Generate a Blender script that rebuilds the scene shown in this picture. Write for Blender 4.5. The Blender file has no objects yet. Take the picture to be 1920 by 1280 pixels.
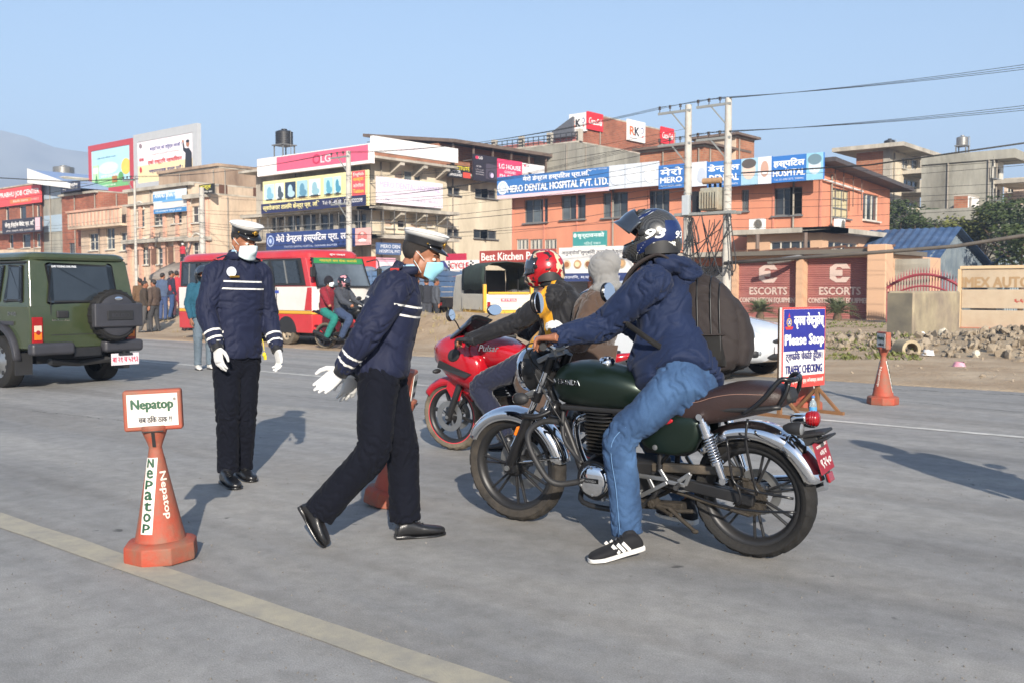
import bpy,bmesh,math,random,colorsys
import numpy as np
from mathutils import Vector,Matrix,noise,Euler
random.seed(7)
scene = bpy.context.scene
COL = scene.collection
R = math.radians
# ------------------------------------------------------------------ camera
CAM_H = 1.35
YAW = R(40.3)
cam_data = bpy.data.cameras.new('camera')
cam = bpy.data.objects.new('camera',cam_data)
COL.objects.link(cam)
cam.location = (0,0,CAM_H)
cam.rotation_euler = (R(90 - 2.913),0,YAW)
cam_data.lens = 35
cam_data.sensor_width = 36
cam_data.clip_start = 0.05
cam_data.clip_end = 30000
cam_data.dof.use_dof = True
cam_data.dof.focus_distance = 5.6
cam_data.dof.aperture_fstop = 7.0
scene.camera = cam
# ------------------------------------------------------------------ light
# shadows run away from the camera, 8 degrees to the left of its axis
SUN_EL = R(23.5)
LIGHT_DIR_AZ = YAW + R(8.0)             # direction the light travels, from +Y towards -X
world = bpy.data.worlds.new('World')
scene.world = world
world.use_nodes = True
nt = world.node_tree
bg = nt.nodes['Background']
sky = nt.nodes.new('ShaderNodeTexSky')
sky.sky_type = 'NISHITA'
sky.sun_disc = False
sky.sun_elevation = SUN_EL
sky.air_density = 1.1
sky.dust_density = 1.2
sky.ozone_density = 1.8
to_sun = Vector((math.sin(LIGHT_DIR_AZ),-math.cos(LIGHT_DIR_AZ),0))
sky.sun_rotation = math.atan2(to_sun.x,to_sun.y)
nt.links.new(sky.outputs[0],bg.inputs[0])
bg.inputs[1].default_value = 0.076
sun_data = bpy.data.lights.new('sun','SUN')
sun_data.energy = 5.0
sun_data.angle = R(0.55)
sun_data.color = (1.0,0.92,0.81)
sun = bpy.data.objects.new('sun',sun_data)
COL.objects.link(sun)
sun_vec = Vector((to_sun.x * math.cos(SUN_EL),to_sun.y * math.cos(SUN_EL),math.sin(SUN_EL)))
sun.rotation_euler = sun_vec.to_track_quat('Z','Y').to_euler()
scene.view_settings.view_transform = 'Standard'
scene.view_settings.look = 'None'
scene.view_settings.gamma = 1
scene.view_settings.exposure = 1.28
scene.view_settings.use_curve_mapping = False
scene.cycles.max_bounces = 6
scene.cycles.diffuse_bounces = 3
scene.cycles.glossy_bounces = 3
scene.cycles.transmission_bounces = 6
scene.cycles.transparent_max_bounces = 8
scene.cycles.volume_bounces = 0
scene.cycles.use_denoising = True
# ------------------------------------------------------------------ layout: road along X, houses across it along +Y
FPX = 1920 * 35 / 36.0
_rm = Euler(cam.rotation_euler).to_matrix()
def ray(px,py):
 return _rm @ Vector(((px - 960) / FPX,(640 - py) / FPX,-1.0))
def G(px,py,z=0.0):
 d = ray(px,py); t = (z - CAM_H) / d.z
 return Vector((d.x * t,d.y * t,z))
def onY(px,py,b):
 d = ray(px,py); t = b / d.y
 return Vector((d.x * t,b,CAM_H + d.z * t))
def onX(px,py,a):
 d = ray(px,py); t = a / d.x
 return Vector((a,d.y * t,CAM_H + d.z * t))
def atZ(px,py,depth):
 d = ray(px,py)
 fwd = _rm @ Vector((0,0,-1)); fwd.z = 0; fwd.normalize()
 t = depth / (d.x * fwd.x + d.y * fwd.y)
 return Vector((d.x * t,d.y * t,CAM_H + d.z * t))
# ------------------------------------------------------------------ colour + materials
def lin(h):
 if isinstance(h,str):
  h = h.lstrip('#'); h = h if len(h) == 6 else ''.join(q * 2 for q in h); c = [int(h[i:i+2],16) / 255 for i in (0,2,4)]
  return tuple(x / 12.92 if x <= 0.04045 else ((x + 0.055) / 1.055) ** 2.4 for x in c)
 return tuple(h)
MATS = {}
def mat(name,col=(.5,.5,.5),rough=.6,metal=0,var=.12,vs=6,bump=0,bs=40,spec=.5,coat=0,col2=None,mix=None,
  stretch=None,dirt=0,dcol='#8a7c68',ds=2.0,trans=0,alpha=1,emit=0,ior=None,sheen=0,bd=.02):
 """procedural principled material: noise-varied colour, fine relief, patchy dust"""
 if name in MATS: return MATS[name]
 m = bpy.data.materials.new(name); m.use_nodes = True
 t = m.node_tree; n = t.nodes; L = t.links; b = n['Principled BSDF']
 c = lin(col)
 b.inputs['Roughness'].default_value = rough; b.inputs['Metallic'].default_value = metal
 b.inputs['Specular IOR Level'].default_value = spec
 if coat: b.inputs['Coat Weight'].default_value = coat; b.inputs['Coat Roughness'].default_value = .06
 if trans: b.inputs['Transmission Weight'].default_value = trans
 if ior: b.inputs['IOR'].default_value = ior
 if sheen: b.inputs['Sheen Weight'].default_value = sheen
 if emit: b.inputs['Emission Color'].default_value = (*c,1); b.inputs['Emission Strength'].default_value = emit
 tc = n.new('ShaderNodeTexCoord'); vec = tc.outputs['Object']
 if stretch:
  mp = n.new('ShaderNodeMapping'); mp.inputs['Scale'].default_value = stretch
  L.new(vec,mp.inputs[0]); vec = mp.outputs[0]
 def noi(scale,det=5,rgh=.6):
  x = n.new('ShaderNodeTexNoise'); x.inputs['Scale'].default_value = scale; x.inputs['Detail'].default_value = det
  x.inputs['Roughness'].default_value = rgh; L.new(vec,x.inputs['Vector']); return x
 if var or col2:
  x = noi(vs); r = n.new('ShaderNodeValToRGB')
  if col2:
   a_,b_ = c,lin(col2); lo,hi = mix or (.35,.65)
  else:
   a_ = tuple(v * (1 - var) for v in c); b_ = tuple(min(1,v * (1 + var)) for v in c); lo,hi = .3,.7
  r.color_ramp.elements[0].position = lo; r.color_ramp.elements[0].color = (*a_,1)
  r.color_ramp.elements[1].position = hi; r.color_ramp.elements[1].color = (*b_,1)
  L.new(x.outputs[0],r.inputs[0]); out = r.outputs[0]
  if dirt:
   y = noi(ds,8,.7); rr = n.new('ShaderNodeValToRGB')
   rr.color_ramp.elements[0].position = .42; rr.color_ramp.elements[1].position = .72
   rr.color_ramp.elements[0].color = (0,0,0,1); rr.color_ramp.elements[1].color = (dirt,dirt,dirt,1)
   L.new(y.outputs[0],rr.inputs[0])
   mx = n.new('ShaderNodeMix'); mx.data_type = 'RGBA'
   L.new(rr.outputs[0],mx.inputs[0]); L.new(out,mx.inputs[6]); mx.inputs[7].default_value = (*lin(dcol),1)
   out = mx.outputs[2]
  L.new(out,b.inputs['Base Color'])
 else:
  b.inputs['Base Color'].default_value = (*c,1)
 if bump:
  x = noi(bs,6,.65); bp = n.new('ShaderNodeBump'); bp.inputs['Strength'].default_value = bump
  bp.inputs['Distance'].default_value = bd
  L.new(x.outputs[0],bp.inputs['Height']); L.new(bp.outputs[0],b.inputs['Normal'])
 if alpha < 1: b.inputs['Alpha'].default_value = alpha
 MATS[name] = m
 return m
# ------------------------------------------------------------------ object helpers
def link(o,parent=None):
 COL.objects.link(o)
 if parent is not None: o.parent = parent
 return o
def tag(o,label,cat=None,group=None,kind=None):
 if label: o['label'] = label
 if cat: o['category'] = cat
 if group: o['group'] = group
 if kind: o['kind'] = kind
 return o
def thing(name,label,cat,loc=(0,0,0),rz=0,group=None):
 o = bpy.data.objects.new(name,None); o.empty_display_size = .1
 link(o); o.location = loc; o.rotation_euler = (0,0,rz)
 return tag(o,label,cat,group)
def copy_tree(o,parent=None):
 c = o.copy(); COL.objects.link(c); c.parent = parent
 for ch in o.children: copy_tree(ch,c)
 return c
def frame_of(d,up=Vector((0,0,1))):
 d = d.normalized()
 if abs(d.dot(up)) > .98: up = Vector((1,0,0)) if abs(d.x) < .9 else Vector((0,1,0))
 a = up.cross(d).normalized(); b = d.cross(a).normalized()
 return a,b
class MB:
 """collects shapes into one mesh"""
 def __init__(s): s.v = []; s.f = []; s.mi = []; s.cur = 0
 def m(s,i): s.cur = i; return s
 def add(s,vs,fs):
  k = len(s.v); s.v.extend([tuple(v) for v in vs]); s.f.extend([tuple(i + k for i in f) for f in fs]); s.mi.extend([s.cur] * len(fs)); return s
 def box(s,c,sz,rot=None):
  c = Vector(c); x,y,z = sz[0] / 2,sz[1] / 2,sz[2] / 2
  vs = [Vector(p) for p in ((-x,-y,-z),(x,-y,-z),(x,y,-z),(-x,y,-z),(-x,-y,z),(x,-y,z),(x,y,z),(-x,y,z))]
  if rot is not None:
   q = rot if isinstance(rot,Matrix) else Euler(rot).to_matrix(); vs = [q @ v for v in vs]
  return s.add([v + c for v in vs],[(0,3,2,1),(4,5,6,7),(0,1,5,4),(1,2,6,5),(2,3,7,6),(3,0,4,7)])
 def b2(s,a,b):
  return s.box([(a[i] + b[i]) / 2 for i in range(3)],[abs(b[i] - a[i]) for i in range(3)])
 def bar(s,p,q,w,h=None,up=(0,0,1)):
  p,q = Vector(p),Vector(q); d = q - p; a,b = frame_of(d,Vector(up)); h = h or w
  vs = []
  for o in (p,q): vs += [o - a*w/2 - b*h/2,o + a*w/2 - b*h/2,o + a*w/2 + b*h/2,o - a*w/2 + b*h/2]
  return s.add(vs,[(0,3,2,1),(4,5,6,7),(0,1,5,4),(1,2,6,5),(2,3,7,6),(3,0,4,7)])
 def cyl(s,p,q,r0,r1=None,n=12,caps=True):
  return s.tube([p,q],[r0,r0 if r1 is None else r1],n,caps=caps)
 def tube(s,path,r,n=8,caps=True,closed=False,flat=1.0):
  P = [Vector(p) for p in path]; k = len(P)
  rs = [r] * k if not hasattr(r,'__len__') else list(r)
  vs = []; prev = None
  for i in range(k):
   if closed: d = P[(i+1) % k] - P[i-1]
   elif i == 0: d = P[1] - P[0]
   elif i == k-1: d = P[-1] - P[-2]
   else: d = (P[i+1] - P[i]).normalized() + (P[i] - P[i-1]).normalized()
   if d.length < 1e-9: d = Vector((0,0,1))
   d.normalize()
   if prev is None: a,b = frame_of(d)
   else:
    a = prev - d * prev.dot(d)
    if a.length < 1e-6: a,b = frame_of(d)
    else: a.normalize(); b = d.cross(a)
   prev = a
   for j in range(n):
    t = 2 * math.pi * j / n
    vs.append(P[i] + a * math.cos(t) * rs[i] + b * math.sin(t) * rs[i] * flat)
  fs = []
  for i in range(k if closed else k-1):
   i2 = (i+1) % k
   for j in range(n):
    j2 = (j+1) % n
    fs.append((i*n+j,i*n+j2,i2*n+j2,i2*n+j))
  if caps and not closed: fs += [tuple(range(n-1,-1,-1)),tuple((k-1)*n + j for j in range(n))]
  return s.add(vs,fs)
 def loft(s,rings,caps=True,closed_ring=True,loop=False):
  n = len(rings[0]); vs = [p for r_ in rings for p in r_]; fs = []; k = len(rings)
  for i in range(k if loop else k-1):
   i2 = (i + 1) % k
   for j in range(n if closed_ring else n-1):
    j2 = (j+1) % n; fs.append((i*n+j,i*n+j2,i2*n+j2,i2*n+j))
  if caps and closed_ring and not loop: fs += [tuple(range(n-1,-1,-1)),tuple((k-1)*n + j for j in range(n))]
  return s.add(vs,fs)
 def lathe(s,prof,c=(0,0,0),axis='z',n=24,a0=0,a1=2*math.pi):
  c = Vector(c); full = abs(a1 - a0 - 2*math.pi) < 1e-6; k = n if full else n+1; vs = []
  for (r,h) in prof:
   for j in range(k):
    t = a0 + (a1 - a0) * j / n; x,y = r*math.cos(t),r*math.sin(t)
    vs.append(c + Vector({'z': (x,y,h),'y': (x,h,y),'x': (h,x,y)}[axis]))
  fs = []
  for i in range(len(prof)-1):
   for j in range(n):
    j2 = (j+1) % k if full else j+1
    fs.append((i*k+j,i*k+j2,(i+1)*k+j2,(i+1)*k+j) if axis != 'y' else (i*k+j,(i+1)*k+j,(i+1)*k+j2,i*k+j2))
  return s.add(vs,fs)
 def disc(s,c,r,axis='z',n=20,th=.01,r2=None):
  h = th/2
  return s.lathe([(0,-h),(r,-h),(r2 or r,h),(0,h)],c,axis,n)
 def sph(s,c,r,n=16,m=10,rot=None):
  c = Vector(c); r = Vector((r,r,r)) if not hasattr(r,'__len__') else Vector(r); vs = []
  for i in range(m+1):
   ph = math.pi * i / m
   for j in range(n):
    t = 2*math.pi*j/n
    p = Vector((r.x*math.sin(ph)*math.cos(t),r.y*math.sin(ph)*math.sin(t),r.z*math.cos(ph)))
    vs.append((rot @ p if rot is not None else p) + c)
  fs = [(i*n+j,(i+1)*n+j,(i+1)*n+(j+1) % n,i*n+(j+1) % n) for i in range(m) for j in range(n)]
  return s.add(vs,fs)
 def prism(s,pts,axis,a,b):
  """polygon pts (2D) extruded along axis between a and b"""
  f = {'x': lambda p,h: (h,p[0],p[1]),'y': lambda p,h: (p[0],h,p[1]),'z': lambda p,h: (p[0],p[1],h)}[axis]
  n = len(pts); vs = [f(p,a) for p in pts] + [f(p,b) for p in pts]
  fs = [tuple(range(n)),tuple(range(2*n-1,n-1,-1))] + [(i,i+n,(i+1) % n + n,(i+1) % n) for i in range(n)]
  return s.add(vs,fs)
 def quad(s,a,b,c,d): return s.add([a,b,c,d],[(0,1,2,3)])
 def xf(s,M,start=0):
  s.v[start:] = [tuple(M @ Vector(v)) for v in s.v[start:]]; return s
 def mesh(s,name,mats,smooth=None):
  me = bpy.data.meshes.new(name); me.from_pydata(s.v,[],s.f)
  if not isinstance(mats,(list,tuple)): mats = [mats]
  for m_ in mats: me.materials.append(m_)
  if len(mats) > 1: me.polygons.foreach_set('material_index',s.mi)
  bm = bmesh.new(); bm.from_mesh(me)
  bmesh.ops.remove_doubles(bm,verts=bm.verts,dist=1e-5)
  bmesh.ops.recalc_face_normals(bm,faces=bm.faces); bm.to_mesh(me); bm.free()
  if smooth is not None:
   me.polygons.foreach_set('use_smooth',[True] * len(me.polygons))
   if smooth < 180: me.set_sharp_from_angle(angle=R(smooth))
  me.update()
  return me
 def build(s,name,mats,parent=None,smooth=None,bevel=0,seg=2,sub=0):
  o = bpy.data.objects.new(name,s.mesh(name,mats,smooth)); link(o,parent)
  if bevel:
   md = o.modifiers.new('bevel','BEVEL'); md.width = bevel; md.segments = seg; md.limit_method = 'ANGLE'; md.angle_limit = R(35)
   md.harden_normals = smooth is not None
  if sub:
   md = o.modifiers.new('subsurf','SUBSURF'); md.levels = sub; md.render_levels = sub
  return o
WORK = bpy.data.scenes.new('work')
def dg_mesh(o):
 """mesh with the modifiers applied"""
 COL.objects.unlink(o); WORK.collection.objects.link(o)
 vl = WORK.view_layers[0]; vl.update()
 me = bpy.data.meshes.new_from_object(o.evaluated_get(vl.depsgraph))
 WORK.collection.objects.unlink(o); COL.objects.link(o)
 return me
_TXT = {}
def text_mesh(body,width=None,height=.2,bold=0,slant=0,align='c',vertical=False):
 """flat lettering in the XZ plane, facing -Y, centred on the origin; width squeezes or stretches it"""
 c = bpy.data.curves.new('txt','FONT'); c.body = body; c.size = 1; c.resolution_u = 2; c.shear = slant
 if vertical: c.space_line = .8; c.align_x = 'CENTER'
 o = bpy.data.objects.new('txt',c)
 me = bpy.data.meshes.new_from_object(o)
 bpy.data.objects.remove(o); bpy.data.curves.remove(c)
 n = len(me.vertices); co = np.empty(n*3,'f'); me.vertices.foreach_get('co',co); co = co.reshape(-1,3)
 fs = [tuple(p.vertices) for p in me.polygons]; bpy.data.meshes.remove(me)
 lo,hi = co.min(0),co.max(0); w,h = hi[0]-lo[0],hi[1]-lo[1]
 sy = height / h; sx = (width / w) if width else sy
 x = (co[:,0] - (lo[0]+hi[0])/2) * sx; z = (co[:,1] - (lo[1]+hi[1])/2) * sy
 b = MB()
 k = bold
 offs = [(0,0)] if not k else [(-k,0),(k,0),(0,-k*.6),(0,k*.6)]
 for i,(dx,dz) in enumerate(offs):
  b.add([(x[j]+dx,-.0006*i,z[j]+dz) for j in range(n)],fs)
 return b
def text(parent,body,loc,m,width=None,height=.2,bold=0,slant=0,rot=None,name='lettering',vertical=False,thick=0):
 b = text_mesh(body,width,height,bold,slant,vertical=vertical)
 if rot is not None: b.xf(rot if len(rot) == 4 else rot.to_4x4())
 b.xf(Matrix.Translation(Vector(loc)))
 me = bpy.data.meshes.new(name); me.from_pydata(b.v,[],b.f); me.materials.append(m)
 o = bpy.data.objects.new(name,me); link(o,parent)
 if thick:
  md = o.modifiers.new('solid','SOLIDIFY'); md.thickness = thick
 return o
# ------------------------------------------------------------------ ground, road, markings, hills
def node_mat(name):
 m = bpy.data.materials.new(name); m.use_nodes = True
 return m,m.node_tree.nodes,m.node_tree.links,m.node_tree.nodes['Principled BSDF']
def asphalt():
 m,n,L,b = node_mat('asphalt')
 tc = n.new('ShaderNodeTexCoord')
 def mp(s):
  x = n.new('ShaderNodeMapping'); x.inputs['Scale'].default_value = s; L.new(tc.outputs['Object'],x.inputs[0]); return x.outputs[0]
 def noi(v,s,d=6,r=.6,dist=0):
  x = n.new('ShaderNodeTexNoise'); x.inputs['Scale'].default_value = s; x.inputs['Detail'].default_value = d
  x.inputs['Roughness'].default_value = r; x.inputs['Distortion'].default_value = dist; L.new(v,x.inputs['Vector']); return x.outputs[0]
 def ramp(f,p0,c0,p1,c1):
  x = n.new('ShaderNodeValToRGB'); e = x.color_ramp.elements
  e[0].position,e[0].color,e[1].position,e[1].color = p0,(*c0,1),p1,(*c1,1); L.new(f,x.inputs[0]); return x.outputs[0]
 def mix(f,a,c,t='MIX'):
  x = n.new('ShaderNodeMix'); x.data_type = 'RGBA'; x.blend_type = t
  if isinstance(f,float): x.inputs[0].default_value = f
  else: L.new(f,x.inputs[0])
  for s,i in ((a,6),(c,7)):
   if isinstance(s,tuple): x.inputs[i].default_value = (*s,1)
   else: L.new(s,x.inputs[i])
  return x.outputs[2]
 o = mp((1,1,1)); st = mp((.07,.95,1))
 base = ramp(noi(o,.35,4),.3,(.248,.244,.236),.7,(.332,.325,.312))
 streak = ramp(noi(st,1.1,7,.62),.33,(.74,.745,.755),.68,(1.20,1.175,1.13))
 c = mix(.85,base,streak,'MULTIPLY')
 dust = ramp(noi(mp((.35,1,1)),.9,8,.66,.6),.5,(0,0,0),.74,(.55,.55,.55))
 c = mix(dust,c,(.36,.335,.295))
 grain = ramp(noi(o,130,4,.75),.34,(.62,.62,.62),.66,(1.28,1.28,1.28))
 c = mix(.6,c,grain,'MULTIPLY')
 mott = ramp(noi(o,7,6,.7,.3),.36,(.84,.84,.83),.64,(1.1,1.1,1.1))
 c = mix(.9,c,mott,'MULTIPLY')
 trk = ramp(noi(mp((.03,.9,1)),1.6,3,.5),.5,(1,1,1),.62,(.84,.83,.82))
 c = mix(.9,c,trk,'MULTIPLY')
 # oil spots and worn dark flecks
 sp = n.new('ShaderNodeTexVoronoi'); sp.inputs['Scale'].default_value = 2.3; L.new(noi_v(n,L,o),sp.inputs['Vector'])
 spot = ramp(sp.outputs['Distance'],.035,(1,1,1),.07,(0,0,0))
 msk = ramp(noi(o,.8,2),.46,(0,0,0),.52,(.85,.85,.85))
 c = mix(mix(1.0,spot,msk,'MULTIPLY'),c,(.07,.068,.066))
 L.new(c,b.inputs['Base Color'])
 b.inputs['Roughness'].default_value = .82; b.inputs['Specular IOR Level'].default_value = .35
 bp = n.new('ShaderNodeBump'); bp.inputs['Strength'].default_value = .55; bp.inputs['Distance'].default_value = .006
 L.new(noi(o,150,4,.7),bp.inputs['Height']); L.new(bp.outputs[0],b.inputs['Normal'])
 return m
def noi_v(n,L,o,amt=.5):
 x = n.new('ShaderNodeTexNoise'); x.inputs['Scale'].default_value = 3; x.inputs['Detail'].default_value = 4; L.new(o,x.inputs['Vector'])
 s = n.new('ShaderNodeVectorMath'); s.operation = 'SCALE'; s.inputs[3].default_value = amt; L.new(x.outputs['Color'],s.inputs[0])
 a = n.new('ShaderNodeVectorMath'); L.new(o,a.inputs[0]); L.new(s.outputs[0],a.inputs[1]); return a.outputs[0]
M_ASPH = asphalt()
M_DIRT = mat('dirt','#9b8468',.95,var=.2,vs=.8,bump=.9,bs=9,col2='#b9a68c',mix=(.35,.7),dirt=.6,dcol='#85715a',ds=.25,bd=.06)
M_SOIL = mat('bank_soil','#a8855f',.95,col2='#c3a884',vs=1.3,mix=(.3,.7),bump=1,bs=5,dirt=.6,dcol='#7c6a4e',ds=.9,bd=.1)
def height(x,y):
 h = 0.0
 if y > 14.5:
  e = min(1,(y - 14.5) / 3.0)
  h += e * .05 * noise.noise(Vector((x * .5,y * .5,0))) + e * .03 * noise.noise(Vector((x * 2,y * 2,3)))
  h += .66 * math.exp(-((y - 20.2) / 1.7) ** 2) * (1 / (1 + math.exp((x + 12) * 1.2))) * (1 / (1 + math.exp(-(x + 60) * .5))) * (1 + .7 * noise.noise(Vector((x * .45,y * .4,7))) + .3 * noise.noise(Vector((x * 1.6,y * 1.3,2))))
  h += .06 * min(1,max(0,(y - 16) / 6))
 return h
b = MB()
xs = [-420,-300,-220,-160,-125] + list(np.arange(-100,30.1,.55)) + [45,70,120,200]
ys = [14.3] + list(np.arange(14.55,46,.5)) + [60,90,140,220,400]
vs = [(x,y + (.18 * noise.noise(Vector((x * .7,0,1))) + .22 * noise.noise(Vector((x * .15,3,1))) if j < 2 else 0),height(x,y) + (.012 if y > 14.5 else -.06)) for j,y in enumerate(ys) for x in xs]
nx = len(xs)
b.add(vs,[(j*nx+i,j*nx+i+1,(j+1)*nx+i+1,(j+1)*nx+i) for j in range(len(ys)-1) for i in range(nx-1)])
tag(b.build('verge_ground',M_DIRT,smooth=180),'dusty brown dirt verge between the road and the houses',kind='structure')
b = MB(); b.quad((-2100,-2100,-.12),(2100,-2100,-.12),(2100,2100,-.12),(-2100,2100,-.12))
tag(b.build('ground',M_DIRT),'dusty earth ground reaching to the hills',kind='structure')
b = MB(); xs2 = list(np.arange(-300,121,10))
b.add([(x,y,0) for y in (-30,15.2) for x in xs2],[(i,i+1,len(xs2)+i+1,len(xs2)+i) for i in range(len(xs2)-1)])
tag(b.build('road',M_ASPH),'grey dusty asphalt road with faded lane lines',kind='structure')
def worn_paint(name,col,bare,thr):
 m,n,L,bs_ = node_mat(name)
 tc = n.new('ShaderNodeTexCoord'); x = n.new('ShaderNodeTexNoise'); x.inputs['Scale'].default_value = 5; x.inputs['Detail'].default_value = 9; x.inputs['Roughness'].default_value = .72
 L.new(tc.outputs['Object'],x.inputs['Vector']); r = n.new('ShaderNodeValToRGB'); e = r.color_ramp.elements
 e[0].position,e[1].position = thr - .14,thr + .14; e[0].color = (*lin(bare),1); e[1].color = (*lin(col),1)
 L.new(x.outputs[0],r.inputs[0]); L.new(r.outputs[0],bs_.inputs['Base Color']); bs_.inputs['Roughness'].default_value = .8
 bp = n.new('ShaderNodeBump'); bp.inputs['Strength'].default_value = .4; bp.inputs['Distance'].default_value = .005
 y = n.new('ShaderNodeTexNoise'); y.inputs['Scale'].default_value = 150; L.new(tc.outputs['Object'],y.inputs['Vector']); L.new(y.outputs[0],bp.inputs['Height']); L.new(bp.outputs[0],bs_.inputs['Normal'])
 return m
def line(y0,y1,m,label,nm):
 b = MB(); xs = list(np.arange(-160,40,.25))
 vs = [(x,yy + .012 * noise.noise(Vector((x * 2,yy * 9,0))),.004) for yy in (y0,y1) for x in xs]
 b.add(vs,[(i,i+1,len(xs)+i+1,len(xs)+i) for i in range(len(xs)-1)])
 tag(b.build(nm,m),label,kind='structure')
line(2.40,2.565,worn_paint('yellow_paint','#a8a08c','#8f8b81',.48),'faded yellow edge line across the near side of the road','road_line_yellow')
line(9.96,10.07,worn_paint('white_paint','#c9c6be','#979590',.44),'faded white line down the middle of the road','road_line_white')
# hills, far behind the houses, seen through the haze
M_HILL = mat('hill_forest',(.19,.195,.17),.95,var=.3,vs=.01)
b = MB()
def hill_h(px):
 pts = [(-900,330),(-400,300),(-120,262),(0,244),(48,256),(100,276),(150,284),(215,292),(300,314),(400,345),(480,385),(600,430),(900,470),(1300,480),(2100,480)]
 for (a,ya),(c,yc) in zip(pts,pts[1:]):
  if a <= px <= c:
   t = (px - a) / (c - a); return ya + (yc - ya) * t
 return 480
rings = []
for i in range(0,121):
 px = -880 + i * 24.5
 d0 = 1500 + 120 * noise.noise(Vector((px * .002,0,5)))
 row = []
 for k in range(9):
  f = k / 8; dist = d0 - 520 * (1 - f)
  p = atZ(px,hill_h(px),dist)
  z = p.z * (f ** 1.15) * (1 + (.05 * noise.noise(Vector((px * .02,k * 1.3,2))) if k < 8 else .012 * noise.noise(Vector((px * .06,0,2)))))
  row.append((p.x,p.y,z if k else -2))
 rings.append(row)
b.loft(rings,caps=False,closed_ring=False)
tag(b.build('hills',M_HILL,smooth=180),'hazy blue mountain ridge behind the town',kind='structure')
# air
b = MB(); b.b2((-2200,-2200,-1.2),(2200,2200,285))
M_AIR = bpy.data.materials.new('air'); M_AIR.use_nodes = True
M_AIR.node_tree.nodes.clear()
_o = M_AIR.node_tree.nodes.new('ShaderNodeOutputMaterial'); _v = M_AIR.node_tree.nodes.new('ShaderNodeVolumePrincipled')
_v.inputs['Color'].default_value = (.50,.675,1,1); _v.inputs['Density'].default_value = 8e-4
M_AIR.node_tree.links.new(_v.outputs[0],_o.inputs['Volume'])
tag(b.build('haze',M_AIR),'pale morning haze over the valley',kind='stuff')

M_CRK_SHADE = mat('tar_crack_and_edge_shade',(.035,.034,.032),.9)
for i,(a,c,w) in enumerate((((1500,734),(1990,780),.018),((1560,724),(1990,744),.03),((0,742),(330,700),.016),((540,742),(820,768),.012),((60,770),(260,792),.012))):  # the widest ribbon paints the shade along the asphalt edge; others are cracks
 A,B_ = G(*a),G(*c); q = MB(); n = 90; rows = []
 for k in range(n+1):
  p = A.lerp(B_,k/n); jy = .10*noise.noise(Vector((k*.12,i*7,0)))+.04*noise.noise(Vector((k*.5,i*3,2))); ww = w*(.35+abs(noise.noise(Vector((k*.4,i,5))))*1.6); rows.append([(p.x,p.y+jy-ww/2,.0042),(p.x,p.y+jy+ww/2,.0042)])
 q.loft(rows,caps=False,closed_ring=False); tag(q.build('road_crack_and_edge_shade',M_CRK_SHADE),'dark line along the asphalt, cracks and painted edge shade',kind='structure')
# ------------------------------------------------------------------ building kit
M_GLASS = mat('dark_window_glass',(.035,.042,.05),.08,spec=.6,var=.3,vs=.7)
M_GLASS2 = mat('pale_window_glass',(.10,.12,.13),.12,spec=.6,var=.4,vs=.9)
M_FRAMEW = mat('white_window_frame','#c9c5ba',.5,var=.1,dirt=.4,dcol='#8d8474',ds=1.5)
M_FRAMED = mat('grey_metal_frame','#7a7a78',.4,metal=.3,var=.1)
M_WOODF = mat('brown_wood_frame','#5d4030',.6,var=.2)
M_PINK = mat('salmon_plaster','#ca8669',.85,var=.10,vs=.5,bump=.25,bs=8,dirt=.5,dcol='#a26b58',ds=.6,stretch=(1,1,.3))
M_ORANGE = mat('tan_plaster','#c7a182',.85,var=.1,vs=.5,dirt=.4,dcol='#9a7f68',ds=.5)
M_CREAM = mat('stained_cream_plaster','#d2bfa6',.9,col2='#c0a892',vs=.45,mix=(.35,.7),bump=.4,bs=5,dirt=.75,dcol='#75685c',ds=.5,stretch=(1,1,.3))
M_PINKC = mat('pinkish_trim_plaster','#c79c86',.85,var=.12,vs=.8,dirt=.5,dcol='#7d6557',ds=.6)
M_CONC = mat('grey_concrete','#b3ac9f',.9,var=.12,vs=.5,bump=.4,bs=6,dirt=.8,dcol='#5f594e',ds=.6,stretch=(1,1,.3))
M_CONCD = mat('dark_concrete','#6a645b',.9,var=.15,vs=.6,dirt=.6,dcol='#3d3934',ds=.6)
M_BEIGE = mat('beige_plaster','#cdc1aa',.9,var=.1,vs=.4,bump=.2,bs=5,dirt=.6,dcol='#8f8068',ds=.5,stretch=(1,1,.3))
M_GREYW = mat('weathered_grey_wall','#8d8b82',.92,col2='#a5a295',vs=.35,mix=(.3,.7),bump=.4,bs=4,dirt=.8,dcol='#57544c',ds=.4,stretch=(1,1,.3))
M_OLDB = mat('old_brown_plaster','#9c8672',.92,col2='#b09a84',vs=.6,mix=(.3,.7),bump=.5,bs=5,dirt=.8,dcol='#5c4738',ds=.35,stretch=(1,1,.3))
M_ROOFT = mat('rusty_tin_roof','#6e5f55',.7,metal=.2,var=.25,vs=1.2)
M_PIPE = mat('weathered_pipe','#8a8276',.6,var=.2,vs=2)
M_WHITE = mat('white_board','#dcdad6',.55,var=.03,vs=1)
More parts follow.
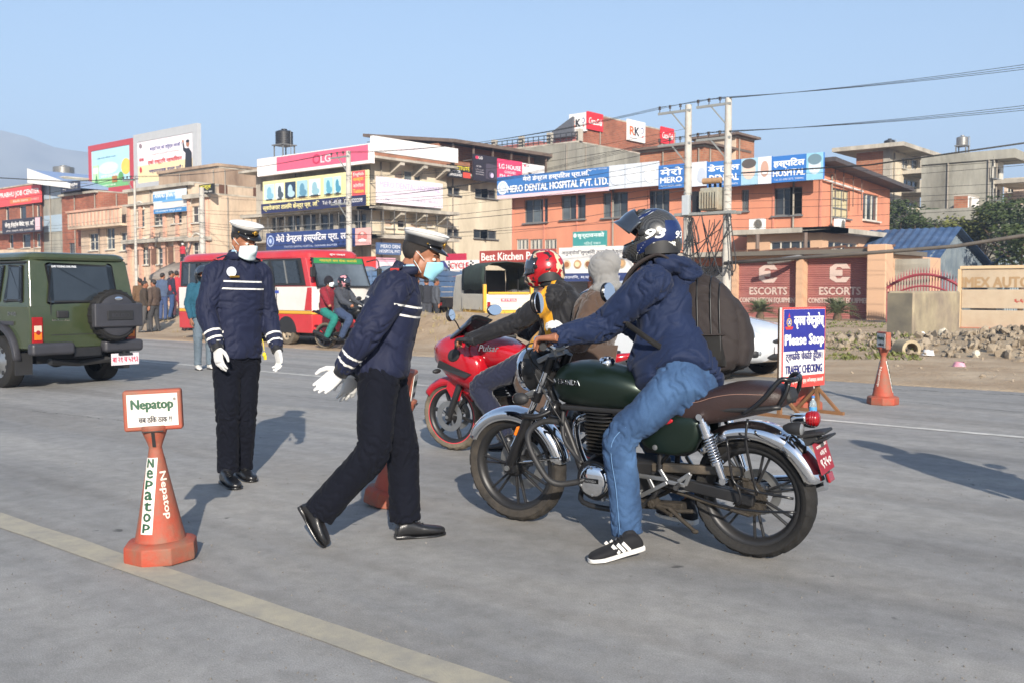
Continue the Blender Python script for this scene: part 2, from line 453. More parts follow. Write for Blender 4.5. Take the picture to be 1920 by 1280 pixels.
def brick(name,c1,c2,mortar,scale=5.5):
 m,n,L,b = node_mat(name)
 tc = n.new('ShaderNodeTexCoord')
 sx = n.new('ShaderNodeSeparateXYZ'); L.new(tc.outputs['Object'],sx.inputs[0])
 ad = n.new('ShaderNodeMath'); L.new(sx.outputs[0],ad.inputs[0]); L.new(sx.outputs[1],ad.inputs[1])
 cb = n.new('ShaderNodeCombineXYZ'); L.new(ad.outputs[0],cb.inputs[0]); L.new(sx.outputs[2],cb.inputs[1])
 t = n.new('ShaderNodeTexBrick'); t.inputs['Scale'].default_value = 1; t.inputs['Brick Width'].default_value = .46; t.inputs['Row Height'].default_value = .16
 t.inputs['Mortar Size'].default_value = .016; t.inputs['Color1'].default_value = (*lin(c1),1); t.inputs['Color2'].default_value = (*lin(c2),1); t.inputs['Mortar'].default_value = (*lin(mortar),1)
 L.new(cb.outputs[0],t.inputs['Vector'])
 x = n.new('ShaderNodeTexNoise'); x.inputs['Scale'].default_value = .6; x.inputs['Detail'].default_value = 6; L.new(tc.outputs['Object'],x.inputs['Vector'])
 r = n.new('ShaderNodeValToRGB'); e = r.color_ramp.elements; e[0].position,e[1].position = .3,.7; e[0].color = (.7,.68,.66,1); e[1].color = (1.15,1.12,1.1,1)
 L.new(x.outputs[0],r.inputs[0]); mx = n.new('ShaderNodeMix'); mx.data_type = 'RGBA'; mx.blend_type = 'MULTIPLY'; mx.inputs[0].default_value = 1
 L.new(t.outputs[0],mx.inputs[6]); L.new(r.outputs[0],mx.inputs[7]); L.new(mx.outputs[2],b.inputs['Base Color']); b.inputs['Roughness'].default_value = .9
 bp = n.new('ShaderNodeBump'); bp.inputs['Strength'].default_value = .5; bp.inputs['Distance'].default_value = .02; L.new(t.outputs['Fac'],bp.inputs['Height']); bp.invert = True
 L.new(bp.outputs[0],b.inputs['Normal']); return m
M_BRICK = brick('red_brick','#a35f45','#8c4e38','#8f7766')
M_BRICK2 = brick('orange_brick','#ad7355','#986148','#9c8570')
def wall_holes(b,o,u,w,h,holes,depth=.22):
 """wall sheet from o along u (unit), height h, with rectangular openings (u0,u1,z0,z1) and reveals going inwards"""
 o = Vector(o); u = Vector(u); nrm = Vector((u.y,-u.x,0)); z = Vector((0,0,1))
 us = sorted({0,w,*[q for r_ in holes for q in r_[:2]]}); zs = sorted({0,h,*[q for r_ in holes for q in r_[2:4]]})
 P = lambda a,c,d=0: o + u * a + z * c - nrm * d
 for i in range(len(us)-1):
  for j in range(len(zs)-1):
   a,c = (us[i]+us[i+1])/2,(zs[j]+zs[j+1])/2
   if any(r_[0] < a < r_[1] and r_[2] < c < r_[3] for r_ in holes): continue
   b.quad(P(us[i],zs[j]),P(us[i+1],zs[j]),P(us[i+1],zs[j+1]),P(us[i],zs[j+1]))
 for (u0,u1,z0,z1) in [r_[:4] for r_ in holes]:
  for (p,q) in (((u0,z0),(u1,z0)),((u1,z0),(u1,z1)),((u1,z1),(u0,z1)),((u0,z1),(u0,z0))):
   b.quad(P(*p),P(*q),P(*q,depth),P(*p,depth))
def window(parent,o,u,rect,depth=.14,cols=3,rows=1,fm=None,gm=None,bars=0,arch=False,openf=None,sill=True):
 """frame with mullions (part) and a pane for each light (sub-parts)"""
 o = Vector(o); u = Vector(u); nrm = Vector((u.y,-u.x,0)); z = Vector((0,0,1)); u0,u1,z0,z1 = rect[:4]
 P = lambda a,c,d=0: o + u * a + z * c - nrm * d
 b = MB(); t = .06
 def bar(p,q): b.bar(p,q,t,.07,up=nrm)
 bar(P(u0,z0 + t/2,depth),P(u1,z0 + t/2,depth)); bar(P(u0,z1 - t/2,depth),P(u1,z1 - t/2,depth))
 for i in range(cols + 1):
  a = u0 + t/2 + (u1 - u0 - t) * i / cols; bar(P(a,z0 + t,depth),P(a,z1 - t,depth))
 for i in range(1,rows):
  c = z0 + (z1 - z0) * i / rows; bar(P(u0 + t,c,depth - .004),P(u1 - t,c,depth - .004))
 if arch:
  pts = [P(u0 - .12 + (u1 - u0 + .24) * (0.5 - .5 * math.cos(math.pi * k / 10)),z1 + (u1 - u0) * .5 * math.sin(math.pi * k / 10),-.05) for k in range(11)]
  b.tube(pts,.08,5)
 if sill: b.bar(P(u0 - .08,z0 - .05,-.06),P(u1 + .08,z0 - .05,-.06),.2,.08)
 for i in range(bars):
  a = u0 + (u1 - u0) * (i + .5) / bars; b.bar(P(a,z0,depth - .09),P(a,z1,depth - .09),.025)
 w = b.build('window',fm or M_FRAMED,parent)
 for i in range(cols):
  a,c = u0 + (u1 - u0) * i / cols,u0 + (u1 - u0) * (i + 1) / cols
  g = MB()
  tl = random.uniform(-.012,.012)
  p = [P(a,z0,depth + .02 + tl),P(c,z0,depth + .02 - tl),P(c,z1,depth + .02 - tl),P(a,z1,depth + .02 + tl)]
  if openf == i:
   q = nrm * (c - a) * .8; p = [P(a,z0,depth) ,P(a,z0,depth) + q,P(a,z1,depth) + q,P(a,z1,depth)]
  g.quad(*p); g.quad(*[v - nrm * .012 for v in p])
  g.build('pane',random.choice(gm) if isinstance(gm,list) else (gm or M_GLASS),w)
 return w
def rectY(x0,y0,x1,y1,b):
 xm,ym = (x0+x1)/2,(y0+y1)/2
 return onY(x0,ym,b).x,onY(x1,ym,b).x,onY(xm,y1,b).z,onY(xm,y0,b).z
def rectX(x0,y0,x1,y1,a):
 xm,ym = (x0+x1)/2,(y0+y1)/2
 return onX(x0,ym,a).y,onX(x1,ym,a).y,onX(xm,y1,a).z,onX(xm,y0,a).z
class Bldg:
 """axis-aligned block: street face at y0 (towards the camera) and right flank at x1, both with real openings"""
 def __init__(s,name,label,x0,x1,y0,y1,h,m,front=(),side=(),z0=-.2,roof=True,mside=None,slope=0,cat='building',group=None):
  s.x0,s.x1,s.y0,s.y1,s.h,s.z0 = x0,x1,y0,y1,h,z0
  s.o = thing(name,label,cat,(0,0,0),group=group)
  F = [(r_[0]-x0,r_[1]-x0,r_[2]-z0,r_[3]-z0) for r_ in front]; S = [(r_[0]-y0,r_[1]-y0,r_[2]-z0,r_[3]-z0) for r_ in side]
  b = MB()
  wall_holes(b,(x0,y0,z0),(1,0,0),x1-x0,h-z0,F); b.m(1 if mside else 0)
  wall_holes(b,(x1,y0,z0),(0,1,0),y1-y0,h-z0,S); b.m(0)
  b.quad((x0,y1,z0),(x0,y0,z0),(x0,y0,h),(x0,y1,h)); b.quad((x1,y1,z0),(x0,y1,z0),(x0,y1,h),(x1,y1,h))
  s.wall = b.build('wall',[m,mside] if mside else m,s.o)
  # floors inside keep the sky from showing through the openings
  d = MB(); d.b2((x0 + .1,y0 + .8,z0),(x1 - .8,y1 - .1,h - .1)); d.build('interior',M_CONCD,s.o)
  for k,(px_,py_) in enumerate(((x0 + (x1-x0)*.93,y0 - .09),(x0 + (x1-x0)*.38,y0 - .09),(x1 + .09,y0 + (y1-y0)*.12))):
   if x1-x0 > 4 or k == 2: d = MB(); d.tube([(px_,py_,max(z0,0)),(px_,py_,h - .1)],.055,6); d.build('drain_pipe',M_PIPE,s.o,smooth=180)
  if roof:
   r_ = MB(); r_.b2((x0 - .02,y0 - .02,h),(x1 + .02,y1 + .02,h + .12)); r_.build('roof',M_CONC,s.o)
 def winF(s,rect,**k): return window(s.o,(s.x0,s.y0,0),(1,0,0),(rect[0]-s.x0,rect[1]-s.x0,rect[2],rect[3]),**k)
 def winS(s,rect,**k): return window(s.o,(s.x1,s.y0,0),(0,1,0),(rect[0]-s.y0,rect[1]-s.y0,rect[2],rect[3]),**k)
 def part(s,name,b,m,**k): return b.build(name,m,s.o,**k)
INK = {}
def ink(c,rough=.5):
 k = 'print_' + (c if isinstance(c,str) else '%.2f_%.2f_%.2f' % c).lstrip('#')
 return mat(k,c,rough,var=.05,vs=2)
def signboard(label,rect,plane,side='Y',base='#ffffff',items=(),depth=.14,off=.25,name='signboard',frame=None,group=None,stand=None):
 """rect = (x0,y0,x1,y1) picture extent on the plane; items in board units u 0..1, v 0..1 from the bottom"""
 if side == 'Y': a0,a1,z0,z1 = rectY(*rect,plane - off); loc = ((a0+a1)/2,plane - off,(z0+z1)/2); rz = 0
 else: a0,a1,z0,z1 = rectX(*rect,plane + off); loc = (plane + off,(a0+a1)/2,(z0+z1)/2); rz = math.pi/2
 w,h = a1 - a0,z1 - z0
 o = thing(name,label,'sign',loc,rz,group)
 bd = MB(); bd.b2((-w/2,0,-h/2),(w/2,depth,h/2)); bd.build('board',ink(base),o)
 if frame:
  f = MB(); t = frame[1]
  for (p,q) in (((-w/2-t,-h/2-t),(w/2+t,-h/2)),((-w/2-t,h/2),(w/2+t,h/2+t)),((-w/2-t,-h/2),(-w/2,h/2)),((w/2,-h/2),(w/2+t,h/2))):
   f.b2((p[0],-.05,p[1]),(q[0],depth+.05,q[1]))
  f.build('frame',ink(frame[0]),o)
 y = -.004
 # brackets back to the wall
 k = MB()
 for sx in (-.4,.4): k.bar((w*sx,depth,h*.3),(w*sx,depth+max(off-.05,.1),h*.3),.05)
 k.build('bracket',M_FRAMED,o)
 for it in items:
  if it[0] == 'r':
   _,u0,u1,v0,v1,c = it[:6]; q = MB(); X = lambda u: (u-.5)*w; Z = lambda v: (v-.5)*h
   q.b2((X(u0),y-.004,Z(v0)),(X(u1),y,Z(v1))); q.build('printed_panel',ink(c),o)
  elif it[0] == 'e':
   _,u,v,ru,rv,c = it[:6]; q = MB(); n = 20
   vs = [((u-.5)*w + ru*w*math.cos(6.2832*k/n),y,(v-.5)*h + rv*h*math.sin(6.2832*k/n)) for k in range(n)]
   q.add(vs + [(p[0],y-.004,p[2]) for p in vs],[tuple(range(n)),tuple(range(2*n-1,n-1,-1))] + [(k,(k+1) % n,(k+1) % n + n,k+n) for k in range(n)]); q.build('printed_shape',ink(c),o)
  elif it[0] == 'p':
   _,pts,c = it[:3]; q = MB(); n = len(pts)
   vs = [((u-.5)*w,y,(v-.5)*h) for u,v in pts]
   q.add(vs + [(p[0],y-.004,p[2]) for p in vs],[tuple(range(n)),tuple(range(2*n-1,n-1,-1))] + [(k,(k+1) % n,(k+1) % n + n,k+n) for k in range(n)]); q.build('printed_shape',ink(c),o)
  elif it[0] == 't':
   _,body,u,v,fw,fh,c = it[:7]; bold = it[7] if len(it) > 7 else 0; sl = it[8] if len(it) > 8 else 0
   text(o,body,((u-.5)*w,y-.003,(v-.5)*h),ink(c),fw*w,fh*h,bold*fh*h,sl)
  y -= .006
 return o
# ------------------------------------------------------------------ the houses, left to right
YX = lambda px,b: onY(px,500,b).x
YZ = lambda px,py,b: onY(px,py,b).z
# --- brick house with the job-centre sign (far left)
b0 = 45.0
xa,xb = YX(-60,b0),YX(77,b0)
rows = [rectY(x0,y0,x1,y1,b0) for (x0,y0,x1,y1) in ((10,388,17,414),(36,386,49,413),(68,384,76,410),(17,440,25,466),(41,439,57,465),(68,438,76,464))]
B = Bldg('brick_house','brick house under the red job centre sign, leftmost in the row',xa,xb,b0,b0 + 14,YZ(60,346,b0),M_BRICK,rows)
for r_ in rows: B.winF(r_,cols=1,fm=M_FRAMEW,gm=[M_GLASS,M_GLASS2])
q = MB(); q.b2((xa - .3,b0 - 1.0,YZ(40,437,b0)),(xb + .3,b0 - .002,YZ(40,433,b0))); B.part('ledge',q,M_CONC)
q = MB(); q.b2((xa,b0 - .05,-.2),(xb,b0 - .001,YZ(40,467,b0))); B.part('plaster_band',q,M_CREAM)
# --- narrow plaster house with the tilted blue roof
xc = YX(118,b0)
B = Bldg('plaster_house','narrow grey plaster house with a tilted blue and white roof',xb + .05,xc,b0 + .3,b0 + 14,YZ(97,335,b0),M_GREYW)
q = MB(); p = onY(72,320,b0); p2 = onY(150,348,b0)
q.prism([(p.x,p.z),(p2.x,p2.z),(p2.x,p2.z - .25),(p.x,p.z - 1.0)],'y',b0 - .9,b0 + 6); B.part('tilted_roof',q,ink('#7f93b4'))
q = MB(); q.prism([(p.x - .1,p.z + .1),(p2.x,p2.z + .1),(p2.x,p2.z - .35),(p.x - .1,p.z - 1.3)],'y',b0 - 1.05,b0 - .92); B.part('fascia',q,M_WHITE)
q = MB(); z_ = YZ(97,372,b0)
for k in range(2): q.b2((xb + .3,b0 + .24,z_ - k * 3.2),(xc - .2,b0 + .296,z_ + 1.6 - k * 3.2))
B.part('painted_panel',q,ink('#9fb0bd'))
# --- second brick house
xd = YX(187,b0)
rows = [rectY(129,398,139,424,b0),rectY(129,456,140,480,b0)]
B = Bldg('brick_house','narrow brick house beside the cream building with arched windows',xc + .05,xd,b0,b0 + 14,YZ(150,364,b0),M_BRICK,rows)
for r_ in rows: B.winF(r_,cols=2,fm=M_FRAMED)
q = MB(); q.b2((xc,b0 - .35,YZ(150,366,b0)),(xd,b0 - .002,YZ(150,362,b0))); B.part('cornice',q,M_CONC)
# --- ornate cream building, lower wing with balcony
b1 = 44.0
xe,xf = YX(153,b1),YX(250,b1)
rows = [rectY(167,438,184,470,b1),rectY(199,428,215,468,b1),rectY(226,436,243,470,b1),rectY(167,494,186,530,b1),rectY(210,494,232,530,b1)]
B = Bldg('cream_house','low stained cream wing with a broad balcony band',xe,xf,b1,b1 + 16,YZ(200,391,b1),M_CREAM,rows)
for r_ in rows: B.winF(r_,cols=2,rows=2,fm=M_FRAMEW,gm=[M_GLASS,M_GLASS2])
q = MB(); q.b2((xe - .2,b1 - 1.1,YZ(200,428,b1)),(xf,b1 - .003,YZ(200,424,b1))); q.b2((xe - .2,b1 - 1.1,YZ(200,424,b1)),(xf,b1 - .95,YZ(200,396,b1))); B.part('balcony',q,M_CREAM)
q = MB()
for i in range(14):
 x_ = xe + (xf - xe) * (i + .5) / 14; q.b2((x_ - .1,b1 - 1.17,YZ(200,422,b1)),(x_ + .1,b1 - 1.102,YZ(200,399,b1)))
q.b2((xe - .3,b1 - 1.25,YZ(200,397,b1)),(xf,b1 - .9,YZ(200,393,b1))); B.part('moulding',q,M_PINKC)
# main ornate block
xg = YX(372,b1)
w1 = [(263,395,279,427),(295,401,316,424),(331,397,349,420)]; w2 = [(271,464,288,497),(303,463,320,496),(335,462,350,495)]; w3 = [(262,520,282,556),(300,518,330,560)]
rows = [rectY(*r_,b1) for r_ in w1 + w2 + w3]
B = Bldg('ornate_building','ornate cream building with rows of arched shuttered windows and stains',xf + .03,xg,b1 - .4,b1 + 16,YZ(310,352,b1),M_CREAM,rows)
B.y0 = b1 - .4
for i,r_ in enumerate(rows):
 B.winF(r_,cols=2,rows=3,fm=M_FRAMEW,arch=i in (0,3,4,5),gm=[M_GLASS,M_GLASS2])
 if i in (3,4,5):
  for sx,xx in ((-1,r_[0]),(1,r_[1])):
   q = MB(); q.box((xx + sx * .22,b1 - .58,(r_[2] + r_[3]) / 2),(.42,.05,r_[3] - r_[2]),(0,0,sx * -.5)); B.part('shutter',q,M_WOODF)
q = MB(); zc = YZ(310,451,b1)
q.b2((xf,b1 - 1.1,zc - .2),(xg + .3,b1 - .403,zc + .12)); q.b2((xf,b1 - .75,YZ(310,383,b1)),(xg,b1 - .403,YZ(310,379,b1)))
q.b2((xf - .1,b1 - .8,YZ(310,356,b1)),(xg + .2,b1 - .403,YZ(310,350,b1))); B.part('cornice',q,M_CONC)
for i in range(6):
 x_ = xf + .3 + (xg - xf - .6) * i / 5; q = MB(); q.b2((x_ - .22,b1 - .58,-.1),(x_ + .22,b1 - .404,zc - .21)); q.b2((x_ - .3,b1 - .66,zc - .7),(x_ + .3,b1 - .406,zc - .22))
 q.b2((x_ - .18,b1 - .56,zc + .13),(x_ + .18,b1 - .405,YZ(310,384,b1))); B.part('pilaster',q,M_PINKC)
# rounded corner tower
xh = YX(412,b1)
rows = [rectY(377,388,397,419,b1),rectY(378,455,396,488,b1)]
B = Bldg('corner_tower','pale corner tower with a white cross-barred arched window',xg + .06,xh,b1 - .8,b1 + 12,YZ(392,368,b1),M_CREAM,rows)
for r_ in rows: B.winF(r_,cols=2,rows=2,fm=M_FRAMEW,arch=True)
for x_ in (xg + .25,xh - .25):
 q = MB(); q.cyl((x_,b1 - .85,0),(x_,b1 - .85,YZ(392,372,b1)),.2,n=12); B.part('column',q,M_PINKC,smooth=40)
q = MB(); q.b2((xg - .1,b1 - 1.3,YZ(392,374,b1)),(xh + .2,b1 - .81,YZ(392,366,b1))); q.b2((xg - .1,b1 - 1.2,zc - .3),(xh + .2,b1 - .81,zc)); B.part('cornice',q,M_CONC)
# street awnings in front of the ornate building
for (x0,x1,c,lb) in ((283,318,'#8f857a','drooping grey canvas awning over a shop front'),(318,345,'#a89488','faded pinkish canvas awning beside the bus')):
 q = MB(); a_,c_ = onY(x0,524,41.5),onY(x1,524,41.5)
 pts = []
 for k in range(9):
  t = k / 8; x_ = a_.x + (c_.x - a_.x) * t; sag = .12 * math.sin(t * math.pi * 3) ** 2
  pts.append([(x_,43.6,3.6),(x_,42.4,3.1 - sag),(x_,41.4,2.5 - sag),(x_,41.35,2.2 - sag)])
 q.loft(pts,caps=False,closed_ring=False); o = q.build('shop_awning',mat('canvas_' + c[1:],c,.9,var=.2,vs=1),smooth=60)
 md = o.modifiers.new('s','SOLIDIFY'); md.thickness = .03; tag(o,lb,'awning')
# --- brown upper storey on the flank (right side wall visible)
xi = YX(413,46.0)
side = [rectX(430,350,470,386,xi)]
B = Bldg('brown_house','old brown plaster house with an overhanging top storey',xi - 9,xi,46.0,onX(492,400,xi).y,onX(410,315,xi).z,M_OLDB,(),side)
B.winS(side[0],cols=3,fm=M_FRAMEW,gm=[mat('teal_curtain_glass','#5c8a86',.3,var=.2,vs=2),M_GLASS2])
for yy in (side[0][0] - .6,side[0][1] + .6):
 q = MB(); q.box((xi + .05,yy,(side[0][2] + side[0][3]) / 2),(.06,.75,side[0][3] - side[0][2])); B.part('shutter',q,M_WOODF)
q = MB(); zz = onX(450,408,xi).z; q.b2((xi - 9,45.6,zz - .3),(xi + .5,B.y1,zz)); B.part('overhang',q,M_CONCD)
q = MB(); q.b2((xi - 9,45.8,B.h + .13),(xi + .1,B.y1 + .1,B.h + .35)); B.part('parapet',q,M_OLDB)
# --- corner building covered in signs
b2 = 46.5
xj,xk = YX(482,b2),YX(696,b2)
y2b = onX(838,400,xk).y
hE = YZ(690,300,b2)
fr = [rectY(x0,402,x1,433,b2) for x0,x1 in ((510,532),(540,562),(568,592),(600,625),(632,656),(664,686))] + [rectY(x0,472,x1,508,b2) for x0,x1 in ((505,545),(560,600),(615,650))]
sd = [rectX(740,319,757,338,xk),rectX(758,321,775,340,xk),rectX(777,323,791,340,xk)] + [rectX(a,c,d,e,xk) for a,c,d,e in ((722,411,738,427),(746,413,760,428),(770,414,790,430),(800,416,812,426))]
B = Bldg('corner_building','grey concrete corner building carrying the pink fascia sign',xj,xk,b2,y2b,hE,M_CONC,fr,sd,mside=M_BEIGE)
EB = B
for r_ in fr: B.winF(r_,cols=2,fm=M_FRAMED,gm=[M_GLASS,M_GLASS,M_GLASS2])
for r_ in sd: B.winS(r_,cols=1,fm=M_FRAMEW,gm=[M_GLASS,M_GLASS2,mat('curtain_glass','#c0a894',.4,var=.2,vs=3)])
q = MB(); q.b2((xj - .6,b2 - 1.2,hE - .05),(xk + 1.2,y2b,hE + .12)); B.part('roof_slab',q,M_CONC)
q = MB(); z1,z2 = YZ(690,392,b2),YZ(690,445,b2)
for zz in (z1,z2): q.b2((xj - .3,b2 - 1.3,zz - .12),(xk + 1.3,b2 - .003,zz + .12)); q.b2((xk + .003,b2 - 1.3,zz - .12),(xk + 1.3,y2b,zz + .12))
B.part('floor_slab',q,M_CONC)
for k in range(3):
 for zz in (hE - .05,z1 - .12):
  yy = b2 + 2 + k * (y2b - b2 - 3) / 2; q = MB(); q.prism([(xk + .003,zz - .8),(xk + .003,zz),(xk + 1.1,zz),(xk + 1.1,zz - .25)],'y',yy - .2,yy + .2)
  B.part('corbel',q,M_CONC)
q = MB()
for k in range(14):
 x_ = xj + (xk - xj) * k / 13; q.bar((x_,b2 - 1.15,z2 + .12),(x_,b2 - 1.15,z1 - .12),.04)
for k in range(8):
 y_ = b2 - 1 + (y2b - b2) * k / 7.2; q.bar((xk + 1.2,y_,z2 + .12),(xk + 1.2,y_,z1 - .12),.04)
q.bar((xj,b2 - 1.15,z2 + 1.0),(xk + 1.2,b2 - 1.15,z2 + 1.0),.04); q.bar((xk + 1.2,b2 - 1.15,z2 + 1.0),(xk + 1.2,y2b,z2 + 1.0),.04)
B.part('railing',q,M_FRAMED)
signboard('long pink and white rooftop fascia sign with raised LG letters',(482,284,694,319),b2,'Y','#e6dfdc',[
 ('r',.19,.985,.16,.95,'#e2607c'),('e',.555,.55,.035,.27,'#b92f52'),('e',.555,.55,.022,.17,'#e2607c'),('t','LG',.635,.53,.085,.4,'#d8ccd0',.05)],off=1.35,depth=.4)
signboard('blank white rooftop board on the corner building flank',(700,267,859,295),xk,'X','#dedbd8',[('r',.25,.75,.2,.7,'#e0d8da')],off=1.3,depth=.3)
pics = []
for k,(u0,u1,c,c2) in enumerate(((.015,.12,'#bcd6dc','#7fb0c4'),(.135,.22,'#d6e3e2','#4a5560'),(.235,.34,'#2c3c56','#a9c6d4'),(.355,.46,'#9cc2cf','#5d8ca4'),(.475,.585,'#cfe0e2','#8ab0bc'),(.62,.70,'#a8d0d8','#5f9fb4'),(.71,.78,'#b9d9d6','#4b8ea8'))):
 pics += [('r',u0,u1,.42,.9,c),('e',(u0+u1)/2,.66,(u1-u0)*.22,.16,c2),('e',(u0+u1)/2 + .01,.54,(u1-u0)*.34,.1,c2),('r',u0 + .02,u1 - .02,.40,.44,'#2d3340')]
signboard('wide yellow training centre banner with photo panels and a navy text band',(493,330,690,394),b2,'Y','#e2d9a0',pics + [
 ('r',.0,1.0,0,.30,'#2b2f55'),('t','स्वरोजगार तालिम केन्द्र प्रा. लि.',.30,.16,.56,.21,'#e8dd9a',.03),('t','Tel: 01-4528  9741420208',.79,.17,.36,.11,'#d9d9d9',.03),('t','तालिम र रोजगारीको ग्यारेन्टी',.33,.355,.5,.05,'#b06a3a'),
 ('r',.88,.995,.3,.98,'#d9555c'),('t','English',.938,.88,.09,.12,'#f0d9d0',.03),('t','कक्षा',.938,.73,.09,.11,'#f2c94c',.03),('t','कोरियन',.938,.58,.09,.11,'#f0d9d0',.03),('t','Tuition',.938,.42,.09,.11,'#f2c94c',.03)],off=1.4)
signboard('long navy hospital sign with white letters above the bus roof',(499,433,665,466),b2,'Y','#2a3e74',[
 ('e',.055,.52,.042,.34,'#aebfe0'),('e',.055,.52,.032,.26,'#41578f'),('e',.055,.52,.016,.14,'#aebfe0'),('t','मेरो डेन्टल हस्पिटल प्रा. लि.',.545,.60,.84,.56,'#e6e6ea',.035),('t','TRUSTED DENTAL HOSPITAL - GONGABU BUS PARK',.52,.14,.6,.1,'#b9c3dc',.03)],off=1.5)
signboard('small pink dental poster beside the concrete pole',(666,428,693,460),b2,'Y','#d9a9a4',[('e',.5,.5,.34,.3,'#c2726c'),('p',[(.2,.3),(.5,.42),(.8,.3),(.7,.2),(.3,.2)],'#e6dcd8'),('e',.5,.66,.12,.1,'#e8c3ba')],off=1.5)
signboard('sun-bleached dental hospital banner on the flank balcony',(707,338,830,386),xk,'X','#ddd3dc',[('t','MERO DENTAL HOSPITAL',.5,.72,.92,.22,'#bfaed0',.03),('r',.05,.95,.42,.46,'#cfc0cf'),('p',[(.1,.2),(.16,.12),(.22,.24),(.18,.16)],'#8c86a0'),('t','01-4528121  9851012',.72,.22,.4,.1,'#a79aac')],off=1.35)
signboard('small blue grey dental sign beside the railing',(707,456,752,478),xk,'X','#4c6288',[('t','MERO DEN',.55,.7,.8,.3,'#d4d8e0',.03),('t','HOSPITAL PVT',.52,.28,.85,.26,'#d4d8e0',.03)],off=1.3)
signboard('pink shop sign below the corner building balcony',(706,484,742,510),xk,'X','#d8a3b4',[('r',.1,.9,.3,.7,'#e8d3da')],off=1.3)
signboard('plain red shop sign by the front of the bus',(664,482,702,504),b2,'Y','#c93a36',[],off=2.2)
signboard('reddish shop sign strip below the navy hospital sign',(520,470,650,481),b2,'Y','#c08478',[('t','मेडिकल हल एण्ड क्लिनिक',.5,.5,.8,.6,'#e3cfc6',.02)],off=1.5)
# black water tank and solar panel on that roof
def tank(label,px0,py0,px1,py1,Y,m,stand=None,ribs=7):
 x0,x1,z0,z1 = rectY(px0,py0,px1,py1,Y); r = (x1 - x0) / 2 * .78; h = z1 - z0
 o = thing('water_tank',label,'water tank',((x0 + x1) / 2,Y,z0))
 prof = [(0,0),(r,0)]
 for k in range(ribs):
  z_ = h * .82 * k / ribs; d = h * .82 / ribs; prof += [(r,z_ + d * .15),(r * .96,z_ + d * .3),(r * .96,z_ + d * .75),(r,z_ + d * .9)]
 prof += [(r,h * .84),(r * .72,h * .93),(r * .3,h * .96),(r * .3,h),(0,h)]
 q = MB(); q.lathe(prof,n=24); q.build('tank_body',m,o,smooth=40)
 q = MB(); q.lathe([(0,h + .003),(r * .34,h + .003),(r * .34,h + .06),(0,h + .08)],n=16); q.build('lid',m,o,smooth=40)
 q = MB(); q.tube([(r * 1.02,0,h * .9),(r * 1.2,0,h * .85),(r * 1.2,0,-(stand or .5))],.03,6); q.build('pipe',M_FRAMED,o)
 if stand:
  q = MB()
  for sx in (-1,1):
   for sy in (-1,1): q.bar((sx * r * .8,sy * r * .8,-stand),(sx * r * .8,sy * r * .8,-.09),.08)
  q.b2((-r,-r,-.09),(r,r,-.005)); q.build('stand',M_FRAMED,o)
 return o
M_TANKB = mat('black_plastic',(.022,.022,.024),.45,var=.2)
M_TANKG = mat('steel_tank','#9a9a98',.35,metal=.6,var=.15,dirt=.4)
Yt = b2 + 3
tank('ribbed black water tank on a stand above the pink fascia sign',520,244,546,272,Yt,M_TANKB,stand=onY(532,272,Yt).z - hE)
o = thing('solar_heater','tilted solar water heater panel below the black tank','solar panel',(onY(526,285,Yt - 1).x,Yt - 1.2,hE + .12))
q = MB(); q.box((0,0,.75),(1.7,1.9,.07),(R(38),0,0)); q.build('panel',mat('solar_glass',(.03,.04,.06),.15),o)
q = MB()
for k in range(9): q.box((-.76 + k * .19,-.02,.8),(.03,1.85,.05),(R(38),0,0))
q.build('tube_row',M_FRAMED,o)
q = MB()
for sx in (-.7,.7): q.bar((sx,.6,0),(sx,.6,1.15),.05); q.bar((sx,-.6,0),(sx,-.6,.35),.05)
q.build('stand',M_FRAMED,o)
tank('pale grey water tank behind the tilted blue roof',108,312,131,329,b0 + 5,M_TANKG,stand=2.2)
# signs of the left houses
signboard('red job centre sign on the brick house',(-58,356,76,388),b0,'Y','#d84f50',[('t','PRABHU JOB CENTER',.72,.63,.53,.36,'#f0e6e2',.04),('r',.6,.88,.12,.34,'#e07a48'),('t','वैदेशिक रोजगार',.74,.23,.2,.14,'#f3d9c8',.02),('t','01-436512',.93,.23,.1,.13,'#f3d9c8')],off=.3)
signboard('black sign with white script under the job centre windows',(4,410,77,437),b0,'Y','#34323c',[('t','सेन्चु ईन्द्रेस बैंकेट प्रा. लि.',.46,.60,.76,.44,'#e6e2dd',.04),('t','तीज, पास्नी, बिहे व्यवस्था',.46,.18,.7,.18,'#cfc9c4',.02),('r',.86,.98,.1,.95,'#d8b8c0')],off=1.1)
signboard('small navy sign under the tilted blue roof',(114,342,148,359),b0,'Y','#2c3046',[('t','सेन्चु ईन्द्रेस',.5,.66,.86,.42,'#e8e4e0',.04),('t','बैंकेट प्रा. लि.',.68,.26,.5,.24,'#d8d4d0',.03),('t','सेवा',.2,.22,.2,.2,'#d8d4d0',.03)],off=.9)
signboard('blue and white striped sign on the ornate building parapet',(287,357,347,379),b1 - .4,'Y','#c7d3dd',[('r',0,.42,.15,.75,'#4f8fc4'),('r',.45,.7,.2,.8,'#5d9acb'),('t','ANAND SINAI HOTEL',.5,.62,.9,.38,'#ecf0f4',.03),('r',.3,1,.02,.2,'#6aa4d2')],off=.5)
signboard('thin blue banner strip over the ornate building windows',(288,379,350,399),b1 - .4,'Y','#d5d2cc',[('r',0,1,0,.42,'#3f7fb8'),('t','भोजनालय एण्ड लज',.45,.2,.8,.28,'#dfe8ee',.02)],off=.5)
signboard('small black sign with yellow script on the corner tower',(373,346,400,364),b1 - .8,'Y','#23221f',[('t','दन्त',.45,.64,.78,.46,'#d9cf4a',.05),('t','क्लिनिक सेवा',.5,.2,.85,.24,'#d6d2c8',.03)],off=.5)
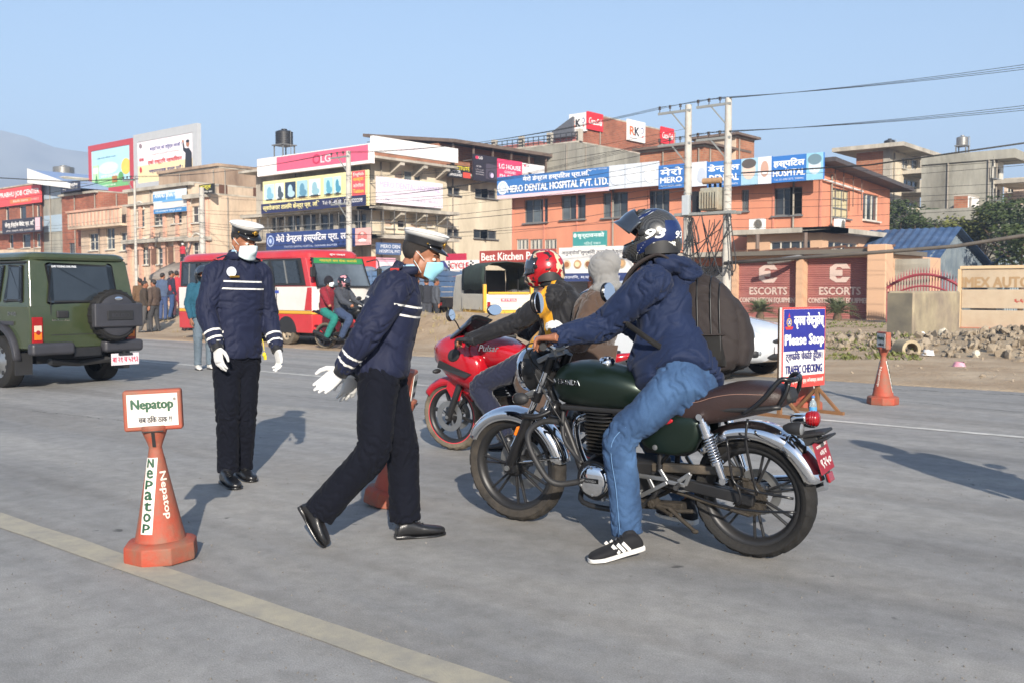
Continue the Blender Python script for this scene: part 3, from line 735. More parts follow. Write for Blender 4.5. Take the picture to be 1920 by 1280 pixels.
# rooftop billboards
def legs(o,w,h,d,n=4):
 for k in range(n):
  x_ = -w/2 + w * (k + .5) / n; q = MB(); q.bar((x_,d + .3,-h/2 - 2.6),(x_,d + .3,h/2),.12); q.bar((x_,d + .3,h/2 * .6),(x_,d + 2.0,-h/2 - 2.6),.08); q.bar((x_,d + .3,-h*.1),(x_,d + 1.6,-h/2 - 1.2),.06); q.build('support_strut',M_FRAMED,o)
o = signboard('red framed rooftop billboard with a green cartoon landscape',(172,278,244,352),48,'Y','#a9d3e0',[
 ('r',0,1,0,.14,'#6fae72'),('r',.0,.8,.14,.26,'#9ccf8c'),('e',.9,.48,.12,.2,'#e5c25a'),('e',.45,.5,.26,.16,'#c7e3cf'),('t','अनुसारको विजयी जनता',.4,.78,.5,.05,'#4f6f86',.01),('t','सुनौलो',.5,.52,.38,.11,'#e8f0d8',.03),('t','सर्वोत्तम कृषि',.5,.3,.5,.1,'#f0f4e0',.02),
 ('r',.04,.2,.2,.62,'#b5d8a8'),('r',.06,.18,.4,.55,'#e6ecd0'),('r',.55,.68,.12,.28,'#a8743c'),('e',.78,.26,.06,.1,'#5c9a5a'),('p',[(.1,.16),(.14,.4),(.18,.16)],'#4e8c50'),('t','DEVELOPMENT BANK',.4,.06,.5,.05,'#e6efe0')],name='billboard',frame=('#b0444c',.55),off=.2,depth=.3)
legs(o,5.5,4.6,.3)
o = signboard('large grey framed rooftop billboard with a rally notice and dark-suited figure',(259,258,362,338),47,'Y','#e6dfe4',[
 ('r',0,1,0,.42,'#e8d3a4'),('p',[(.55,0),(1,.16),(1,0)],'#d8484c'),('t','बन्दि भन् को विरुद्ध आऔं !',.52,.78,.58,.12,'#4a4c8c',.03),('t','राष्ट्रको समृद्धिको लागि एकजुट',.52,.645,.5,.04,'#d0705c'),('t','एको राष्ट्रिय महाधिवेशन',.5,.46,.62,.14,'#c63c38',.04),('t','भव्यतापूर्वक सफल पारौं !',.52,.25,.62,.12,'#3c3c78',.03),('t','नेपाली कांग्रेस',.07,.56,.09,.12,'#c8404a',.02),
 ('p',[(.86,.12),(.88,.56),(.84,.62),(.83,.8),(.85,.8),(.865,.68),(.9,.66),(.94,.66),(.985,.55),(.99,.12)],'#2b2a30'),('e',.92,.76,.028,.07,'#a9765c'),('e',.92,.82,.03,.035,'#2a2a2e'),('e',.84,.83,.015,.035,'#a9765c'),('e',.06,.9,.03,.05,'#8c7c80'),('e',.06,.32,.02,.07,'#c23b40')],
 name='billboard',frame=('#aeb0b2',.7),off=.2,depth=.3)
legs(o,7,5,.3,5)
# --- beige house behind the corner building (its right flank shows)
xl = xk - .5
yF0,yF1 = y2b + .1,onX(962,400,xl).y
hF = onX(900,340,xl).z
sd = [rectX(a,c,d,e,xl) for a,c,d,e in ((840,352,863,366),(891,356,931,372),(835,430,862,444),(888,432,932,448),(838,480,860,496))]
B = Bldg('beige_house','plain beige house flank with small grey windows',xl - 12,xl,yF0,yF1,hF,M_BEIGE,(),sd)
for i,r_ in enumerate(sd): B.winS(r_,cols=3 if i in (1,3) else 2,fm=M_FRAMED,openf=1 if i in (1,3) else None)
q = MB(); q.b2((xl - 12,yF0,hF + .12),(xl + .9,yF1 + .3,hF + .3)); B.part('roof_slab',q,M_CONC)
q = MB(); zA,zB = onX(858,268,xl).z,onX(1020,304,xl).z
q.add([(xl + 1.2,yF0,zA),(xl + 1.2,yF1 + 4,zA + .1),(xl - 9,yF1 + 4,zA + 1.4),(xl - 9,yF0,zA + 1.4)] + [(xl + 1.2,yF0,zA - .25),(xl + 1.2,yF1 + 4,zA - .15),(xl - 9,yF1 + 4,zA + 1.15),(xl - 9,yF0,zA + 1.15)],
      [(0,1,2,3),(7,6,5,4),(0,4,5,1),(1,5,6,2),(2,6,7,3),(3,7,4,0)]); B.part('tin_roof',q,M_ROOFT)
q = MB(); q.b2((xl - 9,yF0 + .2,hF + .3),(xl - .6,yF1 + 3.5,zA - .1)); B.part('upper_wall',q,M_BRICK2)
for k in range(6):
 yy = yF0 + .3 + (yF1 - yF0 + 3) * k / 5; q = MB(); q.bar((xl + .8,yy,hF + .3),(xl + .8,yy,zA - .2),.12); B.part('post',q,M_ROOFT)
signboard('yellow and black institute sign on the beige house',(840,311,882,334),xl,'X','#26252a',[('t','INSTITUTE',.55,.8,.8,.3,'#dccb34',.05),('r',.66,1,.05,.5,'#c84a3c'),('t','COMPUTER',.3,.5,.5,.2,'#ddd',.03),('t','LANGUAGE',.32,.22,.56,.2,'#ddd',.03)],off=1.25)
signboard('black washing machine advert on the beige house roofline',(888,292,932,341),xl,'X','#2c2730',[('e',.14,.88,.07,.06,'#cc3c5a'),('t','LG',.29,.88,.16,.1,'#e8e4e4',.04),('p',[(.5,.12),(.52,.72),(.98,.66),(.98,.06)],'#4b4450'),('e',.74,.28,.16,.17,'#201c22'),('e',.74,.28,.12,.13,'#5a5464'),('e',.77,.26,.07,.09,'#c8b8d8'),('t','AI DD',.2,.55,.22,.06,'#d0ccd0'),('t','Intelligent Care',.24,.42,.34,.05,'#cfc9cf'),('t','Washing Machine',.24,.33,.34,.05,'#cfc9cf'),('t','More Protection',.24,.25,.34,.05,'#cfc9cf')],off=1.25)
signboard('pink sign reading LG HOUSE beside the washing machine advert',(933,301,979,336),xl,'X','#d73f66',[('t','LG HOUSE',.5,.62,.88,.24,'#f2e2e6',.05),('t','GONGABU',.5,.34,.46,.14,'#f0cfd8',.03),('t','PH: 01-436',.48,.12,.8,.16,'#f2e2e6',.04)],off=1.25)
signboard('white appliance sign next to the pink house sign',(980,309,1021,332),xl,'X','#dedbdb',[('e',.1,.8,.05,.09,'#cc3c5a'),('r',.25,.4,.02,.3,'#4a4048'),('r',.45,.55,.02,.26,'#6a5a60'),('t','LG',.22,.8,.1,.14,'#6a6468',.03)],off=1.25)
# --- grey blank building with a roof railing, and the brick tower behind the hospital
bR = 66.0
xr0,xr1 = YX(985,bR),YX(1080,bR)
B = Bldg('grey_house','blank grey plaster house with a black roof railing',xr0 - 8,xr1,bR,bR + 10,YZ(1030,273,bR),M_GREYW)
q = MB(); z0 = B.h + .12
for k in range(24):
 x_ = xr0 - 8 + (xr1 - xr0 + 8) * k / 23; q.bar((x_,bR + .15,z0),(x_,bR + .15,z0 + .75),.05)
for zz in (.2,.45,.75): q.bar((xr0 - 8,bR + .15,z0 + zz),(xr1,bR + .15,z0 + zz),.06)
B.part('railing',q,mat('black_iron',(.03,.03,.032),.5))
for k in range(5):
 x_ = xr0 - 7 + (xr1 - xr0 + 7) * k / 4; q = MB(); q.b2((x_ - .2,bR + .25,z0),(x_ + .2,bR + .65,z0 + 1.0)); B.part('parapet_post',q,M_CONC)
q = MB(); q.b2((xr0 - 6,bR + 2,z0),(xr0,bR + 6,z0 + .7)); B.part('stair_room',q,mat('faded_red_tin','#9c6258',.7))
bT = 70.0
xt0,xt1 = YX(1079,bT),YX(1101,bT)
hT = YZ(1101,211,bT)
yT1 = onX(1266,300,xt1).y
B = Bldg('brick_tower','tall red brick block with cola and RK signs on its flank',xt0,xt1,bT,yT1,hT - .12,M_BRICK)
q = MB(); pz = YZ(1067,222,bT); pb = YZ(1037,252,bT)
q.prism([(YX(1037,bT),pb),(xt0,pz),(xt0,pb - .5),(YX(1037,bT),pb - .5)],'y',bT - .5,bT + 8); B.part('lean_to_roof',q,mat('slate_tin','#585a60',.6,var=.2))
q = MB(); q.b2((YX(1037,bT),bT,pb - 3),(xt0 - .02,bT + 7,pb - .52)); B.part('lean_to_wall',q,mat('pinkish_tin','#b06a66',.7,var=.15))
q = MB()
for k in range(4): yy = yT1 - 2.5 + k * .7; q.b2((xt1 + .003,yy - .12,hT - 6),(xt1 + .1,yy + .12,hT - .2))
B.part('plaster_strip',q,M_CREAM)
def rk(label,r_,pl,sd_):
 signboard(label,r_,pl,sd_,'#dddbd8',[('t','R',.25,.48,.26,.4,'#d8622e',.06),('t','K',.52,.48,.25,.4,'#26242a',.06),('e',.81,.58,.09,.15,'#3c4480'),('e',.80,.57,.065,.11,'#dddbd8'),('p',[(.78,.2),(.84,.36),(.9,.3)],'#c8343c'),('r',.1,.5,.12,.15,'#b0a8a4')],off=.2)
def cola(label,r_,pl,sd_):
 signboard(label,r_,pl,sd_,'#cf2b35',[('t','Coca-Cola',.5,.5,.84,.36,'#efe3e0',.025,.35),('p',[(.1,.36),(.4,.3),(.75,.34),(.9,.28),(.75,.38),(.4,.34)],'#efe3e0')],off=.2)
rk('white square RK sign on the front of the brick tower',(1067,213,1100,248),bT,'Y')
cola('red cola sign next to the tower corner',(1102,212,1131,245),xt1,'X')
rk('white square RK sign in the middle of the brick flank',(1177,227,1210,266),xt1,'X')
cola('red cola sign at the far end of the brick flank',(1240,240,1264,271),xt1,'X')
# --- salmon hospital
b3 = 50.0
xm0,xm1 = YX(962,b3),YX(1537,b3)
yH1 = onX(1668,400,xm1).y
hH = YZ(1240,345,b3)
fw = [(983,374,1027,418),(1052,366,1098,412),(1130,361,1177,408),(1214,357,1255,404),(1450,352,1504,404),(1390,356,1404,396)]
fl = [(968,449,991,469),(993,449,1017,469),(1020,449,1044,469)]
fr = [rectY(*r_,b3) for r_ in fw + fl]
sd = [rectX(1559,355,1593,409,xm1),rectX(1618,365,1648,414,xm1)]
B = Bldg('hospital_building','salmon two-storey dental hospital with a long blue roof sign',xm0,xm1,b3,yH1,hH,M_PINK,fr,sd,roof=False)
HB = B
for i,r_ in enumerate(fr):
 B.winF(r_,cols=3,fm=M_FRAMEW if i >= 6 else M_FRAMED,bars=7 if i >= 6 else 0,openf=2 if i in (4,) else None,gm=[M_GLASS,M_GLASS,M_GLASS2],sill=i < 6)
B.winS(sd[0],cols=3,rows=3,fm=M_FRAMED,gm=mat('drawn_curtain','#bdb18c',.5,var=.1)); B.winS(sd[1],cols=3,fm=M_FRAMEW)
q = MB(); zt,zl = onX(1543,300,xm1).z,onX(1690,356,xm1).z
q.add([(xm1 + 1.0,b3 - .6,zt),(xm1 + 1.0,yH1 + 1.2,zl),(xm0 - .3,yH1 + 1.2,zl),(xm0 - .3,b3 - .6,zt)] + [(xm1 + 1.0,b3 - .6,zt - .22),(xm1 + 1.0,yH1 + 1.2,zl - .22),(xm0 - .3,yH1 + 1.2,zl - .22),(xm0 - .3,b3 - .6,zt - .22)],
      [(0,1,2,3),(7,6,5,4),(0,4,5,1),(1,5,6,2),(2,6,7,3),(3,7,4,0)]); B.part('roof',q,mat('dark_tin_roof','#4a4443',.6,var=.2))
q = MB(); q.add([(xm1 - .001,b3,hH - .01),(xm1 - .001,yH1,hH - .01),(xm1 - .001,yH1,zl - .05),(xm1 - .001,b3,zt - .23)],[(0,1,2,3)]); q.b2((xm0 + .01,b3 + .002,hH - .01),(xm1 - .01,b3 + .2,zt - .3)); B.part('gable_wall',q,M_PINK)
for i in range(9):
 x_ = xm0 + (xm1 - xm0) * i / 8; q = MB(); q.b2((x_ - .05,b3 - .06,3.4),(x_ + .05,b3 - .002,hH)); B.part('wall_rib',q,mat('salmon_rib','#c3806a',.85,var=.1))
for px_,py_ in ((1556,312),(1572,320),(1590,330),(1606,338)):
 p = onX(px_,py_,xm1); q = MB(); q.bar((xm1 + .3,p.y,p.z),(xm1 + .3,p.y,p.z - 1.7),.04); B.part('hanging_rod',q,M_ROOFT)
q = MB(); pa,pb_ = onX(1540,352,xm1),onX(1613,360,xm1); q.tube([(xm1 + .15,pa.y,pa.z + .4),(xm1 + .15,pb_.y,pb_.z)],.05,6); B.part('white_pipe',q,M_WHITE)
# ledge and lower storey on the right
zl0,zl1 = YZ(1450,443,b3),YZ(1450,432,b3)
q = MB(); q.b2((YX(1398,b3),b3 - 2.2,zl0),(xm1 + 1.5,b3 - .003,zl0 + .25)); q.b2((xm1 + .003,b3 - 2.2,zl0),(xm1 + 1.5,yH1 + 1,zl0 + .25)); B.part('ledge',q,M_CONC)
fr2 = [rectY(1443,452,1519,472,b3 - 1.6)]
q = MB(); xq0 = YX(1400,b3 - 1.6); o_ = (xq0,b3 - 1.6,-.2); wall_holes(q,o_,(1,0,0),xm1 + .8 - xq0,zl0 + .2,[(fr2[0][0] - xq0,fr2[0][1] - xq0,fr2[0][2] + .2,fr2[0][3] + .2)])
sdl = rectX(1553,455,1610,470,xm1 + .8); y0_ = b3 - 1.6
wall_holes(q,(xm1 + .8,y0_,-.2),(0,1,0),yH1 - y0_,zl0 + .2,[(sdl[0] - y0_,sdl[1] - y0_,sdl[2] + .2,sdl[3] + .2)]); B.part('lower_wall',q,M_ORANGE)
window(B.o,(xq0,b3 - 1.6,0),(1,0,0),(fr2[0][0] - xq0,fr2[0][1] - xq0,fr2[0][2],fr2[0][3]),cols=4,fm=M_FRAMEW,sill=False)
window(B.o,(xm1 + .8,y0_,0),(0,1,0),(sdl[0] - y0_,sdl[1] - y0_,sdl[2],sdl[3]),cols=4,fm=M_FRAMEW,sill=False)
# shop floor on the left: shutters and pillars in shade behind the trucks
q = MB(); q.b2((xm0,b3 - 2.4,3.15),(YX(1398,b3),b3 - .004,3.4)); B.part('shop_canopy',q,M_CONC)
# roof sign of the hospital: three angled boards
tooth = lambda u,v,s: [('e',u - s*.35,v + s*.2,s*.42,s*1.6,'#d0d4da'),('e',u + s*.35,v + s*.2,s*.42,s*1.6,'#e4e6ea'),('e',u,v - s*.8,s*.3,s*.9,'#c4cad4')]
signboard('long blue hospital roof sign with pink lower edge and white lettering',(932,323,1142,366),b3,'Y','#3a70ae',[
 ('r',0,1,0,.16,'#dcbfc6'),('e',.055,.5,.05,.31,'#d9dfe8'),('e',.055,.52,.036,.22,'#b9c8dd'),('e',.055,.5,.02,.14,'#e6ebf2'),('t','मेरो डेन्टल हस्पिटल प्रा.लि.',.55,.80,.6,.3,'#eceef2',.035),('t','MERO DENTAL HOSPITAL PVT. LTD.',.55,.41,.89,.3,'#eceef2',.05),('t','Regd No: 14025/065',.91,.93,.15,.07,'#d6dfea')],off=1.0)
signboard('pale tooth-picture panel between the hospital lettering boards',(1142,307,1234,352),b3,'Y','#c9d0d8',[('r',.33,.34,0,1,'#9aa2ac'),('r',.66,.67,0,1,'#9aa2ac'),('e',.52,.62,.09,.06,'#8d949c'),('e',.5,.55,.14,.3,'#dfe3e8'),('e',.85,.5,.12,.36,'#eceef0'),('e',.15,.5,.12,.34,'#d6dbe2')],off=1.02)
signboard('blue hospital sign board with the first word in two scripts',(1235,307,1325,352),b3,'Y','#3a70b4',[('r',.55,1,0,1,'#cfd5dc'),('t','मेरो',.27,.72,.46,.34,'#eef0f4',.045),('t','MERO',.27,.36,.46,.24,'#eef0f4',.055),('t','Tel: 01-4361377, 998496',.27,.1,.44,.09,'#d6dfea'),('e',.72,.55,.12,.34,'#e8eaee'),('e',.9,.45,.09,.3,'#b8c0cc')],off=1.0)
signboard('blue hospital sign board behind the transformer poles',(1326,299,1447,349),b3,'Y','#3a74b8',[('t','डेन्टल',.26,.72,.5,.33,'#eef0f4',.04),('t','DENTAL',.27,.36,.46,.24,'#eef0f4',.055),('t','Tel: 01-4361377, 998496',.27,.1,.44,.08,'#d6dfea'),('r',.54,.8,0,1,'#9cc0d4'),('e',.66,.55,.1,.34,'#d8c0b2'),('e',.66,.8,.11,.18,'#5a5450'),('r',.8,1,0,1,'#d8dbe0'),('e',.9,.55,.06,.3,'#c09a88'),('e',.9,.42,.04,.06,'#f0f0f0')],off=1.0)
signboard('blue hospital sign board at the roof corner with a smiling face picture',(1447,290,1544,340),b3,'Y','#3470b8',[('t','हस्पिटल',.34,.70,.6,.36,'#eef0f4',.045),('t','HOSPITAL',.34,.35,.62,.24,'#eef0f4',.055),('t','Tel: 01-4361377, 998496',.34,.1,.58,.08,'#d6dfea'),('r',.68,1,0,1,'#8cc0d8'),('e',.84,.52,.12,.32,'#c9d9e0'),('e',.84,.76,.13,.2,'#6a8490'),('p',[(.78,.42),(.84,.36),(.9,.42),(.84,.4)],'#f2f2f2')],off=1.0)
for (x0,y0,x1,y1,lb) in ((1408,412,1432,432,'white air conditioner unit on the ledge by the transformer'),(1563,413,1585,433,'white air conditioner unit on the hospital flank')):
 if x0 < 1500: c_ = onY((x0+x1)/2,y1,b3 - .9); rz = 0
 else: c_ = onX((x0+x1)/2,y1,xm1 + .6); rz = math.pi/2
 o = thing('air_conditioner',lb,'air conditioner',c_,rz)
 q = MB(); q.b2((-.42,-.15,0),(.42,.15,.6)); q.build('case',M_WHITE,o,bevel=.02)
 q = MB(); q.lathe([(.24,-.02),(.26,0),(.24,.02)],(-.1 + .2,-.155,.3),'y',20);
 for k in range(5): q.bar((.1 + .24 * math.cos(k * .63),-.16,.3 + .24 * math.sin(k * .63)),(.1 - .24 * math.cos(k * .63),-.16,.3 - .24 * math.sin(k * .63)),.014)
 q.build('fan_grille',M_FRAMED,o)
 q = MB(); q.disc((.1,-.152,.3),.22,'y',20,.004); q.build('fan_opening',M_CONCD,o)
 q = MB()
 for sx in (-.3,.3): q.bar((sx,0,-.04),(sx,.5,-.04),.04)
 q.build('bracket',M_FRAMED,o)
# shop signs on the street level
bs = b3 - 2.6
signboard('brown red kitchen parlour sign with white letters behind the red helmet',(899,469,1040,492),bs,'Y','#9c4238',[('t','Best Kitchen Parlour',.5,.5,.94,.62,'#eee2dc',.04)],off=.1)
signboard('teal sign with pale script on the hospital wall',(1074,434,1136,463),bs,'Y','#3f8c8a',[('e',.07,.75,.05,.14,'#cfe0dc'),('t','वृन्दावनको',.55,.72,.8,.4,'#d6e8e4',.04),('t','मिठाई पसल',.6,.22,.5,.22,'#bcd8d4',.02),('r',0,1,.0,.06,'#d6d6d0')],off=.1)
signboard('white food banner with dark script and round dishes',(1048,463,1185,528),bs - .2,'Y','#dcdad6',[('t','अनुज्योति लुम्बिनी तन्दुरी भोजनालय',.5,.84,.92,.16,'#3a3c48',.02),('r',0,1,0,.24,'#33406e'),('t','चाउमिन, म:म:, खाना, नास्ता',.45,.12,.8,.12,'#d6dae6',.02)] + [('e',.12 + k * .15,.5,.055,.13,c) for k,c in enumerate(('#c8b89a','#b8906a','#d6c6a8','#a88058','#c4a880','#b49a78'))] + [('e',.12 + k * .15,.5,.035,.08,c) for k,c in enumerate(('#a06a40','#d8c8a0','#8a5c3c','#d0b080','#9c7448','#caa070'))],off=.1)
o = signboard('checkered cycle shop sign beside the masked walking officer',(797,489,896,532),bs - 3.0,'Y','#e0dcd8',[('p',[(0,1),(.38,1),(.5,.55),(0,.5)],'#3a3f74'),('t','साइकल पसल',.2,.8,.32,.2,'#dcdce6',.02)]
 + [('r',.02 + (i * 2 + j % 2) * .028,.048 + (i * 2 + j % 2) * .028,.03 + j * .07,.10 + j * .07,'#222226') for j in range(2) for i in range(17)]
 + [('r',.5 + (i * 2 + j % 2) * .028,.528 + (i * 2 + j % 2) * .028,.9 - j * .07,.97 - j * .07,'#222226') for j in range(13) for i in range(1)] + [('r',.92 + (j % 2) * .035,.955 + (j % 2) * .035,.9 - j * .07,.97 - j * .07,'#222226') for j in range(12)]
 + [('r',.57,.91,.55,.95,'#e8e2de'),('r',.6,.9,.16,.52,'#e8e2de'),('t','CYCLE',.74,.76,.34,.26,'#cf3440',.05),('t','SHOP',.75,.35,.3,.26,'#cf3440',.05),('r',.0,.56,.22,.44,'#e8d8d8'),('t','साइकल मर्मत सेवा',.28,.33,.5,.13,'#c04a54',.02)],off=.1)
signboard('dark red strip sign above the cycle shop sign',(836,476,872,489),bs - 2.8,'Y','#b02a46',[],off=.1)
# shop fronts at street level (closed shutters)
M_SHUT = mat('grey_shutter','#7d7d7c',.55,metal=.3,var=.15,vs=1)
def shutter_mesh(w,h,slat=.09):
 q = MB(); n = int(h / slat); rows = []
 for k in range(n):
  z = h * k / n; d = h / n
  rows += [[(-w/2,0,z),(w/2,0,z)],[(-w/2,-.025,z + d * .35),(w/2,-.025,z + d * .35)],[(-w/2,-.02,z + d * .75),(w/2,-.02,z + d * .75)]]
 rows.append([(-w/2,0,h),(w/2,0,h)])
 q.loft(rows,caps=False,closed_ring=False); return q
for k,px in enumerate((985,1075,1165,1255,1345)):
 x_ = YX(px,b3 - .05); q = shutter_mesh(2.2,2.6); q.xf(Matrix.Translation((x_,b3 - .05,.1))); q.build('shop_shutter',M_SHUT,HB.o,smooth=30)
# --- escorts shutter wall
b4 = 43.5
M_REDSH = mat('faded_red_shutter','#99605a',.6,var=.14,vs=1.2,dirt=.35,dcol='#8a6a5c',ds=1.2)
xs0,xs1 = YX(1372,b4),YX(1640,b4)
hS = YZ(1520,478,b4)
o = thing('shutter_block','low plastered block with two big red roller shutters','building')
P1,P2 = (YX(1382,b4),YX(1495,b4)),(YX(1511,b4),YX(1636,b4))
hs1 = YZ(1560,484,b4)
q = MB(); wall_holes(q,(xs0,b4,-.2),(1,0,0),xs1 - xs0,hS + .2,[(P1[0]-xs0,P1[1]-xs0,.15,hs1 + .2),(P2[0]-xs0,P2[1]-xs0,.15,hs1 + .2)],.3)
q.quad((xs1,b4,-.2),(xs1,b4 + 9,-.2),(xs1,b4 + 9,hS),(xs1,b4,hS)); q.build('wall',M_ORANGE,o)
q = MB(); q.b2((xs0 - .3,b4 - .5,hS),(xs1 + .3,b4 + 6,hS + .2)); q.build('roof_slab',M_CONCD,o)
for i,(a_,c_) in enumerate((P1,P2)):
 w = c_ - a_; q = shutter_mesh(w - .02,hs1 + .1,.1); q.xf(Matrix.Translation(((a_+c_)/2,b4 + .22,-.05))); s_ = q.build('roller_shutter',M_REDSH,o,smooth=30)
 cx = (a_+c_)/2; y_ = b4 + .185
 lz = YZ(1570,512,b4); pts = [(.0,.3),(.3,.5),(.8,.5),(1.0,.22),(.62,.22),(.52,.3),(.36,.3),(.28,.16),(.62,.16),(.62,-.16),(.28,-.16),(.36,-.3),(.52,-.3),(.62,-.22),(1.0,-.22),(.8,-.5),(.3,-.5),(.0,-.3)]
 q = MB(); q.add([(cx + (u - .5) * .95,y_,lz + v * .85) for u,v in pts],[tuple(range(len(pts)))]); q.build('painted_logo',ink('#c9b3a8'),s_)
 tx = lambda s,z,w_,h_: text(s_,s,(cx,y_,z),ink('#c9b3a8'),w_,h_,h_ * .05)
 tx('ESCORTS',YZ(1570,546,b4),w * .62,.34); tx('CONSTRUCTION EQUIPMENT',YZ(1575,565,b4),w * .96,.27)
xq = YX(1638,b4); yq = onX(1669,540,YX(1661,b4 - .8)).y
q = MB(); q.b2((xq,b4 - .8,-.2),(YX(1661,b4 - .8),b4 + .1,hS + .35)); q.build('corner_pillar',M_ORANGE,o,bevel=.04)
q = MB(); q.b2((YX(1497,b4),b4 - .25,-.2),(YX(1509,b4),b4 - .002,hS)); q.build('middle_pillar',M_ORANGE,o)
q = MB(); p = onY(1480,492,b4 - .7); q.tube([(p.x - .9,b4 - 1.0,p.z),(p.x,b4 - .9,p.z + .12),(p.x + .5,b4 - .3,p.z + .3)],[.12,.14,.07],8); q.build('wall_lamp',M_TANKG,o,smooth=40)
q = MB()
for k in range(9):
 x_ = xs0 + (xs1 - xs0) * k / 8 + random.uniform(-.4,.4); q.box((x_,b4 + random.uniform(-.3,.6),hS + .26),(random.uniform(.5,1.6),.12,.1),(0,random.uniform(-.1,.1),random.uniform(-.6,.6)))
q.build('loose_timber',M_WOODF,o)
for k in range(2): q = MB(); p = onY(1420 + k * 90,476,b4 + 1.5); q.cyl((p.x,p.y,hS + .2),(p.x,p.y,hS + 1.1),.1,n=8); q.build('vent_pipe',M_ROOFT,o)
# small brick roof rooms behind the hospital sign
for (x0,y0,x1,y1,Y,m_,lb,nm) in ((1200,281,1320,320,62,M_BRICK2,'low brick parapet room right behind the hospital roof sign','brick_parapet_house'),(1302,262,1380,330,66,M_CREAM,'pale roof room with a brick end wall behind the right transformer pole','roof_room_house')):
 a0,a1,z0,z1 = rectY(x0,y0,x1,y1,Y)
 B = Bldg(nm,lb,a0,a1,Y,onX(1414,290,a1).y if m_ is M_CREAM else Y + 6,z1,m_,mside=M_BRICK2 if m_ is M_CREAM else None)
 q = MB(); q.b2((a0 - .4,Y - .5,z1 + .13),(a1 + .4,B.y1 + .3,z1 + .3)); B.part('roof_edge',q,M_ROOFT)
# --- houses on the right, further back
b5 = 82.0
xI0,xI1 = YX(1602,b5),YX(1664,b5)
yI1 = onX(1726,330,xI1).y; hI = YZ(1650,284,b5)
sd = [rectX(a,c,d,e,xI1) for a,c,d,e in ((1691,297,1704,317),(1708,299,1721,319),(1694,338,1722,360),(1700,380,1720,402))]
B = Bldg('brick_apartment','brick and concrete apartment house with a dark roof tank',xI0,xI1,b5,yI1,hI,M_BRICK2,(),sd,mside=M_BEIGE)
for r_ in sd: B.winS(r_,cols=3,rows=2,fm=M_FRAMEW)
q = MB(); q.b2((xI0 - 1.6,b5 - 1.2,hI + .12),(xI1 + 1.5,yI1 + 1,hI + .45)); B.part('roof_slab',q,M_CONC)
for py_ in (326,362):
 zz = onX(1700,py_,xI1).z; q = MB(); q.b2((xI1 + .003,b5 + 3,zz - .15),(xI1 + 1.6,yI1,zz + .15)); q.b2((xI1 + 1.45,b5 + 3,zz + .15),(xI1 + 1.6,yI1,zz + .9)); B.part('balcony',q,M_CONC)
q = MB(); q.b2((xI1 - .5,b5 - .05,0),(xI1 + .05,b5 + .6,hI)); B.part('concrete_column',q,M_CONC)
tank('dark water tank on the brick apartment roof',1655,262,1681,280,b5 + 3,M_TANKB)
b6 = 78.0
xJ0,xJ1 = YX(1724,b6),YX(1860,b6)
yJ1 = onX(1881,340,xJ1).y; hJ = YZ(1800,297,b6)
sd = [rectX(1863,315,1876,336,xJ1),rectX(1863,355,1875,376,xJ1)]
B = Bldg('grey_apartment','windowless weathered grey apartment flank with a steel roof tank',xJ0,xJ1,b6,yJ1,hJ,M_GREYW,(),sd,mside=M_FRAMEW)
for r_ in sd: B.winS(r_,cols=2,fm=M_FRAMED,bars=4)
q = MB(); q.b2((xJ0,b6 - .15,hJ - .3),(xJ1 + 1.4,yJ1 + 1.5,hJ + .35)); B.part('parapet',q,M_GREYW)
zz = onX(1870,344,xJ1).z; q = MB(); q.b2((xJ1 + .003,b6,zz - .15),(xJ1 + 2.2,yJ1 + 3,zz + .15)); B.part('balcony',q,M_CONC)
tank('steel water tank on a concrete stand on the grey apartment',1790,256,1819,273,b6 + 2,M_TANKG,stand=2.0)
q = MB(); zz = YZ(1770,392,b6 - 6); q.b2((YX(1722,b6 - 6),b6 - 6,zz - 8),(YX(1960,b6 - 6),b6 - 5.6,zz)); tag(q.build('garden_wall',M_GREYW),'grey retaining wall above the bushes','wall')
xK0,xK1 = YX(1786,b6 - 3),YX(1812,b6 - 3)
B = Bldg('brick_outhouse','small raw brick outhouse against the grey apartment',xK0,xK1,b6 - 3,b6 - .3,YZ(1800,368,b6 - 3),M_BRICK2,mside=M_WHITE)
b7 = 84.0
xL0,xL1 = YX(1879,b7),YX(1917,b7)
fr = [rectY(1890,375,1906,392,b7),rectY(1888,348,1900,362,b7)]
B = Bldg('pinkish_house','pinkish white house at the right end behind the grey apartment',xL0,xL1,b7,b7 + 9,YZ(1898,337,b7),mat('pinkish_white_plaster','#cdb9a8',.9,var=.1,dirt=.5,dcol='#9c8878'),fr)
for r_ in fr: B.winF(r_,cols=2,fm=M_FRAMEW)
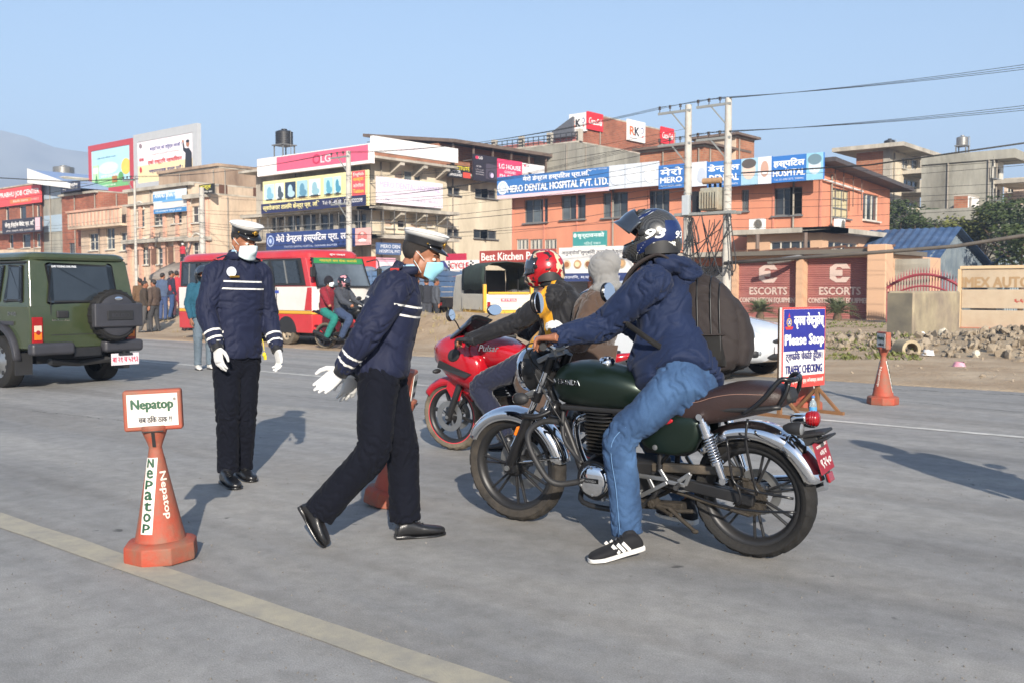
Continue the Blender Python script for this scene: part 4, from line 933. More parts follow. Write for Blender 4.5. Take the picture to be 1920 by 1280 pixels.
# --- sheds with blue roofs
M_BLUET = mat('blue_tin_roof','#2d4668',.6,metal=.1,var=.2,vs=.7,dirt=.35,dcol='#7f95b4',ds=.6)
M_TINW = mat('grey_tin_wall','#7a8790',.5,metal=.4,col2='#98a2a6',vs=.6,mix=(.4,.6))
def shed(label,pxl,pxr,pyr,pye,Y,length,name='tin_shed'):
 x0,x1 = YX(pxl,Y),YX(pxr,Y); xr = (x0 + x1) / 2; zr = YZ((pxl+pxr)/2,pyr,Y); ze = YZ((pxl+pxr)/2,pye,Y)
 o = thing(name,label,'shed')
 q = MB(); n = 26; rows = []
 for k in range(n * 2 + 1):
  t = k / (n * 2); x_ = x0 + (x1 - x0) * t; top = ze + (zr - ze) * (1 - abs(2 * t - 1)); d = .05 if k % 2 else 0
  rows.append([(x_,Y - d,-.2),(x_,Y - d,top)])
 q.loft(rows,caps=False,closed_ring=False); q.build('gable_wall',M_TINW,o)
 q = MB(); q.b2((x0,Y + .05,-.2),(x1,Y + length,ze)); q.build('body',M_TINW,o)
 for (xa_,za_,xb_,zb_,nm) in ((x0 - .7,ze - .45,xr,zr,'roof_slope'),(x1 + .7,ze - .45,xr,zr,'roof_slope')):
  q = MB(); rows = []
  for k in range(61):
   yy = Y - .6 + (length + 1.2) * k / 60; d = .05 if k % 2 else 0
   rows.append([(xa_,yy,za_ + d),(xb_,yy,zb_ + .06 + d)])
  q.loft(rows,caps=False,closed_ring=False); s_ = q.build(nm,M_BLUET,o); md = s_.modifiers.new('s','SOLIDIFY'); md.thickness = .03
 return o
def shed_x(label,pn,pf,pa,pya,pye,Yn,length):
 a = onY(pn,500,Yn).x; yn,yf,ya_ = Yn,onX(pf,500,a).y,onX(pa,500,a).y; za,ze = onX(pa,pya,a).z,onX(pn,pye,a).z
 o = thing('tin_shed',label,'shed'); q = MB(); rows = []
 for k in range(53):
  y_ = yn+(yf-yn)*k/52; top = ze+(za-ze)*(1-(ya_-y_)/(ya_-yn) if y_ < ya_ else 1-(y_-ya_)/(yf-ya_)); rows.append([(a+(.05 if k % 2 else 0),y_,-.2),(a+(.05 if k % 2 else 0),y_,top)])
 q.loft(rows,caps=False,closed_ring=False); q.build('gable_wall',M_TINW,o); q = MB(); q.b2((a-length,yn,-.2),(a-.05,yf,ze)); q.build('body',M_TINW,o)
 for (y0_,z0_) in ((yn-.7,ze-.5),(yf+.7,ze-.5)):
  q = MB(); rows = []
  for k in range(61): x_ = a+.5-(length+.5)*k/60; d = .05 if k % 2 else 0; rows.append([(x_,y0_,z0_+d),(x_,ya_,za+.06+d)])
  q.loft(rows,caps=False,closed_ring=False); s_ = q.build('roof_slope',M_BLUET,o); md = s_.modifiers.new('s','SOLIDIFY'); md.thickness = .03
 return o
shed_x('large tin shed with a blue roof beyond the red gate',1738,1852,1783,430,486,52,12)
shed('small shed with a bright blue roof at the right edge',1870,1990,448,492,58,12)
q = MB(); p = onY(1672,500,46); q.b2((YX(1666,46),46,-.1),(YX(1740,46),46.3,YZ(1700,486,46))); tag(q.build('yard_wall',M_GREYW),'grey yard wall between the shutter block and the tin shed','wall')
# --- red gate, concrete block, tan board wall
b8 = 40.0
o = thing('iron_gate','arched red iron gate behind the concrete block','gate')
q = MB(); x0,x1 = YX(1664,b8),YX(1804,b8); n = 26; M_RED = mat('red_gate_paint','#8e3c42',.5,var=.12)
top = lambda t: YZ(1735,541,b8) + (YZ(1735,515,b8) - YZ(1735,541,b8)) * math.sin(math.pi * t) ** .8
q.tube([(x0 + (x1-x0)*k/20,b8,top(k/20)) for k in range(21)],.06,6); q.tube([(x0 + (x1-x0)*k/20,b8,top(k/20) - .45) for k in range(21)],.04,6); q.b2((x0,b8 - .03,.1),(x1,b8 + .03,.2)); q.build('gate_frame',M_RED,o)
for k in range(n + 1):
 t = k / n; x_ = x0 + (x1 - x0) * t; q = MB(); q.tube([(x_,b8,.15),(x_,b8,top(t) + .15),(x_,b8,top(t) + .3)],[.022,.022,.003],6); q.build('bar',M_RED,o)
q = MB(); q.b2((x0,b8 + .05,.15),(x1,b8 + .08,1.3)); q.build('sheet_panel',M_RED,o)
g1 = G(1712,657); xa = g1.x; ya = g1.y
xl_ = onY(1663,600,ya).x; yr_ = onX(1800,600,xa).y; hb = onY(1712,546,ya).z
q = MB(); q.b2((xl_,ya,-.1),(xa,yr_,hb))
o = q.build('concrete_block',mat('block_concrete','#a79a7e',.9,col2='#86796a',vs=1.1,mix=(.35,.65),bump=.6,bs=8,dirt=.75,dcol='#4e483f',ds=.7)); tag(o,'massive weathered concrete block standing before the red gate','concrete block')
md = o.modifiers.new('b','BEVEL'); md.width = .06; md.segments = 3
q = MB(); q.b2((xl_ + .0,ya - .004,-.05),(xa - .04,ya - .001,hb - .05)); q.build('dark_stain_face',mat('tar_stain','#57534b',.9,col2='#77705f',vs=1.5,mix=(.3,.7)),o)
bW = 36.0
x0,x1 = YX(1804,bW),YX(2150,bW); hw = YZ(1860,504,bW)
o = thing('board_wall','tan board wall with faded lettering at the right edge','wall')
M_TAN = mat('tan_board','#b5a48c',.8,var=.1,vs=.8,dirt=.3,dcol='#97775a')
for k in range(3):
 q = MB(); q.b2((x0,bW,.05 + hw * k / 3),(x1,bW + .12,hw * (k + 1) / 3 - .01)); q.build('plank',M_TAN,o,bevel=.015)
q = MB(); q.b2((x0 - .05,bW - .06,hw),(x1,bW + .18,hw + .1)); q.b2((x0 - .12,bW - .04,0),(x0 - .01,bW + .16,hw - .004)); q.build('capping',ink('#c9b08c'),o)
text(o,'IMEX AUTOMOTIVE',(YX(1912,bW),bW - .006,hw * .78),ink('#a08460'),3.6,.34,.02)
text(o,'६-६१',(YX(1915,bW),bW - .006,hw * .48),ink('#b04a3c'),.35,.12,.01)
q = MB(); q.b2((x0,bW - .12,-.1),(x1,bW - .001,.1)); q.build('kerb',mat('red_kerb','#b5654a',.8),o)
# ------------------------------------------------------------------ people kit
def cloth_mat(name,col,rough=.75,c1=None,c2=None,sheen=.2,weave=220,var=.1,spec=.35,bump=.25,vs=3.0,col2=None):
 """cloth with fine weave; areas where attribute mask1/mask2 is positive take c1/c2 (sewn bands and panels)"""
 m,n,L,b = node_mat(name)
 tc = n.new('ShaderNodeTexCoord'); x = n.new('ShaderNodeTexNoise'); x.inputs['Scale'].default_value = vs; x.inputs['Detail'].default_value = 6; L.new(tc.outputs['Object'],x.inputs['Vector'])
 r = n.new('ShaderNodeValToRGB'); e = r.color_ramp.elements; c = lin(col); c_b = lin(col2) if col2 else tuple(v * (1 + var) for v in c)
 e[0].position,e[1].position = .32,.68; e[0].color = (*[v * (1 - var) for v in c],1); e[1].color = (*c_b,1); L.new(x.outputs[0],r.inputs[0]); out = r.outputs[0]
 for nm,cc in (('mask1',c1),('mask2',c2)):
  if not cc: continue
  a = n.new('ShaderNodeAttribute'); a.attribute_name = nm; g = n.new('ShaderNodeMath'); g.operation = 'GREATER_THAN'; g.inputs[1].default_value = 0; L.new(a.outputs['Fac'],g.inputs[0])
  mx = n.new('ShaderNodeMix'); mx.data_type = 'RGBA'; L.new(g.outputs[0],mx.inputs[0]); L.new(out,mx.inputs[6]); mx.inputs[7].default_value = (*lin(cc),1); out = mx.outputs[2]
 L.new(out,b.inputs['Base Color']); b.inputs['Roughness'].default_value = rough; b.inputs['Sheen Weight'].default_value = sheen; b.inputs['Specular IOR Level'].default_value = spec
 w = n.new('ShaderNodeTexNoise'); w.inputs['Scale'].default_value = weave; w.inputs['Detail'].default_value = 3; L.new(tc.outputs['Object'],w.inputs['Vector'])
 w2 = n.new('ShaderNodeTexNoise'); w2.inputs['Scale'].default_value = 9; w2.inputs['Detail'].default_value = 2; w2.inputs['Distortion'].default_value = .6; L.new(tc.outputs['Object'],w2.inputs['Vector'])
 ad = n.new('ShaderNodeMath'); ad.operation = 'MULTIPLY_ADD'; L.new(w2.outputs[0],ad.inputs[0]); ad.inputs[1].default_value = 5; L.new(w.outputs[0],ad.inputs[2])
 bp = n.new('ShaderNodeBump'); bp.inputs['Strength'].default_value = bump; bp.inputs['Distance'].default_value = .004; L.new(ad.outputs[0],bp.inputs['Height']); L.new(bp.outputs[0],b.inputs['Normal'])
 return m
M_SKIN = mat('skin','#8a5a42',.5,var=.12,vs=9,bump=.1,bs=160,col2='#9a684e')
M_SKIN.node_tree.nodes['Principled BSDF'].inputs['Subsurface Weight'].default_value = .08
M_SKIN.node_tree.nodes['Principled BSDF'].inputs['Subsurface Radius'].default_value = (.01,.004,.002)
M_HAIR = mat('black_hair',(.02,.015,.012),.55,var=.3,vs=60,bump=.6,bs=220)
M_EYE = mat('eye',(.05,.03,.02),.15,var=0)
M_EYEW = mat('eye_white','#d8cfc6',.3,var=0)
M_LEATHER = mat('black_leather',(.012,.012,.013),.28,var=.2,vs=12,bump=.15,bs=60,spec=.6)
M_GLOVE = cloth_mat('white_cotton','#c6c6c4',.85,sheen=.3,var=.05)
M_MASKC = cloth_mat('pale_blue_mask','#8cc4d4',.7,sheen=.1,var=.04)
M_MASKW = cloth_mat('white_mask','#cfdfe0',.7,sheen=.1,var=.04)
M_NAVY = cloth_mat('navy_nylon','#161c34',.72,c1='#d8d6d0',sheen=.04,spec=.28,vs=5,bump=.22)
M_NAVYT = cloth_mat('dark_navy_wool','#090c17',.9,spec=.2,sheen=.02,var=.15)
M_SHIRT = cloth_mat('pale_blue_shirt','#8fb6d8',.8)
M_CAPW = cloth_mat('white_cap_cloth','#d6d4d0',.8,var=.04)
M_CAPBAND = cloth_mat('black_cap_band','#0d0e14',.7)
M_PATENT = mat('black_patent',(.008,.008,.009),.12,var=0,spec=.7)
M_GOLD = mat('brass_badge','#b08a3c',.35,metal=.8,var=.2)
M_JEANS = cloth_mat('blue_jeans','#233a5a',.9,c1='#5f86b0',sheen=.02,var=.15,vs=4,col2='#3f5c80',bump=.5,weave=150)
M_RIDERJ = cloth_mat('blue_softshell','#0a1b3a',.75,sheen=.06,var=.12,bump=.3)
def nrm(v): return Vector(v).normalized()
def sring(c,a,b,ra,rb,n=20,p=2.4):
 out = []
 for k in range(n):
  t = 2*math.pi*k/n; ct,st = math.cos(t),math.sin(t)
  out.append(c + a * ra * math.copysign(abs(ct)**(2/p),ct) + b * rb * math.copysign(abs(st)**(2/p),st))
 return out
def curve_pts(P,n=4):
 """catmull-rom through P"""
 P = [Vector(p) for p in P]; Q = [P[0]*2-P[1]] + P + [P[-1]*2-P[-2]]; out = []
 for i in range(1,len(Q)-2):
  for k in range(n):
   t = k/n; a,b,c,d = Q[i-1],Q[i],Q[i+1],Q[i+2]
   out.append(.5*((2*b)+(c-a)*t+(2*a-5*b+4*c-d)*t*t+(3*b-a-3*c+d)*t**3))
 return out + [P[-1]]
def lerps(R_,n):
 out = []
 for i in range(len(R_)-1):
  for k in range(n): out.append(R_[i]+(R_[i+1]-R_[i])*k/n)
 return out + [R_[-1]]
def limb(b,P,R_,n=14,sub=4):
 b.tube(curve_pts(P,sub),lerps(R_,sub),n)
def fused(name,b,mats,parent,voxel=.01,smooth=4,sf=.5,bones=None,fold=0,masks=None,seed=0,freq=1.0,origin=Vector((0,0,0)),post=None):
 """one continuous skin over the overlapping pieces, with folds and sewn bands"""
 me = bpy.data.meshes.new(name); me.from_pydata(b.v,[],b.f)
 bm = bmesh.new(); bm.from_mesh(me); bmesh.ops.recalc_face_normals(bm,faces=bm.faces); bm.to_mesh(me); bm.free()
 o = bpy.data.objects.new(name,me); COL.objects.link(o)
 md = o.modifiers.new('r','REMESH'); md.mode = 'VOXEL'; md.voxel_size = voxel; md.use_smooth_shade = True
 if smooth: md = o.modifiers.new('s','SMOOTH'); md.factor = sf; md.iterations = smooth
 m2 = dg_mesh(o); bpy.data.objects.remove(o); bpy.data.meshes.remove(me); m2.name = name
 n = len(m2.vertices); co = np.empty(n*3,'f'); m2.vertices.foreach_get('co',co); co = co.reshape(-1,3).astype('d')
 no = np.empty(n*3,'f'); m2.vertices.foreach_get('normal',no); no = no.reshape(-1,3)
 idx = np.zeros(n,int); tt = np.zeros(n); L_ = np.ones(n); best = np.full(n,1e9)
 if bones:
  for i,(p,q) in enumerate(bones):
   p,q = np.array(p),np.array(q); d = q-p; l = np.linalg.norm(d); d = d/l
   t = np.clip((co-p) @ d,0,l); dist = np.linalg.norm(co-(p+t[:,None]*d),axis=1)
   u = dist < best; best[u] = dist[u]; idx[u] = i; tt[u] = ((co-p) @ d)[u]; L_[u] = l
 if fold and bones:
  disp = np.zeros(n)
  fr = []
  for p,q in bones: fr.append((Vector(p),*frame_of(Vector(q)-Vector(p))))
  N = noise.noise
  for k in range(n):
   i = idx[k]; o_,a,c = fr[i]; v = Vector(co[k]); r_ = v-o_; ang = math.atan2(r_.dot(c),r_.dot(a)); t = tt[k]
   e = min(t,L_[k]-t); w = .45 + .75*math.exp(-(e/.09)**2)
   tw = t*13*freq + 1.1*math.sin(ang + i*2) + 1.6*N(Vector((math.cos(ang)*1.1,math.sin(ang)*1.1,t*3+i+seed)))
   f = N(Vector((tw,math.cos(ang)*.9+i*7+seed,math.sin(ang)*.9)))
   g = N(Vector((tw*1.9+3.1,math.cos(ang)*1.5+i*3-seed,math.sin(ang)*1.5)))
   cr = max(0,1-abs(f)*3.4)**1.5; c2 = max(0,1-abs(g)*3.0)**1.5
   disp[k] = fold*(w*(.45-1.35*cr-.6*c2) + .3*N(v*9 + Vector((seed,0,0))))
  co = co + no*disp[:,None]
 if post: co = post(co)
 if masks:
  for nm,fns in masks.items():
   val = np.full(n,-1.0)
   for fn in fns: val = np.maximum(val,fn(co,idx,tt,best))
   at = m2.attributes.new(nm,'FLOAT','POINT'); at.data.foreach_set('value',val.astype('f'))
 m2.vertices.foreach_set('co',co.astype('f').ravel())
 m2.materials.clear()
 for m_ in (mats if isinstance(mats,list) else [mats]): m2.materials.append(m_)
 m2.polygons.foreach_set('material_index',[0]*len(m2.polygons)); m2.polygons.foreach_set('use_smooth',[True]*len(m2.polygons)); m2.update()
 ob = bpy.data.objects.new(name,m2); link(ob,parent); return ob
def band(i,t0,t1): return lambda co,idx,t,d: np.where((idx == i) & (d < .085),np.minimum(t-t0,t1-t),-1.0)
def hand_mesh(b,wrist,fwd,palm,side,curl=.3,spread=.12,size=1.0,thumb=.6,curls=None):
 """wrist point, direction of fingers, palm normal; side +1 = left hand (thumb direction = side * fwd x palm)"""
 f = nrm(fwd); pn = nrm(palm); pn = (pn - f*pn.dot(f)).normalized(); th = f.cross(pn)*side; s = size
 W = Vector(wrist)
 rings = []
 for t,hw,hd in ((-.03,.027,.022),(0,.028,.02),(.03,.037,.017),(.065,.042,.0155),(.088,.041,.0135),(.1,.034,.010)):
  rings.append(sring(W+f*t*s,th,pn,hw*s,hd*s,14,2.6))
 b.loft(rings)
 for k in range(4):
  off = (.030-.0205*k); L_ = (.073,.082,.076,.06)[k]; c0 = curls[k] if curls else curl*(1+.12*k)
  base = W+f*(.088-.006*abs(k-1.3))*s+th*off*s; d = (f+th*spread*(1.4-k)*.55).normalized(); p = base-d*.02*s; pts = [p,base]; q = base; dd = d
  for seg,ang in ((.46,c0*.8),(.31,c0*1.1),(.23,c0*.8)):
   ax = dd.cross(pn).normalized(); dd = (Matrix.Rotation(ang,3,ax) @ dd).normalized(); q = q+dd*L_*seg*s; pts.append(q)
  b.tube(pts,[x*s for x in (.010,.0105,.0098,.009,.0072)],10)
  b.sph(pts[-1],.0072*s,8,6)
 base = W+f*.02*s+th*.026*s; d = (th*.8+f*.75+pn*thumb*.5).normalized(); p1 = base+d*.042*s; d2 = (f*.95+th*.35+pn*thumb*.35).normalized(); p2 = p1+d2*.032*s; p3 = p2+(f+pn*.2).normalized()*.024*s
 b.tube([base-d*.015*s,base,p1,p2,p3],[x*s for x in (.014,.0155,.0125,.0108,.008)],10); b.sph(p3,.008*s,8,6)
def head_frame(Hc,f,u=(0,0,1)):
 f = nrm(f); u = nrm(u); l = u.cross(f).normalized(); u = f.cross(l).normalized()
 return Matrix(((f.x,l.x,u.x,Hc[0]),(f.y,l.y,u.y,Hc[1]),(f.z,l.z,u.z,Hc[2]),(0,0,0,1)))
def head_pieces(b,H,s=1.0,face=True):
 k = len(b.v)
 b.sph((-.012,0,.035),(.098*s,.077*s,.092*s),20,14); b.sph((.03,0,-.03),(.064*s,.062*s,.088*s),18,12); b.sph((.048,0,-.088),(.038,.044,.03),14,10)
 for sy in (-1,1):
  b.sph((.0,sy*.05,-.055),(.05,.018,.045),12,8); b.sph((.058,sy*.038,-.022),(.026,.022,.022),12,8)
  b.sph((-.008,sy*.079,-.012),(.019,.008,.031),12,8,Matrix.Rotation(sy*-.35,3,'Z')); b.sph((-.004,sy*.075,-.036),(.010,.007,.012),8,6)
 if face:
  b.tube([(.088,0,.018),(.1,0,-.008),(.112,0,-.030)],[.0085,.011,.014],8); b.sph((.104,0,-.034),(.017,.019,.011),10,8)
  b.sph((.079,0,.024),(.018,.05,.010),12,8); b.sph((.088,0,-.063),(.012,.026,.009),10,6); b.sph((.086,0,-.073),(.011,.022,.008),10,6)
 b.xf(H,k)
def add_eyes(root,H):
 for sy in (-1,1):
  q = MB(); q.sph((.076,sy*.032,-.002),(.0125,.0145,.0095),12,8); q.xf(H); e = q.build('eye',M_EYEW,root,smooth=180)
  q = MB(); q.sph((.085,sy*.031,-.003),(.0055,.0065,.0068),10,8); q.xf(H); q.build('iris',M_EYE,e,smooth=180)
  q = MB(); q.tube([(.084,sy*.016,.019),(.086,sy*.032,.026),(.074,sy*.052,.021)],[.003,.0042,.002],6); q.xf(H); q.build('eyebrow',M_HAIR,root,smooth=180)
def surgical_mask(root,H,m,low=0):
 q = MB(); rows = []; nt_,nv = 16,11
 for j in range(nv):
  v = j/(nv-1); rows.append([])
  for i in range(nt_+1):
   t = -1+2*i/nt_; a = t*1.22
   out = .106 + .024*math.exp(-(t/.33)**2)*math.exp(-((v-.68)/.3)**2) - .018*(1-v)**2*(1-abs(t)) + .002*(j % 2)
   x = .006+out*math.cos(a)**.8; y = .079*math.sin(a)*(1-.08*abs(v-.5)); z = -.118 + low + v*(.116 - .044*abs(t)**1.5) + .022*abs(t)**1.5
   rows[-1].append((x,y,z))
 q.loft(rows,caps=False,closed_ring=False); q.xf(H); o = q.build('face_mask',m,root,smooth=180)
 md = o.modifiers.new('s','SOLIDIFY'); md.thickness = .003
 for sy in (-1,1):
  for z0,z1 in ((-.018,.018),(-.085,-.03)):
   q = MB(); q.tube(curve_pts([(.036,sy*.072,z0),(.012,sy*.082,(z0+z1)/2),(-.018,sy*.084,z1)],4),.0016,5); q.xf(H); q.build('ear_loop',M_MASKW,o,smooth=180)
 return o
def peaked_cap(root,H,tilt=.16):
 T = H @ Matrix.Translation((-.008,0,.058)) @ Matrix.Rotation(tilt,4,'Y') @ Matrix.Diagonal((.96,.96,.8,1))
 def ell(z,a,c,n=36,dx=0,rise=0): return [Vector((dx+a*math.cos(2*math.pi*k/n),c*math.sin(2*math.pi*k/n),z+rise*math.cos(2*math.pi*k/n))) for k in range(n)]
 root_ = bpy.data.objects.new('peaked_cap',None); link(root_,root)
 q = MB(); q.loft([ell(-.004,.106,.088),ell(.045,.108,.09,rise=.004),ell(.046,.102,.085,rise=.004)],caps=False); q.xf(T); q.build('cap_band',M_CAPBAND,root_,smooth=50)
 q = MB(); q.loft([ell(.0455,.109,.091,rise=.004),ell(.054,.116,.102,dx=.003,rise=.006),ell(.068,.124,.113,dx=.004,rise=.010),ell(.079,.126,.116,dx=.005,rise=.012),ell(.090,.120,.110,dx=.004,rise=.012),ell(.098,.092,.083,dx=.003,rise=.009),ell(.102,.045,.04,dx=.002,rise=.005)]); q.xf(T); q.build('cap_crown',M_CAPW,root_,smooth=60)
 q = MB(); q.tube([p+Vector((0,0,0)) for p in ell(.0795,.1265,.1165,dx=.005,rise=.012)],.0035,6,closed=True); q.xf(T); q.build('piping',M_CAPW,root_,smooth=180)
 rows = []
 for i in range(25):
  a = -1.15+2.3*i/24; e = math.cos(a/1.15*math.pi/2)**.6; rows.append([Vector((.105*math.cos(a),.089*math.sin(a),.012)),Vector((.105*math.cos(a)+.026*e,.089*math.sin(a)*(1+.12*e),.003-.006*e)),Vector((.105*math.cos(a)+.052*e,.089*math.sin(a)*(1+.2*e),-.010-.014*e))])
 q = MB(); q.loft(rows,caps=False,closed_ring=False); q.xf(T); o = q.build('visor',M_PATENT,root_,smooth=180); md = o.modifiers.new('s','SOLIDIFY'); md.thickness = .004
 q = MB(); q.tube([Vector((.109*math.cos(a),.091*math.sin(a),.014+.006*math.cos(a))) for a in np.linspace(-1.2,1.2,15)],.004,6); q.xf(T); q.build('chin_strap',M_PATENT,root_,smooth=180)
 q = MB(); q.sph((.118,0,.035),(.006,.016,.022),12,8); q.sph((.121,0,.045),(.005,.008,.008),8,6)
 for sy in (-1,1): q.sph((.115,sy*.016,.036),(.004,.012,.008),8,6)
 q.xf(T); q.build('badge',M_GOLD,root_,smooth=180)
 for sy in (-1,1): q = MB(); q.sph((.109*math.cos(1.2*sy),.092*math.sin(1.2*sy),.017),.006,8,6); q.xf(T); q.build('strap_button',M_GOLD,root_,smooth=180)
 return root_
def hair_cap(root,H,zmin=-.012,back=-.075):
 q = MB(); rows = []; n = 28
 for j in range(9):
  ph = j/8
  rows.append([])
  for k in range(n):
   a = 2*math.pi*k/n; ca,sa = math.cos(a),math.sin(a)
   zl = .055 - .115*min(1,max(0,(.62-ca)/1.1))
   z = zl + (.131-zl)*ph; zz = (z-.035)/.096; r = math.sqrt(max(0,1-zz*zz))
   rows[-1].append((-.012+.1005*r*ca,.0795*r*sa,z))
 q.loft(rows,caps=True); q.xf(H); return q.build('hair',M_HAIR,root,smooth=180)
def shoe(root,ankle,heel,toe,m=None,sole=None,width=.047,stripes=None,up=None,name='shoe'):
 """heel and toe are ground-side points"""
 h,t = Vector(heel),Vector(toe); f = (t-h).normalized(); L_ = (t-h).length; upv = Vector(up) if up else Vector((0,0,1)); l = upv.cross(f).normalized(); u = f.cross(l).normalized()
 prof = ((0.0,.026,.05),(.06,.034,.078),(.2,.037,.088),(.34,.037,.082),(.48,.041,.064),(.62,.046,.054),(.78,.047,.046),(.9,.041,.040),(.97,.028,.033),(1.0,.012,.026))
 q = MB(); rings = []
 for s,w,hh in prof:
  c = h+f*L_*s+u*(hh/2+.012); rings.append(sring(c,l,u,w*width/.047,hh/2,16,2.6))
 q.loft(rings); a = Vector(ankle); c0 = h+f*L_*.2+u*.07
 q.tube([c0,c0.lerp(a,.6),a],[.043,.044,.042],14)
 o = fused(name,q,m or M_LEATHER,root,.006,3)
 q = MB(); rings = []
 for s,w,hh in prof:
  th = (.026 if s < .3 else .013) if sole is None else .03-.008*s
  c = h+f*L_*s*1.02-f*.003+u*(th/2 + (.004 if s > .85 else 0)); rings.append(sring(c,l,u,(w+.0045)*width/.047,th/2,16,4))
 q.loft(rings); q.build('sole',sole or M_LEATHER,o,smooth=45)
 q = MB()
 for k in range(4):
  s = .36+.06*k; hh = .084-.024*(k/3)*1.05
  q.tube([h+f*L_*s+l*.018+u*(hh+.010),h+f*L_*(s+.01)+u*(hh+.018),h+f*L_*s-l*.018+u*(hh+.010)],.003,5)
 q.build('lace',m or M_LEATHER,o,smooth=180)
 if stripes:
  for sd in (-1,1):
   for k in range(3):
    q = MB(); s0 = .36+k*.10; pts = []
    p0 = h+f*L_*(s0-.06)+l*sd*.0415*width/.047+u*.030; p1 = h+f*L_*(s0+.05)+l*sd*.0355*width/.047+u*.075
    q.bar(p0,p1,.004,.017,up=f); q.build('side_stripe',stripes,o)
 return o
def torso_rings(J,stations,n=24):
 """stations: (t along spine 0 pelvis..1 neck base (may exceed), half width, half depth, forward shift)"""
 lat0 = nrm(J['hl']-J['hr']); lat1 = nrm(J['sl']-J['sr']); P = (J['hl']+J['hr'])/2; N = J['neck']; mid = J.get('mid',(P+N)/2)
 out = []
 for t,w,d,fs in stations:
  c = P*(1-t)*(1-t)+(mid*2-(P+N)/2)*2*t*(1-t)+N*t*t
  tan = (-P*2*(1-t)+(mid*2-(P+N)/2)*2*(1-2*t)+N*2*t).normalized()
  k = min(1,max(0,t)); lat = (lat0*(1-k)+lat1*k); lat = (lat-tan*lat.dot(tan)).normalized(); fw = lat.cross(tan).normalized()
  out.append(sring(c+fw*fs,lat,fw,w,d,n,2.5))
 return out
def person(label,J,group=None,hi=True,gloves=None,jacket=None,trousers=None,shoes=None,build=1.0,headgear=None,mask=None,hem=-.06,padj=.03,masks=None,
           leg=(.098,.078,.062,.06),arm=(.085,.07,.058,.05),fold=.006,look=None,up=(0,0,1),hair=True,seed=1,collar=True,shoe_kw={},hands=None,voxel=.0075,cat='person',skip_head=False,tfold=None,bulge=0.0):
 """J: world joints hl hr sl sr neck head, el er wl wr (elbow, wrist), kl kr al ar (knee, ankle), heel/toe pairs"""
 J = {k: Vector(v) for k,v in J.items()}
 P = (J['hl']+J['hr'])/2; base = Vector((P.x,P.y,0))
 root = thing('person',label,cat,base,0,group)
 J = {k: v-base for k,v in J.items()}; lk = nrm(look)
 B_ = build; H = head_frame(J['head'],lk,up)
 # continuous body
 b = MB()
 b.loft(torso_rings(J,((-.12,.10,.08,0),(0,.135*B_,.095*B_,0),(.3,.122*B_,.085*B_,0),(.6,.14*B_,.098*B_,.0),(.82,.145*B_,.09*B_,0),(.95,.09,.065,0),(1.02,.055,.055,0))))
 b.tube([J['neck']-Vector((0,0,.03)),J['neck'].lerp(J['head'],.45),H @ Vector((-.02,0,-.05))],[.062,.056,.055],14)
 for s in 'lr':
  limb(b,[J['s'+s],J['e'+s],J['w'+s]],[.052,.042,.027]); limb(b,[J['h'+s],J['k'+s],J['a'+s]],[.078,.055,.038])
  limb(b,[J['neck']-Vector((0,0,.05)),J['s'+s]],[.06,.052])
 head_pieces(b,H)
 if hands:
  for s,kw in hands.items(): hand_mesh(b,J['w'+s],**kw)
 fused('body',b,M_SKIN,root,.0055 if hi else .014,3 if hi else 1,.5)
 if hi and not skip_head: add_eyes(root,H)
 bones = [(J['sl'],J['el']),(J['el'],J['wl']),(J['sr'],J['er']),(J['er'],J['wr']),(P-base,J['neck'])]
 # jacket
 pj = padj; b = MB()
 b.loft(torso_rings(J,((hem,.148*B_+pj*.75,.108*B_+pj*.9+bulge*.3,bulge*.3),(hem+.07,.152*B_+pj,.112*B_+pj+bulge*.6,bulge*.5),(.25,.142*B_+pj*1.1,.104*B_+pj*1.1+bulge,bulge*.7),(.5,.15*B_+pj*1.1,.112*B_+pj*1.1,bulge*.2),(.72,.158*B_+pj,.116*B_+pj,0),(.88,.142*B_+pj*.8,.098*B_+pj*.7,-.005),(.97,.095+pj*.5,.075+pj*.4,-.005),(1.04,.068,.068,.0),(1.09,.064,.066,.004))))
 for s in 'lr':
  S,E,W = J['s'+s],J['e'+s],J['w'+s]; inn = S.lerp(J['neck'],.35)-Vector((0,0,.03))
  b.tube(curve_pts([inn,S,S.lerp(E,.5),E,E.lerp(W,.5),W],4),lerps([arm[0]*.85,arm[0],(arm[0]+arm[1])/2,arm[1],arm[2],arm[3]],4),16)
 fused('jacket',b,jacket,root,voxel if hi else .018,5 if hi else 2,.5,bones,fold,masks,seed)
 if collar:
  q = MB(); fw = (lk - Vector((0,0,lk.z))).normalized(); la = Vector((0,0,1)).cross(fw); rows = []
  up_ = (J['head']-J['neck']).normalized()
  for k in range(25):
   a = math.pi + (-1+2*k/24)*2.55; r0 = fw*math.cos(a)+la*math.sin(a); c = J['neck']+up_*.005
   rows.append([c+r0*.083-up_*.02,c+r0*.079+up_*.03,c+r0*.074+up_*.05,c+r0*.088+up_*.036,c+r0*.102-up_*.012])
  q.loft(rows,caps=False,closed_ring=False); o = q.build('collar',jacket,root,smooth=180); md = o.modifiers.new('s','SOLIDIFY'); md.thickness = .006
 # trousers
 b = MB()
 b.loft(torso_rings(J,((-.22,.085,.085,0),(-.12,.14*B_,.105*B_,0),(0,.155*B_,.118*B_,0),(.16,.148*B_,.108*B_,0))))
 for s in 'lr':
  h,k_,a = J['h'+s],J['k'+s],J['a'+s]; h2 = h.lerp(P-base,.25)
  b.tube(curve_pts([h2,h.lerp(k_,.12),h.lerp(k_,.55),k_,k_.lerp(a,.5),k_.lerp(a,1.0)],4),lerps([leg[0]*1.02,leg[0]*1.06,(leg[0]+leg[1])/2,leg[1],(leg[1]+leg[2])/2*.98,leg[3]],4),18)
